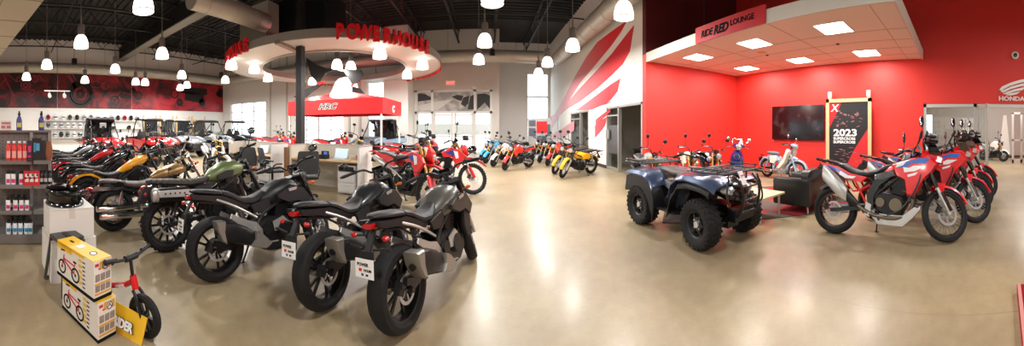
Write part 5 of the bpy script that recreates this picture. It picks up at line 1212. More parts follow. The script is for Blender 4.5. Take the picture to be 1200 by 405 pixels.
d0 = onX(1187, 150, 12.2); mb = MB(); dy_ = d0.y; mb.box((12.2, dy_, 1.1), (.05, .08, 2.1)); mb.box((12.2, dy_ - .36, 1.1), (.05, .08, 2.1)); mb.box((12.2, dy_ - .18, 2.12), (.05, .44, .08)); mb.box((12.2, dy_ - .18, .1), (.05, .44, .2)); mb.box((12.2, dy_ - .18, 1.0), (.05, .44, .06))
o = mb.build('door_8', WF); o['kind'] = 'structure'; mb = MB(); mb.box((12.2, dy_ - .18, 1.1), (.01, .36, 2.0)); mb.build('glass_pane', GLS, o)
mb = MB()
for i in range(14): mb.box((12.0, dy_ - .62, .05 + i * .16), (.35, .3, .1))
e = mb.build('slatted_rack', mat('rack_wood', '9a6c45', .5)); tag(e, 'wooden slatted display rack at the edge of the room behind the glass', 'display rack')
for y in (-.6, -3.0): arealight('showroom_glow', (11.8, y, 3.58), 1.2, P_SHOW, sy=.6)
# ------------------------------------------------------------ lounge furniture
def armchair(x, y, rz, lb):
    e = empty('armchair', (x, y, 0), rz); tag(e, lb, 'armchair', None); L_ = mat('black_leather', '1c1b1b', .38)
    for s in (-1, 1): mb = MB(); mb.loft([(-.36, .38, .05, .22, s * .33), (-.34, .38, .06, .24, s * .33), (.34, .38, .06, .24, s * .33), (.36, .38, .05, .22, s * .33)], p=8); mb.build('armrest', L_, e)
    mb = MB(); mb.loft([(-.36, .46, .26, .26), (-.34, .47, .37, .29), (-.2, .47, .37, .29), (-.17, .46, .3, .26)], p=8); mb.build('backrest', L_, e)
    mb = MB(); mb.loft([(-.2, .36, .26, .07), (-.18, .36, .27, .09), (.34, .36, .27, .09), (.37, .36, .26, .07)], p=6); mb.build('seat_cushion', L_, e)
    mb = MB(); mb.box((0, 0, .2), (.66, .7, .1)); mb.build('base', L_, e)
    for a in (-1, 1):
        for b in (-1, 1): mb = MB(); mb.cyl((a * .3, b * .3, .0), (a * .28, b * .28, .16), .016, .022, 10); mb.build('leg', CHR, e)
    return e
armchair(4.86, 2.78, PI / 2 + .05, 'black leather armchair beside the pale low table, facing the lounge')
armchair(5.75, 2.75, PI / 2 - .1, 'black leather armchair between the other armchair and the poster stand')
e = empty('low_table', (3.94, 3.22, 0)); tag(e, 'low table with pale wooden top and metal legs behind the blue quad bike', 'table')
mb = MB(); mb.box((0, 0, .405), (.66, .95, .03)); mb.build('table_top', mat('birch_top', 'cbbf97', .45, noise=.05, nscale=6), e)
for a in (-1, 1):
    for b in (-1, 1): mb = MB(); mb.cyl((a * .26, b * .4, 0), (a * .26, b * .4, .39), .02, n=10); mb.build('leg', ALU, e)
def rug_mat():
    m = bpy.data.materials.new('rug_red'); m.use_nodes = True; nt = m.node_tree; b = nt.nodes['Principled BSDF']; tc = nt.nodes.new('ShaderNodeTexCoord'); c = nt.nodes.new('ShaderNodeTexChecker'); c.inputs['Scale'].default_value = 1.6; c.inputs[1].default_value = lin('8e1a1d'); c.inputs[2].default_value = lin('57463f'); nt.links.new(tc.outputs['Object'], c.inputs[0]); nt.links.new(c.outputs[0], b.inputs['Base Color']); b.inputs['Roughness'].default_value = .9; return m
mb = MB(); c0 = Vector((2.62, 3.92, .006)); c1 = Vector((4.5, 2.50, .006)); dd_ = (c1 - c0).normalized(); nn_ = Vector((-dd_.y, dd_.x, 0))
mb.sheet(c0, c1 + dd_ * 1.2, c1 + dd_ * 1.2 + nn_ * 2.6, c0 + nn_ * 2.6, .012); tag(mb.build('rug', rug_mat()), 'red and grey checked rug under the low table and armchairs', 'rug')
# display mat at the lower corner of the picture
mb = MB(); q0 = fl(1191.5, 343, 0); q1 = fl(1197, 404, 0); ddm = (q1 - q0).normalized(); nm_ = Vector((-ddm.y, ddm.x, 0))
if nm_.y > 0: nm_ = -nm_
q1 = q1 + ddm * .9
mb.sheet(q0 + Vector((0, 0, .04)), q1 + Vector((0, 0, .04)), q1 + nm_ * .8 + Vector((0, 0, .04)), q0 + nm_ * .8 + Vector((0, 0, .04)), .08); mb.mi(1); mb.bar(q0 + Vector((0, 0, .085)) + nm_ * .02, q1 + Vector((0, 0, .085)) + nm_ * .02, .03, .01)
tag(mb.build('display_plinth', (mat('plinth_red', '8f1218', .4), mat('plinth_edge', 'c98a86', .4))), 'low dark red display plinth with a pale edge strip at the picture corner', 'plinth')
# ------------------------------------------------------------ desks
PB = mat('partition_beige', 'd2ccc0', .6); OAK = mat('desk_oak', 'c3a173', .45, noise=.08, nscale=12)
def workstation(x0, x1, y0, y1, lb, red=False, h=1.07):
    e = empty('workstation', ((x0 + x1) / 2, (y0 + y1) / 2, 0)); tag(e, lb, 'desk'); W, D = x1 - x0, y1 - y0
    mb = MB(); mb.box((0, 0, .74), (W, D, .035)); mb.build('desk_top', OAK, e)
    mb = MB(); mb.box((0, D / 2, h / 2), (W + .1, .06, h)); mb.mi(1); mb.box((0, D / 2, h + .01), (W + .12, .07, .02)); mb.build('back_partition', (PB, ALU), e)
    for s in (-1, 1):
        mb = MB(); mb.box((s * (W / 2 + .03), 0, h / 2), (.05, D, h)); mb.mi(1); mb.box((s * (W / 2 + .03), 0, h + .01), (.06, D + .02, .02)); mb.build('side_panel', (TRIM if s > 0 else PB, ALU), e)
    mb = MB(); mb.box((W / 2 - .3, .02, .34), (.44, D - .1, .62)); mb.mi(1); mb.box((W / 2 - .3, -D / 2 + .05, .58), (.38, .02, .1)); mb.build('cabinet', (mat('cabinet_white', 'd6d5d2', .5), FBLK), e)
    for k in range(2): m = MB(); m.box((W / 2 - .3, -D / 2 + .06, .16 + k * .22), (.4, .02, .2)); m.box((W / 2 - .3, -D / 2 + .045, .22 + k * .22), (.12, .02, .015)); m.build('drawer', mat('cabinet_white'), e)
    return e
workstation(-4.55, -2.75, 5.95, 6.7, 'oak topped workstation with white end panel behind the black motorcycles')
workstation(-6.95, -5.3, 6.0, 6.7, 'oak topped workstation with a monitor near the black column')
mb = MB(); mb.box((-4.9, 6.3, .5), (.06, .36, 1.0)); tag(mb.build('wood_divider', mat('divider_wood', '8a5f3e', .5)), 'brown wooden divider panel between the two workstations', 'divider')
def laptop(x, y, lb):
    e = empty('laptop', (x, y, .76)); tag(e, lb, 'laptop'); m = MB(); m.box((0, 0, .008), (.36, .24, .015)); m.build('keyboard', ALU, e); m = MB(); m.sheet((-.18, .12, .015), (.18, .12, .015), (.18, .19, .25), (-.18, .19, .25), .01); m.build('lid', ALU, e); m = MB(); m.sheet((-.165, .112, .03), (.165, .112, .03), (.165, .178, .24), (-.165, .178, .24), .004); m.build('screen', mat('screen_pale', 'bcd0dc', .3, emit=.5), e)
laptop(-3.35, 6.2, 'open laptop with a pale screen on the desk behind the black motorcycles')
laptop(-5.95, 6.3, 'open laptop with a pale blue screen on the desk near the black column')
e = empty('desk_phone', (-3.75, 6.2, .76)); tag(e, 'black desk phone with a blue display beside the laptop', 'phone'); m = MB(); m.box((0, 0, .05), (.2, .18, .1)); m.box((0, .06, .12), (.2, .03, .13)); m.build('body', MBLK, e); m = MB(); m.box((.02, .04, .135), (.1, .008, .06)); m.build('display', mat('screen_blue', '3d6bb5', .3, emit=.8), e)
for i, (x, y, c, lb) in enumerate(((-3.05, 6.25, 'cfcac2', 'pale paper cup on the desk next to the laptop'), (-2.9, 6.3, 'c24d40', 'small red cup on the desk by the white end panel'))):
    mb = MB(); mb.lathe([(0, 0), (.032, 0), (.042, .11), (.038, .11), (.03, .01), (0, .01)], (x, y, .76), n=14); tag(mb.build('cup', mat('cup_%d' % i, c, .5)), lb, 'cup')
def office_chair(x, y, rz, lb):
    e = empty('office_chair', (x, y, 0), rz); tag(e, lb, 'office chair')
    mb = MB(); mb.loft([(-.22, .47, .18, .02), (-.2, .47, .24, .035), (.2, .47, .24, .035), (.24, .46, .18, .02)], p=4); mb.build('seat', SEAT, e)
    mb = MB(); mb.loft([(0, .57, .2, .012), (.02, .59, .22, .02), (.24, .8, .24, .02), (.48, 1.0, .21, .015), (.5, 1.02, .18, .01)], p=4); mb.v = [Vector((-.24 - .1 * p.x + (p.z - .57 - (p.x * .94)) * 1.0, p.y, .56 + p.x * .95)) for p in mb.v]; mb.build('backrest', mat('mesh_black', '3a3c40', .7), e)
    mb = MB(); mb.cyl((0, 0, .1), (0, 0, .45), .03)
    for i in range(5): a = i * 2 * PI / 5; mb.bar((0, 0, .1), (.28 * math.cos(a), .28 * math.sin(a), .06), .04, .03); mb.cyl((.28 * math.cos(a) - .02, .28 * math.sin(a), .03), (.28 * math.cos(a) + .02, .28 * math.sin(a), .03), .03, n=10)
    mb.build('base', MBLK, e)
    for s in (-1, 1): mb = MB(); mb.tube([(-.1, s * .24, .45), (-.08, s * .29, .6), (.0, s * .29, .66), (.14, s * .29, .66)], .018, 6); mb.build('armrest', MBLK, e)
office_chair(-4.75, 5.45, PI / 2 - .5, 'black mesh office chair beside the wooden divider'); office_chair(-5.4, 5.4, PI / 2 + .4, 'black mesh office chair at the desk near the column'); office_chair(-3.6, 5.2, PI / 2 + .8, 'black mesh office chair behind the foremost black motorcycles')
# display board in the far corner, banner table below the tent
e = empty('display_board', (2.75, 15.2, 0)); tag(e, 'display board with pictures and a red panel in front of the tall window', 'display board')
mb = MB(); mb.box((0, 0, 1.05), (1.25, .05, 1.9)); mb.build('board', mat('board_grey', '9c9a98', .6, noise=.5, nscale=5), e)
mb = MB(); mb.box((.1, -.03, 1.55), (.55, .012, .6)); mb.build('red_panel', TR_, e)
mb = MB()
for a, b, c, d in ((-.4, 1.75, .34, .3), (-.4, 1.3, .34, .4), (.1, .9, .5, .4), (.46, 1.4, .16, .6)): mb.box((a, -.032, b), (c, .012, d))
mb.build('picture', mat('board_picture', '4d5560', .6, noise=.6, nscale=12), e)
for s in (-1, 1): mb = MB(); mb.box((s * .5, 0, .06), (.06, .4, .12)); mb.build('foot', MBLK, e)
e = empty('display_table', (-5.6, 10.4, 0)); tag(e, 'long low table under a red cloth in front of the canopy tent', 'table'); mb = MB(); mb.box((0, 0, .42), (2.4, .6, .8)); mb.build('cloth', TR_, e); mb = MB(); mb.box((0, 0, .83), (2.3, .55, .03)); mb.build('table_top', TRIM, e)
# hung spots and speakers
for (px, py, d, lb) in ((87, 72, 16.5, 'small black loudspeaker hung above the mural duct'), (244.5, 64, 13, 'small black loudspeaker hung in front of the roof trusses beside the ring sign'), (260, 88, 17, 'small black loudspeaker hung low beside the ring sign rim'), (577, 61.5, 15.2, 'small black loudspeaker hung in front of the entrance wall duct')):
    a = az(px); x, y = d * math.sin(a), d * math.cos(a); z = H + (Y0 - py) * d / F
    e = empty('hung_speaker', (x, y, z)); tag(e, lb, 'loudspeaker'); mb = MB(); mb.prism([(-.13, -.16), (.13, -.16), (.1, .16), (-.1, .16)], -.13, .13, .01); mb.build('cabinet', MBLK, e); mb = MB(); mb.cyl((0, 0, .15), (0, 0, ZD - z), .012, n=6); mb.build('hanger', JOI, e)
e = empty('track_light', (-14.5, 3.1, 0)); p1_ = onX(52, 106, -14.5); p2_ = onX(82, 107, -14.5); e.location = (p1_ + p2_) / 2; tag(e, 'white track light bar with two lamp heads in front of the mural', 'track light')
hy_ = abs(p2_.y - p1_.y) / 2; mb = MB(); mb.box((0, 0, 0), (.05, hy_ * 2, .05)); mb.build('track', TRIM, e)
for s in (-.6, .55): mb = MB(); mb.cyl((0, s * hy_, -.02), (.03, s * hy_, -.16), .015, n=8); mb.cyl((-.06, s * hy_, -.16), (.12, s * hy_, -.28), .07, .09, 14); mb.build('lamp_head', TRIM, e)
mb = MB(); mb.cyl((0, 0, 0), (0, 0, ZD - e.location.z), .012, n=6); mb.build('rod', JOI, e)
# ------------------------------------------------------------ helmet wall
e = empty('helmet_rack', (XM + .06, 5.0, 0)); tag(e, 'white slatted wall rack with three helmet shelves under the mural', 'rack')
mb = MB(); mb.box((0, -.1, 1.55), (.06, 6.7, 1.9)); mb.build('back_board', mat('slat_white', 'e3e1de', .6), e)
for z in (.90, 1.50, 2.00): mb = MB(); mb.box((.2, .0, z - .015), (.38, 6.6, .03)); mb.build('shelf', TRIM, e)
hm = [mat('helmet_%d' % i, c, .2, coat=.8) for i, c in enumerate(('e9e9ea', '17181a', 'a01e26', 'b9bcc0', '3c4a2c', '5b5e63', 'ececee'))]
cn = ('white', 'black', 'red', 'silver', 'olive green', 'dark grey', 'white and black')
def mk_helmet():
    e = empty('helmet'); m = MB(); m.ell((0, 0, .17), (.155, .125, .145)); m.ell((.05, 0, .09), (.12, .1, .08)); m.build('shell', hm[0], e); m = MB(); m.ell((.075, 0, .17), (.095, .105, .055)); m.build('visor', mat('visor_dark', '1c1f24', .08, .3), e); return e
hp = mk_helmet(); R7 = random.Random(11); ordn = 'first second third fourth fifth sixth seventh eighth ninth tenth eleventh twelfth thirteenth fourteenth fifteenth'.split()
for r_, (z, n, nm_r) in enumerate(((2.0, 14, 'top'), (1.5, 8, 'middle'), (.90, 8, 'bottom'))):
    for i in range(n):
        y = 1.98 + i * .42 * (1.12 if r_ == 0 else 1.0); ci = R7.randrange(7) if r_ else (2, 0, 6, 4, 1, 3, 5, 0, 6, 3, 1, 2, 1, 3)[i]
        if r_ and ci in (2, 4): ci = 0
        o = copy_tree(hp, loc=(XM + .26, y, z + .0), rotz=R7.uniform(-.3, .2), swap={hm[0].name: hm[ci]}); o.scale = (1.2, 1.2, 1.2)
        tag(o, '%s helmet, %s from the shelving on the %s wall shelf' % (cn[ci], ordn[i], nm_r), 'helmet', 'helmets on the %s wall shelf' % nm_r)
drop(hp)
# timber garment frames along the wall behind the utility vehicles
for i, px in enumerate((165, 184, 203, 221)):
    a = onM(px, 140); b = onM(px + 18, 140)
    e = empty('timber_rack', (XM + .5, a.y, 0)); tag(e, 'pale timber display frame against the mural wall, ' + ('first', 'second', 'third', 'last')[i] + ' one after the helmets', 'display frame', None); W_ = min(b.y - a.y, 2.2)
    for yy in (0, W_ * .8): mb = MB(); mb.box((0, yy, 1.2), (.09, .09, 2.4)); mb.build('post', WD, e)
    mb = MB(); mb.box((0, W_ * .4, 2.1), (.07, W_ * .8, .09)); mb.build('rail', WD, e)
    mb = MB()
    for j in range(7): mb.box((0, .12 + j * W_ * .1, 1.6), (.4, .05, .8))
    g = mb.build('garments', mat('garment_%d' % i, ('33343a', '4a4d52', '2c2f36', '5a5650')[i], .8), e); g['kind'] = 'stuff'
# ------------------------------------------------------------ four wheelers (local: +x forward, origin on the ground below the middle of the rear axle)
def big_wheel(root, x, y, R, w, rimr, S=None, rimm=None, name='wheel', lugs=20, spokes=6):
    mb = MB(); o = (x, y, R); t = R - rimr
    mb.lathe([(rimr, -w * .36), (rimr + t * .3, -w * .5), (R - t * .25, -w * .5), (R - .015, -w * .36), (R - .012, 0), (R - .015, w * .36), (R - t * .25, w * .5), (rimr + t * .3, w * .5), (rimr, w * .36)], o, 'y', 36, True)
    for i in range(lugs):
        a = 2 * PI * i / lugs
        for s in (-1, 1):
            Rm = Matrix.Rotation(-(a + (.5 * s) * PI / lugs), 3, 'Y')
            mb.box(Vector(o) + Rm @ Vector((R - .018, s * w * .17, 0)), (.026, w * .3, .036), Rm @ Matrix.Rotation(.3 * s, 3, 'X'))
            mb.box(Vector(o) + Rm @ Vector((R - .045, s * w * .45, .01)), (.055, w * .1, .028), Rm)
    if S: mb.xf(S)
    ty = mb.build(name, RUB, root)
    sd = 1 if y > 0 else -1
    mb = MB(); mb.lathe([(rimr + .004, sd * w * .4), (rimr - .012, sd * w * .36), (rimr - .03, sd * w * .1), (rimr * .62, sd * w * .06), (rimr * .56, sd * w * .24), (rimr * .3, sd * w * .27), (0, sd * w * .27)], o, 'y', 30)
    mb.lathe([(rimr + .004, -sd * w * .4), (rimr - .02, -sd * w * .3), (rimr - .02, 0), (0, 0)], o, 'y', 20)
    for i in range(spokes):
        a = 2 * PI * i / spokes
        mb.bar(Vector(o) + Vector((math.cos(a) * rimr * .5, sd * w * .22, math.sin(a) * rimr * .5)), Vector(o) + Vector((math.cos(a) * (rimr - .02), sd * w * .16, math.sin(a) * (rimr - .02))), .03, .03, up=(0, 1, 0))
    if S: mb.xf(S)
    mb.build('rim', rimm or FBLK, ty)
    mb = MB(); mb.cyl((x, y + sd * w * .2, R), (x, y + sd * w * .34, R), .045, .04, 14)
    for i in range(4): a = PI / 4 + i * PI / 2; mb.cyl((x + .065 * math.cos(a), y + sd * w * .25, R + .065 * math.sin(a)), (x + .065 * math.cos(a), y + sd * w * .3, R + .065 * math.sin(a)), .01, n=6)
    if S: mb.xf(S)
    mb.build('hub', ALU, ty); return ty

def mk_atv():
    r = empty('quad_bike'); wb = 1.29
    blue = mat('atv_blue', '42506c', .3, .4, coat=.5)
    st = lambda y: Matrix.Translation((wb, y, .31)) @ Matrix.Rotation(-.12, 4, 'Z') @ Matrix.Translation((-wb, -y, -.31))
    for x, y, R, w in ((0, -.42, .31, .25), (0, .42, .31, .25)): big_wheel(r, x, y, R, w, .155, name='rear_wheel', lugs=24)
    for x, y, R, w in ((wb, -.43, .315, .22), (wb, .43, .315, .22)): big_wheel(r, x, y, R, w, .16, st(y), name='front_wheel', lugs=24)
    P = []
    def pan(nm, m, poly, y0, y1, b=.015, dy=0, par=r):
        mb = MB(); mb.prism(poly, y0, y1, b, smooth=True, dy=dy); mb.mirror(); return mb.build(nm, m, par)
    # fenders: skin shells swept across y
    def shell(nm, m, prof, y0, y1, th=.018, par=r, drop=.05):
        """prof: (x,z) polyline; outer edge dropped a little"""
        mb = MB()
        for s in (-1, 1):
            vs = []; n = len(prof); ys = [y0, y0 + (y1 - y0) * .5, y0 + (y1 - y0) * .88, y1]; dz = [.02, .012, -.01, -drop]
            for (x, z) in prof:
                for yy, dd in zip(ys, dz): vs.append((x, s * yy, z + dd))
                for yy, dd in list(zip(ys, dz))[::-1]: vs.append((x, s * yy, z + dd - th))
            k = 8; fs = []
            for i in range(n - 1):
                for j in range(k): fs.append((i * k + j, i * k + (j + 1) % k, (i + 1) * k + (j + 1) % k, (i + 1) * k + j))
            fs += [tuple(range(k)), tuple((n - 1) * k + j for j in range(k))]
            mb._add(vs, fs, True)
        return mb.build(nm, m, par)
    shell('front_fender', blue, [(.72, .62), (.78, .80), (.9, .88), (1.05, .90), (1.3, .88), (1.48, .85), (1.58, .80)], .14, .50, drop=.06)
    shell('rear_fender', blue, [(-.42, .80), (-.30, .83), (-.1, .84), (.12, .83), (.26, .77), (.34, .64)], .16, .50, drop=.06)
    shell('mud_guard', MBLK, [(-.36, .73), (-.12, .77), (.16, .76), (.30, .66), (.38, .50), (.40, .36)], .30, .53, th=.03, drop=.22)
    shell('front_mud_guard', MBLK, [(.70, .34), (.78, .6), (.92, .78), (1.12, .82), (1.36, .80), (1.5, .76)], .22, .51, th=.03, drop=.05)
    pan('side_panel', blue, [(.60, .72), (.74, .86), (.96, .90), (1.0, .80), (.84, .70), (.78, .46), (.70, .34), (.64, .36), (.68, .52)], .16, .36, .03)
    pan('side_cover', mat('atv_silver', 'a9adb2', .35, .5), [(.22, .74), (.60, .62), (.74, .42), (.66, .38), (.50, .54), (.2, .66)], .15, .22, .012)
    mb = MB(); mb.loft([(-.08, .80, .1, .02), (-.02, .83, .15, .05), (.15, .84, .17, .06), (.4, .80, .16, .06), (.58, .80, .13, .06), (.70, .84, .1, .05), (.76, .87, .07, .03)]); mb.build('seat', mat('atv_seat', '37322d', .5, bump=.1), r)
    mb = MB(); mb.loft([(.66, .78, .1, .08), (.78, .83, .14, .1), (.94, .86, .14, .09), (1.04, .87, .1, .05)]); mb.build('tank_cover', blue, r)
    mb = MB(); mb.box((.45, 0, .46), (.7, .34, .36)); mb.mi(1)
    for s in (-1, 1): mb.cyl((.55, s * .17, .45), (.55, s * .24, .45), .12, .11, 20); mb.cyl((.36, s * .17, .4), (.36, s * .22, .4), .08, .07, 16)
    mb.build('engine', (ENG, mat('engine_grey', '55565a', .4, .5)), r)
    mb = MB()
    for s in (-1, 1):
        mb.box((.55, s * .34, .33), (.50, .20, .03)); mb.bar((.3, s * .3, .38), (.8, s * .3, .38), .03, .05)
        for i in range(5): mb.box((.4 + i * .08, s * .34, .35), (.02, .18, .02))
    mb.build('footwell', MBLK, r)
    # bumper, front cowl
    mb = MB(); mb.loft([(1.20, .74, .24, .12), (1.38, .74, .27, .13), (1.52, .70, .25, .13), (1.60, .66, .18, .10), (1.64, .64, .1, .06)], p=3); mb.build('front_cowl', GBLK, r)
    mb = MB()
    for s in (-1, 1): mb.loft([(1.50, .73, .09, .055, s * .2), (1.57, .72, .085, .05, s * .19), (1.60, .71, .06, .035, s * .18)])
    mb.build('headlight', LENS, r)
    mb = MB()
    for s in (-1, 1): mb.cyl((1.6, s * .26, .56), (1.62, s * .26, .56), .022, n=12)
    mb.build('reflector', OLENS, r)
    mb = MB()
    for s in (-1, 1):
        mb.tube([(1.45, s * .14, .34), (1.68, s * .16, .42), (1.76, s * .17, .62), (1.74, s * .18, .80), (1.64, s * .2, .90)], .018, 8)
        mb.tube([(1.70, s * .17, .5), (1.70, s * .34, .56), (1.66, s * .36, .72), (1.64, s * .30, .88)], .014, 8)
    for z, x in ((.46, 1.71), (.62, 1.76), (.78, 1.745)): mb.tube([(x, -.17, z), (x + .01, 0, z), (x, .17, z)], .013, 7)
    mb.box((1.6, 0, .42), (.12, .4, .16)); mb.build('front_bumper', FBLK, r)
    # racks
    def rack(nm, x0, x1, z, w, n):
        mb = MB(); mb.tube([(x0, -w, z), (x1, -w * .92, z), (x1, w * .92, z), (x0, w, z), (x0, -w, z)], .012, 7, sub=1)
        mb.tube([(x0 + .03, -w, z + .05), (x1 - .04, -w * .95, z + .05)], .01, 6, sub=1); mb.tube([(x0 + .03, w, z + .05), (x1 - .04, w * .95, z + .05)], .01, 6, sub=1)
        for i in range(n): t = (i + .5) / n; mb.ring([(x0 + (x1 - x0) * t, -w, z + .005), (x0 + (x1 - x0) * t, w, z + .005)], .009, 6)
        for s in (-1, 1):
            mb.ring([(x0, s * w * .4, z), (x1, s * w * .4, z)], .009, 6)
            for x in (x0 + .08, x1 - .08): mb.ring([(x, s * w * .5, z), (x, s * w * .45, z - .12)], .012, 6); mb.ring([(x, s * w, z), (x, s * w, z + .05)], .009, 6)
        return mb.build(nm, FBLK, r)
    rack('front_rack', 1.02, 1.62, .945, .40, 5); rack('rear_rack', -.52, .0, .93, .42, 5)
    # controls
    mb = MB(); mb.cyl((.98, 0, .86), (.88, 0, 1.06), .035, .03); mb.tube([(.70, -.38, 1.09), (.76, -.24, 1.13), (.87, -.08, 1.08), (.87, .08, 1.08), (.76, .24, 1.13), (.70, .38, 1.09)], .0125, 8)
    hb = mb.build('handlebar', FBLK, r)
    mb = MB()
    for s in (-1, 1): mb.cyl((.70, s * .38, 1.09), (.735, s * .28, 1.12), .019, n=10)
    mb.build('grip', MBLK, hb)
    mb = MB(); mb.loft([(.82, 1.10, .06, .02), (.86, 1.12, .1, .045), (.97, 1.09, .11, .06), (1.04, 1.05, .06, .04)]); mb.build('headlight_pod', GBLK, r)
    mb = MB(); mb.ell((1.03, 0, 1.06), (.03, .06, .04)); mb.build('pod_lamp', LENS, r)
    # suspension + exhaust
    mb = MB()
    for s in (-1, 1):
        for z, t in ((.28, .3), (.40, .42)): mb.bar((1.16, s * .1, z), (wb, s * .36, t), .04, .03); mb.bar((1.42, s * .1, z), (wb, s * .36, t), .04, .03)
        mb.cyl((wb, s * .3, .34), (1.2, s * .18, .72), .02, n=8)
        for i in range(9): a = Vector((wb, s * .3, .34)).lerp(Vector((1.2, s * .18, .72)), .2 + i * .08); mb.cyl(a, a + Vector((-.003, -s * .004, .014)), .04, n=12)
    mb.bar((0, -.36, .31), (0, .36, .31), .07, .07); mb.bar((-.0, 0, .31), (.5, 0, .36), .1, .08); mb.box((1.3, 0, .36), (.34, .22, .3)); mb.build('suspension', FBLK, r)
    mb = MB(); mb.loft([(-.42, .58, .05, .05, -.2), (-.38, .58, .065, .065, -.2), (.0, .56, .065, .065, -.2), (.1, .54, .03, .03, -.2)]); mb.build('exhaust_muffler', FBLK, r)
    mb = MB()
    for s in (-1, 1): mb.box((-.44, s * .3, .76), (.03, .1, .06))
    mb.build('tail_light', RLENS, r)
    mb = MB(); mb.box((1.1, 0, .965), (.05, .3, .004)); mb.mi(0)
    m = MB(); m.box((0, 0, 0), (.006, .09, .18), Matrix.Rotation(-.5, 3, 'Y')); m.mi(1); m.box((.005, 0, -.03), (.004, .07, .03), Matrix.Rotation(-.5, 3, 'Y')); m.mi(2); m.box((-.002, 0, .03), (.008, .06, .012), Matrix.Rotation(-.5, 3, 'Y'))
    o = m.build('price_tag', (TAGW, TBLK, TRED), r); o.location = (1.68, -.08, .88)
    return r

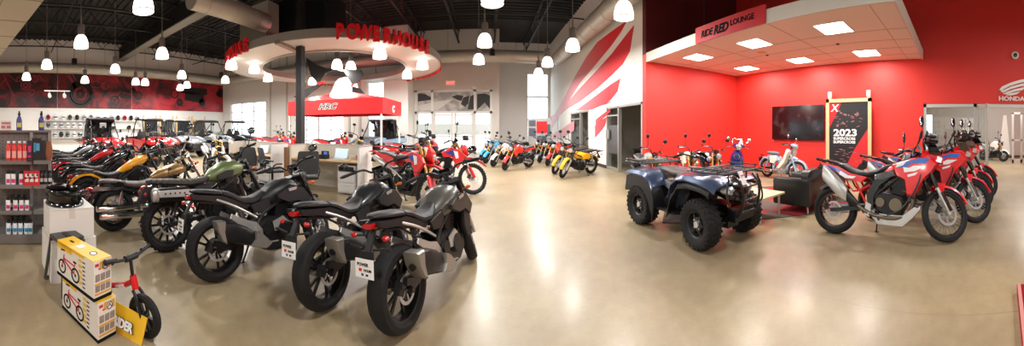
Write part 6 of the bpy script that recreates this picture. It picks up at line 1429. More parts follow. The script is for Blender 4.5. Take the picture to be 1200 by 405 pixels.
def mk_utv(cab=False):
    r = empty('utility_vehicle'); wb = 2.0
    bp = mat('utv_paint', 'c9161b', .25, coat=.6); k = MBLK
    for x in (0, wb):
        for y in (-.66, .66): big_wheel(r, x, y, .35, .26, .19, name='wheel', rimm=mat('utv_rim', '2b2b2d', .35, .6), lugs=16)
    def pan(nm, m, poly, y0, y1, b=.02, dy=0):
        mb = MB(); mb.prism(poly, y0, y1, b, smooth=True, dy=dy); mb.mirror(); return mb.build(nm, m, r)
    mb = MB(); mb.loft([(1.45, .98, .50, .10), (1.6, 1.0, .52, .12), (1.9, .96, .5, .14), (2.2, .88, .46, .14), (2.42, .80, .38, .11), (2.5, .76, .25, .06)], p=3.2); mb.build('hood', bp, r)
    pan('front_fender', bp, [(1.5, 1.04), (1.75, 1.06), (2.1, .98), (2.4, .84), (2.36, .78), (2.05, .84), (1.72, .84), (1.56, .7), (1.48, .7)], .46, .76, .03)
    pan('hood_stripe', mat('utv_stripe', 'e9e6e2', .3), [(1.7, 1.075), (2.1, .995), (2.3, .92), (2.1, .96), (1.7, 1.04)], .54, .62, .004)
    mb = MB(); mb.loft([(2.3, .62, .42, .16), (2.48, .6, .38, .16), (2.56, .56, .28, .12)], p=3); mb.box((2.5, 0, .42), (.1, .6, .12)); mb.build('grille', k, r)
    mb = MB()
    for s in (-1, 1): mb.loft([(2.38, .82, .1, .05, s * .32), (2.47, .8, .09, .045, s * .31), (2.5, .79, .05, .025, s * .3)])
    mb.build('headlight', LENS, r)
    mb = MB(); mb.tube([(2.5, -.3, .42), (2.62, -.28, .5), (2.62, -.25, .72), (2.62, .25, .72), (2.62, .28, .5), (2.5, .3, .42)], .022, 8, sub=1); mb.build('bumper', FBLK, r)
    pan('door', bp, [(.52, .95), (.62, .98), (1.42, .96), (1.5, .7), (1.4, .45), (.65, .42), (.5, .6)], .66, .71, .02)
    pan('rear_fender', bp, [(-.5, .98), (.5, 1.0), (.52, .66), (.4, .74), (.0, .8), (-.38, .74), (-.5, .78)], .52, .76, .03)
    mb = MB(); mb.box((.95, 0, .36), (1.7, 1.3, .1)); mb.box((1.45, 0, .6), (.1, 1.2, .5)); mb.box((-.05, 0, .78), (.95, 1.0, .12)); mb.build('chassis', k, r)
    mb = MB()
    for s in (-1, 1): mb.box((-.05, s * .56, .95), (1.0, .04, .26)); mb.box((.43 if s > 0 else -.53, 0, .95), (.04, 1.1, .26))
    mb.build('cargo_bed', k, r)
    for s in (-1, 1):
        mb = MB(); mb.loft([(.55, .62, .2, .06, s * .32), (.65, .64, .24, .08, s * .32), (1.05, .64, .24, .08, s * .32), (1.12, .63, .2, .05, s * .32)], p=3.4)
        mb.loft([(.46, 1.05, .14, .28, s * .32), (.52, 1.02, .23, .34, s * .32), (.62, .98, .22, .33, s * .32), (.66, .96, .14, .25, s * .32)], p=3.4); mb.build('seat', SEAT, r)
    mb = MB(); mb.lathe([(.16, -.012), (.185, 0), (.16, .012), (.155, 0)], (1.22, .32, 1.06), (-.8, 0, .6), 20, True); mb.cyl((1.22, .32, 1.06), (1.42, .32, .94), .02); mb.build('steering_wheel', k, r)
    mb = MB(); mb.loft([(1.36, .95, .5, .1), (1.46, .96, .54, .1), (1.52, .96, .5, .06)], p=4); mb.build('dashboard', k, r)
    # cage
    mb = MB()
    for s in (-1, 1):
        mb.tube([(1.62, s * .62, .98), (1.3, s * .56, 1.5), (1.12, s * .54, 1.84), (.9, s * .54, 1.88), (.5, s * .55, 1.88), (.36, s * .6, 1.6), (.3, s * .64, 1.0)], .026, 8)
        mb.ring([(.42, s * .56, 1.82), (-.3, s * .5, 1.12)], .022, 8)
    for x, z in ((1.12, 1.84), (.5, 1.88), (.3, 1.1)): mb.ring([(x, -.56, z), (x, .56, z)], .022, 8)
    mb.build('roll_cage', FBLK, r)
    mb = MB(); mb.loft([(.32, 1.90, .56, .02), (.36, 1.93, .6, .03), (.8, 1.95, .6, .03), (1.14, 1.91, .58, .03), (1.2, 1.89, .54, .015)], p=4); mb.build('roof', mat('utv_roof', '202022', .5), r)
    if cab:
        mb = MB(); mb.box((.32, 0, 1.45), (.03, 1.16, .9)); mb.prism([(.34, .98), (.52, 1.86), (.9, 1.86), (.9, 1.76), (.62, 1.7), (.56, 1.1)], -.6, -.56); mb.prism([(.34, .98), (.52, 1.86), (.9, 1.86), (.9, 1.76), (.62, 1.7), (.56, 1.1)], .6, .56); mb.build('cab_panel', k, r)
        mb = MB(); mb.box((1.2, .0, 1.62), (.01, .3, .22)); mb.build('notice', TAGW, r)
        mb = MB(); mb.sheet((1.6, -.56, 1.02), (1.6, .56, 1.02), (1.14, .5, 1.82), (1.14, -.5, 1.82), .008); mb.build('windscreen', glassmat('clear_screen', 'f0f4f6', .1), r)
    else:
        mb = MB(); mb.sheet((1.6, -.56, 1.02), (1.6, .56, 1.02), (1.44, .54, 1.28), (1.44, -.54, 1.28), .008); mb.build('windscreen', glassmat('clear_screen', 'f0f4f6', .1), r)
    mb = MB()
    for s in (-1, 1):
        mb.bar((wb, s * .2, .4), (wb, s * .56, .35), .06, .05); mb.bar((0, s * .2, .4), (0, s * .56, .35), .06, .05)
        mb.cyl((wb - .05, s * .5, .42), (wb - .2, s * .4, .86), .035, n=10); mb.cyl((.05, s * .5, .42), (.1, s * .42, .84), .035, n=10)
    mb.build('suspension', mat('spring_red', '7d1c1c', .4), r)
    mb = MB()
    for s in (-1, 1): mb.tube([(1.35, s * .58, 1.3), (1.38, s * .72, 1.34)], .01, 6); mb.ell((1.38, s * .76, 1.38), (.03, .05, .08))
    mb.build('mirror', k, r)
    return r
# ------------------------------------------------------------ shelving unit and its stock
GM = mat('gondola_grey', '77736f', .5, .2); GX = -3.88
gy = lambda px: GX / math.tan(az(px))
e = empty('shelving_unit', (GX - .2, (gy(3) + gy(61)) / 2, 0)); tag(e, 'grey perforated metal shelving unit stocked with bottles and spray cans', 'shelving unit')
ex, ey2 = e.location.x, e.location.y; W0, W1 = gy(3) - ey2 - .12, gy(61) - ey2; YM = gy(38) - ey2
mb = MB(); mb.box((-.14, (W0 + W1) / 2, .78), (.03, W1 - W0, 1.32)); bp_ = mb.build('back_panel', GM, e)
mb = MB()
for i in range(26):
    for j in range(10): mb.box((-.123, W0 + .03 + j * (W1 - W0 - .06) / 9, .22 + i * .048), (.004, .012, .012))
mb.build('perforation', mat('hole_dark', '2e2c2b', .7), bp_)
for y in (W0, YM, W1): mb = MB(); mb.box((-.10, y, .73), (.05, .045, 1.46)); mb.build('upright', mat('gondola_light', '9a9691', .45, .2), e)
mb = MB(); mb.box((-.12, (W0 + W1) / 2, 1.455), (.10, W1 - W0 + .04, .03)); mb.build('top_cap', GM, e)
for z in (1.07, .755, .42):
    for a, b in ((W0, YM), (YM, W1)): mb = MB(); mb.box((.04, (a + b) / 2, z - .012), (.36, b - a - .02, .024)); mb.box((.215, (a + b) / 2, z - .012), (.015, b - a - .02, .05)); mb.build('shelf', GM, e)
mb = MB(); mb.box((.04, (W0 + W1) / 2, .07), (.38, W1 - W0, .12)); mb.box((.03, (W0 + W1) / 2, .012), (.36, W1 - W0, .024)); mb.build('plinth', GM, e)
def bottle(kind, x, y, z, rz=0):
    e = empty({'red': 'oil_bottle', 'can': 'spray_can', 'spray': 'spray_bottle'}.get(kind, 'can'), (x, y, z), rz)
    if kind == 'red':
        m = MB(); m.loft([(0, 0, .032, .05), (.19, 0, .034, .052), (.22, 0, .02, .03), (.235, 0, .016, .016)], p=4); m.v = [Vector((p.z, p.y, p.x)) for p in m.v]; m.build('body', mat('bottle_red', 'd02a22', .35), e); m = MB(); m.cyl((0, 0, .235), (0, 0, .262), .02, n=12); m.build('cap', WHT, e); m = MB(); m.box((.051, 0, .09), (.003, .05, .09)); m.build('label', mat('label_pink', 'e7a59c', .5), e)
    elif kind == 'spray':
        m = MB(); m.lathe([(0, 0), (.038, 0), (.04, .02), (.04, .13), (.028, .17), (.016, .19), (.016, .21), (0, .21)], n=16); m.build('body', mat('spray_purple', '453c80', .3), e); m = MB(); m.lathe([(.041, .04), (.0415, .10)], n=12, a0=-.75, a1=.75); m.build('label', mat('label_yellow', 'c9c36a', .5), e); m = MB(); m.cyl((0, 0, .205), (0, 0, .225), .02, n=10); m.box((.01, 0, .238), (.09, .022, .03)); m.bar((.045, 0, .23), (.035, 0, .19), .012, .01); m.build('trigger', MBLK, e)
    else:
        c1, c2, c3 = {'can': ('e6e3e1', 'd0307a', '17171a'), 'can2': ('e6e3e1', 'cf2f73', '17171a'), 'can3': ('dfe6ea', '2f86b8', '1a1a1c'), 'dark': ('262528', 'c8c4c0', '151517')}[kind]
        m = MB(); m.lathe([(0, 0), (.03, 0), (.032, .006), (.032, .14), (.024, .155), (0, .155)], n=16); m.build('body', mat('can_' + kind, c1, .3), e); m = MB(); m.cyl((0, 0, .145), (0, 0, .19), .027, .025, 14); m.build('cap', mat('cap_' + kind, c3, .4), e)
        m = MB(); m.lathe([(.0326, .035), (.0326, .085)], n=16, a0=-.9, a1=.9); m.build('label', mat('lab_' + kind, c2, .5), e)
    return e
proto = {k: bottle(k, 0, 0, 0) for k in ('red', 'can', 'can2', 'can3', 'dark', 'spray')}
names = {'red': ('red oil bottle with white cap', 'bottle'), 'can': ('white spray can with pink label', 'can'), 'can2': ('white spray can with pink label', 'can'), 'can3': ('white and blue spray can', 'can'), 'dark': ('dark spray can', 'can'), 'spray': ('purple spray bottle with black trigger', 'bottle')}
def stock(kind, pxs, z, dx, where, sc=1.0):
    for i, px in enumerate(pxs):
        x = GX + dx; y = x / math.tan(az(px)); o = copy_tree(proto[kind], loc=(x, y, z), rotz=0); o.scale = (sc, sc, sc)
        tag(o, '%s, %s along %s' % (names[kind][0], ordn[i], where), names[kind][1], '%ss on %s' % (names[kind][1], where))
stock('red', (10, 16.5, 23, 29), 1.07, -.03, 'the top shelf', 1.0)
stock('can', (9.5, 15.5, 25), .755, -.03, 'the second shelf', 1.0); stock('dark', (48, 53, 58.5), .755, -.1, 'the second shelf behind the picture box', .95)
stock('can2', (9.5, 18, 25, 31.5), .42, -.03, 'the third shelf, front row', .95); stock('dark', (14, 22, 29), .42, -.13, 'the third shelf, back row', 1.0)
stock('can3', (10, 17.5, 24, 31, 35.5), .13, -.0, 'the bottom shelf, front row', .95); stock('dark', (14, 21, 28), .13, -.12, 'the bottom shelf, back row', 1.0)
stock('spray', (22.5, 48.5), 1.47, -.32, 'the top of the shelving unit', 1.05)
for k in proto.values(): drop(k)
def goods(name, px, z, w, h, d, cols, lb, cat, dx=-.05, parts=()):
    x = GX + dx; e = empty(name, (x, x / math.tan(az(px)), z)); tag(e, lb, cat); m = MB(); m.box((0, 0, h / 2), (d, w, h)); m.build('package', mat(name + '_c' + cols, cols, .45), e)
    if parts:
        m = MB()
        for (a, b, c, dd) in parts[1]: m.box((d / 2 + .002, a * w, b * h), (.003, c * w, dd * h))
        m.build('print', mat(name + '_p' + parts[0], parts[0], .5), e)
    return e
goods('sign_card', 7, 1.47, .15, .13, .02, 'd9c9c4', 'small white and pink price card on top of the shelving unit', 'sign', -.25, ('b8717a', ((0, .75, .8, .2), (-.25, .35, .35, .3), (.25, .35, .35, .3))))
goods('glove_package', 34.5, 1.07, .06, .27, .05, '3a2430', 'narrow dark package with pink print beside the red bottles', 'package', .02, ('c4366f', ((0, .6, .7, .3), (0, .25, .6, .1))))
goods('blister_package', 43, 1.07, .12, .30, .06, '1d1e22', 'black hanging package with a blue picture on the top shelf', 'package', -.02, ('4d9cc0', ((.1, .62, .4, .32), (-.25, .6, .2, .4))))
goods('dark_package', 50.5, 1.07, .07, .27, .05, '26262a', 'plain black package next to the brown glove on the top shelf', 'package', -.04)
x = GX - .02; e = empty('work_glove', (x, x / math.tan(az(57.5)), 1.07)); tag(e, 'brown leather work gloves hanging at the end of the top shelf', 'gloves'); m = MB(); m.loft([(0, 0, .035, .02), (.05, 0, .045, .03), (.13, 0, .05, .03), (.2, .0, .04, .025), (.26, 0, .025, .02)]); m.v = [Vector((p.z, p.y, p.x)) for p in m.v]; m.build('glove', mat('glove_brown', '8a5233', .7), e)
e = goods('picture_box', 37, .755, .21, .19, .05, 'c02a2c', 'red box printed with a photo grid on the second shelf', 'box', .0, ('d9d4cf', ((-.3, .7, .2, .25), (-.02, .7, .25, .25), (.28, .7, .2, .25), (-.3, .38, .22, .22), (.0, .38, .22, .22), (.3, .38, .18, .22))))
m = MB()
for i in range(6): m.box((.029, -.08 + i * .03, .10 + (i % 2) * .04), (.003, .016, .03))
m.build('print_dark', TBLK, e)
# ------------------------------------------------------------ white cartons, wheel rim, stool
CW = mat('carton_white', 'd9d6cf', .65)
def carton(loc, size, rz, lb):
    e = empty('carton', loc, rz); tag(e, lb, 'box', 'white cartons beside the shelving unit'); w, d, h = size; m = MB(); m.box((0, 0, h / 2), (w, d, h)); m.build('box', CW, e); m = MB(); m.box((0, 0, h + .001), (w + .001, .06, .002)); m.box((w / 2 + .001, 0, h - .05), (.002, .06, .1)); m.build('packing_tape', mat('tape_clear', 'cbc6bb', .25), e); m = MB(); m.box((0, 0, h - .012), (w + .004, d + .004, .003)); m.build('flap_edge', mat('carton_edge', 'b5b0a7', .7), e); return e
carton((-3.10, .53, 0), (.44, .46, .41), .12, 'white cardboard carton on the floor, carrying a second carton')
carton((-3.12, .53, .415), (.43, .45, .29), .05, 'white cardboard carton on top of another one, carrying a black wheel rim')
e = empty('wheel_rim', (-3.12, .50, .707)); tag(e, 'gloss black bare wheel rim lying on the upper white carton', 'wheel rim')
m = MB(); m.lathe([(.20, 0), (.205, .01), (.198, .03), (.182, .045), (.178, .08), (.182, .115), (.198, .13), (.205, .15), (.20, .16), (.188, .13), (.168, .11), (.166, .05), (.188, .025)], n=36, closed=True); m.build('barrel', GBLK, e)
m = MB(); m.cyl((0, 0, .04), (0, 0, .12), .05, n=16)
for i in range(10): a = i * PI / 5; m.bar((.04 * math.cos(a), .04 * math.sin(a), .09), (.16 * math.cos(a), .16 * math.sin(a), .1), .02, .02)
m.build('spokes', GBLK, e)
e = empty('brake_chain', (-3.2, .42, .86)); tag(e, 'small dark coil of chain resting on the wheel rim', 'chain'); m = MB(); m.lathe([(.07, 0), (.09, .012), (.11, 0), (.09, -.012)], (0, 0, 0.015), n=20, closed=True); m.lathe([(.05, 0.02), (.07, .03), (.09, 0.02), (.07, .008)], (.03, .02, 0.015), n=20, closed=True); m.build('links', mat('chain_dark', '3b2c30', .4, .6), e)
e = empty('step_stool', (-2.80, .47, 0), .3); tag(e, 'dark grey metal step stool between the white cartons and the yellow boxes', 'stool')
SG = mat('stool_grey', '4a4846', .45, .3)
for s in (-1, 1): m = MB(); m.tube([(-.2, s * .14, 0.02), (-.13, s * .11, .42), (-.1, s * .11, .455), (.1, s * .11, .455), (.13, s * .11, .42), (.2, s * .14, 0.02)], .017, 8, sub=2); m.bar((-.2, s * .14, .015), (-.2, s * .14 - s * .28 * (s > 0), .015), .03, .03); m.build('leg', SG, e)
m = MB(); m.box((0, 0, .475), (.2, .26, .022)); 
m.build('seat', SG, e); m = MB(); m.box((0, 0, .489), (.12, .05, .006)); m.build('hand_slot', MBLK, e)
m = MB(); m.bar((-.165, -.12, .24), (-.165, .12, .24), .018, .018); m.bar((.165, -.12, .24), (.165, .12, .24), .018, .018); m.build('brace', SG, e)
# ------------------------------------------------------------ balance bike boxes
YEL = mat('box_yellow', 'e2b320', .45); BXW = mat('box_white', 'dcd8cf', .5); BXO = mat('box_orange', 'cf9d3c', .5); PKR = mat('print_red', 'c22b38', .5)
def bikebox(loc, rz, lb, L=.5, W=.16, Hh=.28):
    e = empty('product_box', loc, rz); tag(e, lb, 'box', None)
    m = MB(); m.box((0, 0, Hh / 2), (L, W, Hh)); m.build('carton', BXW, e)
    m = MB(); m.box((0, 0, Hh + .001), (L + .002, W + .002, .004)); m.box((-L * .28, -W / 2 - .001, Hh - .025), (L * .44, .003, .05)); m.box((-L * .12, -W / 2 - .001, Hh - .012), (L * .76, .003, .02)); m.build('yellow_panel', YEL, e)
    m = MB(); m.box((0, 0, .012), (L + .004, W + .004, .024)); m.build('base_band', TBLK, e)
    # long side: small bike print
    y = -W / 2 - .002; m = MB()
    for cx in (-.17, .02): m.lathe([(.042, 0), (.055, 0), (.055, -.002), (.042, -.002)], (cx, y, .095), 'y', 24, True); m.lathe([(0, 0), (.012, 0)], (cx, y - .001, .095), 'y', 10)
    m.bar((-.19, y, .225), (-.13, y, .235), .002, .012, up=(0, 0, 1)); m.bar((-.01, y, .19), (.03, y, .19), .002, .014)
    for i in range(7): m.box((.13, y, .05 + i * .03), (.03, .002, .008))
    m.build('print_black', TBLK, e)
    m = MB(); m.bar((-.17, y, .1), (-.14, y, .2), .002, .012); m.bar((-.15, y, .16), (.0, y, .1), .002, .014); m.bar((.0, y, .1), (.01, y, .18), .002, .01); m.bar((-.15, y, .17), (.01, y, .16), .002, .01); m.build('print_red', PKR, e)
    m = MB()
    for i in range(5): m.box((.085, y, .07 + i * .04), (.045, .002, .02))
    m.build('print_yellow', YEL, e)
    # short end
    x = L / 2 + .001; m = MB(); m.box((x, .02, Hh - .04), (.003, W * .6, .055)); m.box((x, 0, .115), (.003, W * .9, .012)); m.box((x, 0, .045), (.003, W * .9, .014)); m.build('end_yellow', BXO, e)
    m = MB(); m.lathe([(0, 0), (.03, 0), (.03, .002), (0, .002)], (x, .02, Hh - .045), 'x', 20); m.build('end_badge', WHT, e); m = MB(); m.lathe([(.022, .003), (.028, .003), (.028, .004), (.022, .004)], (x, .02, Hh - .045), 'x', 20, True); m.bar((x + .004, .005, Hh - .055), (x + .004, .02, Hh - .03), .003, .006, up=(1, 0, 0)); m.bar((x + .004, .035, Hh - .055), (x + .004, .02, Hh - .03), .003, .006, up=(1, 0, 0)); m.build('end_mark', TBLK, e)
    R = random.Random(len(lb)); m = MB(); k = 0
    for zz, hh in ((.15, .05), (.075, .045)):
        for i in range(3): m.box((x, -W * .3 + i * W * .3, zz + .008), (.003, W * .25, hh))
    m.build('end_photo', mat('box_photo', '8a7f78', .5, noise=.75, nscale=60), e)
    m = MB(); m.box((x + .001, -W * .34, Hh - .03), (.003, W * .2, .02)); m.box((x + .001, -W * .2, Hh - .06), (.003, W * .1, .01)); m.build('end_red', PKR, e)
    m = MB(); m.lathe([(0, 0), (.032, 0), (.032, .002), (0, .002)], (L * .28, 0, Hh + .003), 'z', 20); m.box((-L * .05, -.0, Hh + .004), (.05, .06, .003)); m.build('top_badge', WHT, e)
    m = MB(); m.lathe([(.024, .003), (.03, .003), (.03, .004), (.024, .004)], (L * .28, 0, Hh + .003), 'z', 20, True); m.box((-L * .3, 0, Hh + .004), (.05, .022, .002)); m.build('top_mark', TBLK, e)
    return e
Ab = Vector((-2.005, .556, 0)); Ld = Vector((-.934, -.358, 0)); Sd = Vector((-.358, .934, 0))
bikebox(Ab + Ld * .25 + Sd * .08, .366, 'yellow topped balance bike box on the floor, below the other box')
bikebox(Ab + Ld * .25 + Sd * .075 + Vector((-.015, -.03, .284)), .40, 'yellow topped balance bike box stacked on the other box')
# ------------------------------------------------------------ balance bike in its yellow stand
def balance_bike(loc, rz):
    e = empty('balance_bike', loc, rz); tag(e, 'small red balance bike with black handlebar in a yellow display stand', 'balance bike'); R = .15; wb = .52
    for nm, x, st in (('rear_wheel', 0, 0), ('front_wheel', wb, .12)):
        m = MB(); m.lathe([(.112, -.018), (.13, -.026), (.146, -.015), (.15, 0), (.146, .015), (.13, .026), (.112, .018)], (x, 0, R), 'y', 32, True); w = m.build(nm, RUB, e)
        m = MB(); m.lathe([(.098, -.018), (.115, -.018), (.115, .018), (.098, .018)], (x, 0, R), 'y', 28, True); m.cyl((x, -.03, R), (x, .03, R), .025, n=12)
        for i in range(6): a = i * PI / 3; m.bar((x, 0, R), (x + .1 * math.cos(a), 0, R + .1 * math.sin(a)), .016, .022, up=(0, 1, 0))
        m.build('rim', MBLK, w)
    m = MB(); m.tube([(0, .0, R), (.1, 0, .2), (.2, 0, .25), (.32, 0, .30), (.40, 0, .36)], .021, 8); m.tube([(.43, 0, .31), (.40, 0, .40)], .026, 8, sub=1); m.tube([(.14, 0, .22), (.10, 0, .34)], .018, 8, sub=1)
    for s in (-1, 1): m.tube([(0, s * .035, R), (.08, s * .03, .17), (.16, 0, .235)], .012, 6)
    fr_ = m.build('frame', RED, e)
    text('STRIDER', .036, WHT, frame((.235, -.0215, .243), (.87, 0, .42), (-.42, 0, .87)), fr_, 'lettering', .001, .0015, .8)
    m = MB(); m.tube([(.10, 0, .30), (.085, 0, .40)], .013, 8, sub=1); m.loft([(-.0, .42, .03, .012), (.03, .425, .05, .018), (.1, .41, .04, .018), (.17, .405, .015, .01)]); m.build('seat', MBLK, e)
    m = MB()
    for s in (-1, 1): m.tube([(wb, s * .035, R), (.48, s * .038, .26), (.43, s * .03, .31)], .013, 6)
    m.build('fork', MBLK, e)
    m = MB(); m.tube([(.40, 0, .38), (.375, 0, .52)], .014, 8, sub=1); m.tube([(.35, -.22, .545), (.38, -.08, .53), (.38, .08, .53), (.35, .22, .545)], .012, 8); hb = m.build('handlebar', MBLK, e)
    for s in (-1, 1): m = MB(); m.cyl((.352, s * .22, .545), (.364, s * .13, .538), .017, n=10); m.ell((.351, s * .225, .545), (.022, .012, .022)); m.build('grip', MBLK, hb)
    m = MB(); m.cyl((.38, -.06, .53), (.38, .06, .53), .025, n=12); m.build('bar_pad', MBLK, hb)
    return e
bz = math.atan2(.2, .48)
balance_bike((-2.44, .69, .0), bz)
e = empty('bike_stand', (-2.02, .80, 0), .60); tag(e, 'yellow cardboard display stand holding the small red balance bike, lettered STRIDER', 'display stand')
m = MB(); m.sheet((-.24, -.02, .0), (.13, -.05, .0), (.15, .0, .17), (-.25, .03, .19), .008); pnl = m.build('front_panel', YEL, e); m = MB(); m.sheet((-.24, .14, 0), (.13, .14, 0), (.13, .1, .1), (-.24, .1, .1), .008); m.box((-.3, .07, .004), (.1, .2, .006)); m.build('rear_panel', MBLK, e)
xd_ = Vector((.37, -.03, 0)).normalized(); yd_ = Vector((.02, .05, .17)).normalized()
text('STRIDER', .08, WHT, frame(Vector((-.19, -.037, .06)), xd_, yd_), pnl, 'lettering', .002, .0035, .80); text('STRIDER', .08, TBLK, frame(Vector((-.186, -.0325, .057)), xd_, yd_), pnl, 'lettering_shadow', .001, .0065, .80)

# ------------------------------------------------------------ motorcycles
def ride(proto, loc, a, lean, lb, cat='motorcycle', grp=None, swap=None, skip=()):
    o = copy_tree(proto, loc=(loc[0], loc[1], loc[2] if len(loc) > 2 else 0), rotz=rotz_of(a), lean=-math.radians(lean), swap=swap, skip=skip); tag(o, lb, cat, grp); return o
def back(f, a, wb): return (f[0] - math.sin(a) * wb, f[1] - math.cos(a) * wb)
N_ = mk_naked(); G1 = 'black naked motorcycles in the front row'
tg = mat('tank_grey', '55544f', .36, .35, coat=.2); cg = mat('cover_grey', '3a3936', .45, .2)
ride(N_, (-2.30, 1.82), .25, 8, 'matte black naked motorcycle, the one of the front row next to the green scrambler', grp=G1, swap={'tank_graphite': mat('tank_matte', '191a1c', .42)})
ride(N_, (-1.267, 2.14), .20, 8, 'dark grey naked motorcycle in the middle of the front row of three', grp=G1)
ride(N_, (-.607, 2.135), .315, 8, 'grey tanked naked motorcycle at the aisle end of the front row', grp=G1, swap={'tank_graphite': tg, 'cover_graphite': cg})
drop(N_)
A_ = mk_adventure(); G2 = 'red adventure motorcycles in front of the glass door'
for i, (p, lb) in enumerate((((3.92, 1.69), 'red adventure motorcycle parked outermost with its whole side in view'), ((4.70, 1.27), 'red adventure motorcycle second in the row, behind the outermost one'), ((5.50, 1.12), 'red adventure motorcycle third in the row, mostly hidden'), ((6.30, .93), 'red adventure motorcycle last in the row, closest to the glass door'))):
    ride(A_, p, PI, 9, lb, grp=G2)
drop(A_)
S_ = mk_scrambler(); ride(S_, (-3.19, 1.76), .15, 7, 'green tanked scrambler motorcycle with a high silver exhaust shield'); drop(S_)
C_ = mk_chopper(); ride(C_, (-4.13, 1.39), .05, 6, 'chromed cruiser motorcycle with bronze tank and brown seats'); drop(C_)
R_ = mk_cruiser(); cp_ = 'cruiser_paint'; kb = mat('cruiser_black', '141416', .2, coat=.7); kr = mat('cruiser_red', 'b3141c', .2, coat=.7); ks = mat('cruiser_silver', '8f9296', .25, .6)
for i, (x, y, sw, lb) in enumerate(((-5.1, 1.22, None, 'yellow cruiser motorcycle with yellow tank and rear fender'), (-6.05, 1.2, kb, 'black cruiser motorcycle beside the yellow one'), (-7.0, 1.17, kr, 'cruiser motorcycle with a red tank, beyond the black one'), (-7.95, 1.2, kb, 'black cruiser motorcycle beyond the red tanked one'), (-8.9, 1.2, ks, 'silver cruiser motorcycle far down the row near the helmets'), (-9.85, 1.3, kb, 'black cruiser motorcycle, last of the row before the helmet wall'))):
    ride(R_, (x, y), .03 + .02 * (i % 2), 7, lb, grp='cruiser motorcycles parked in a row', swap={cp_: sw} if sw else None)
for i, (x, y, sw, lb) in enumerate(((-9.0, 3.45, kb, 'black cruiser motorcycle in the second row behind the red tanked one'),)):
    ride(R_, (x, y), .5, 7, lb, grp='cruiser motorcycles in the second row', swap={cp_: sw})
drop(R_)
W_ = mk_dual(white=True, name='dirt_bike'); ride(W_, back((-6.45, 5.15), math.radians(112), 1.44), math.radians(112), 6, 'white dirt bike with a tall white front fender facing the desks', 'dirt bike', skip=('headlight_mask', 'headlight')); drop(W_)
D_ = mk_dual(); G3 = 'red dual sport motorcycles by the desks'; rd_ = math.radians
ride(D_, back((-.31, 6.77), rd_(84), 1.44), rd_(84), 7, 'red dual sport motorcycle at the aisle with its whole front wheel in view', grp=G3)
ride(D_, back((-.98, 5.25), rd_(122), 1.44), rd_(122), 8, 'red dual sport motorcycle with gold fork right behind the black row', grp=G3)
ride(D_, back((-1.25, 8.0), rd_(95), 1.44), rd_(95), 8, 'red dual sport motorcycle behind the one with its front wheel in view', grp=G3)
ride(D_, back((-1.6, 9.3), rd_(105), 1.44), rd_(105), 8, 'red dual sport motorcycle in front of the tent corner leg', grp=G3)
ride(D_, back((-3.75, 7.7), rd_(170), 1.44), rd_(170), 8, 'black dual sport motorcycle behind the white desk panel', grp=G3, swap={'dual_red': mat('dual_black', '232325', .4)})
ride(D_, (-7.3, 11.7), rd_(80), 4, 'red race motorcycle displayed under the canopy tent', 'motorcycle')
ride(D_, (-9.3, 10.4), rd_(70), 7, 'red dirt bike beside the tent next to the black column', 'dirt bike', 'red dirt bikes near the overhead doors'); ride(D_, (-10.6, 11.3), rd_(75), 7, 'red dirt bike in front of the overhead door nearest the mural', 'dirt bike', 'red dirt bikes near the overhead doors'); ride(D_, (-11.9, 13.0), rd_(100), 7, 'red dirt bike near the pillar between the garage doors', 'dirt bike', 'red dirt bikes near the overhead doors')
drop(D_)
M_ = mk_mini(); a_ = rd_(232); G4 = 'small motorcycles near the entrance'; pm = 'mini_paint'; mw = mat('mini_white', 'e6e4df', .3, coat=.4); mbu = mat('mini_blue', '2e9bd0', .3, coat=.4); mk_ = mat('mini_black', '1c1c1e', .3, coat=.4); mc = mat('mini_cream', 'd8cdb6', .35); mg = mat('mini_grey', '8e8f8c', .4)
for f, sw, lb in (((.67, 10.6), None, 'small red motorcycle leading the row by the entrance'), ((.28, 11.6), mw, 'small white motorcycle behind the leading red one'), ((-.02, 12.6), mbu, 'small bright blue motorcycle behind the white one'), ((-.2, 13.7), mbu, 'small bright blue motorcycle furthest back by the entrance doors'), ((2.43, 11.65), None, 'small red motorcycle behind the two yellow ones'), ((2.3, 12.75), mk_, 'small black motorcycle behind the red one along the striped wall'), ((2.15, 13.85), mk_, 'small black motorcycle in front of the picture display board'), ((.9, 13.9), mk_, 'small black motorcycle between the two rows')):
    ride(M_, back(f, a_, 1.18), a_, 7, lb, grp=G4, swap={pm: sw} if sw else None)
ride(M_, (3.75, 6.75), rd_(190), 4, 'small grey motorcycle behind the rear rack of the quad bike', grp='small motorcycles in the lounge', swap={pm: mg})
ride(M_, (4.95, 6.5), rd_(205), 4, 'small cream motorcycle behind the seat of the quad bike', grp='small motorcycles in the lounge', swap={pm: mc})
ride(M_, (5.75, 6.35), rd_(212), 4, 'small black and grey motorcycle next to the blue scooter', grp='small motorcycles in the lounge', swap={pm: mk_})
ride(M_, (14.1, -1.3), rd_(225), 4, 'small white motorcycle in the room behind the glass', swap={pm: mw})
drop(M_)
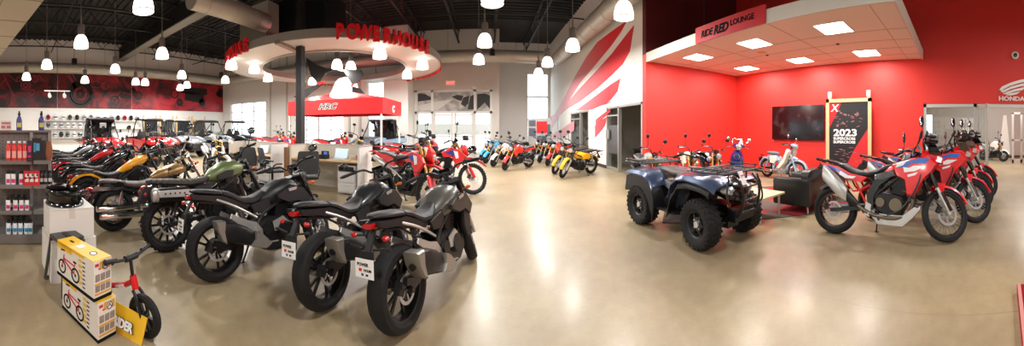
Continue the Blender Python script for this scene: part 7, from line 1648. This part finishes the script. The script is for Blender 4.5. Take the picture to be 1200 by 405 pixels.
T_ = mk_trail(); a_ = rd_(240.6); ride(T_, back((2.30, 8.72), a_, 1.26), a_, 7, 'yellow trail motorcycle with black rear rack, nearer of the pair by the striped wall', grp='yellow trail motorcycles'); ride(T_, back((2.25, 9.52), a_, 1.26), a_, 7, 'yellow trail motorcycle behind its twin by the striped wall', grp='yellow trail motorcycles'); drop(T_)
K_ = mk_cub(); ride(K_, (7.45, 5.45), PI + .2, 4, 'grey and cream step-through motorcycle below the television'); drop(K_)
V_ = mk_scooter(); ride(V_, (7.05, 6.35), math.atan2(-6.4, -5.6) + .0, 2, 'dark blue scooter with round chrome headlight in the lounge corner', 'scooter'); drop(V_)
Q_ = mk_atv(); o = copy_tree(Q_, loc=(2.78, 4.12, 0), rotz=rotz_of(PI - .07)); tag(o, 'large dark blue quad bike with black racks in front of the lounge', 'quad bike'); drop(Q_)
U_ = mk_utv(); uc = mk_utv(cab=True); up = 'utv_paint'; ug = mat('utv_grey', '8a8f95', .3, .3, coat=.5); ub = mat('utv_blue', '8fb6cf', .3, .3, coat=.5); uk = mat('utv_black', '1e1f22', .3, coat=.5)
def utv(P, x, y, a, lb, sw=None, rf=None, skip=()):
    s_ = {up: sw} if sw else {}
    if rf: s_['utv_roof'] = rf
    o = copy_tree(P, loc=(x, y, 0), rotz=rotz_of(a), swap=s_, skip=skip); tag(o, lb, 'utility vehicle', 'side by side utility vehicles')
utv(uc, -13.9, 3.75, PI / 2, 'red utility vehicle with closed black cab nearest the helmets'); utv(U_, -13.75, 6.15, PI / 2, 'bright red open utility vehicle beside the cabbed one')
utv(U_, -14.9, 8.45, PI / 2, 'grey open utility vehicle next to the bright red one', ug); utv(U_, -15.3, 10.75, PI / 2, 'grey open utility vehicle, second one beyond the bright red vehicle', ug); utv(U_, -15.3, 13.0, PI / 2, 'black open utility vehicle in the corner by the garage door', uk)
utv(uc, -4.98, 14.9, rd_(194), 'pale blue utility vehicle behind the red canopy tent', ub, ub, ('notice',))
drop(U_); drop(uc)
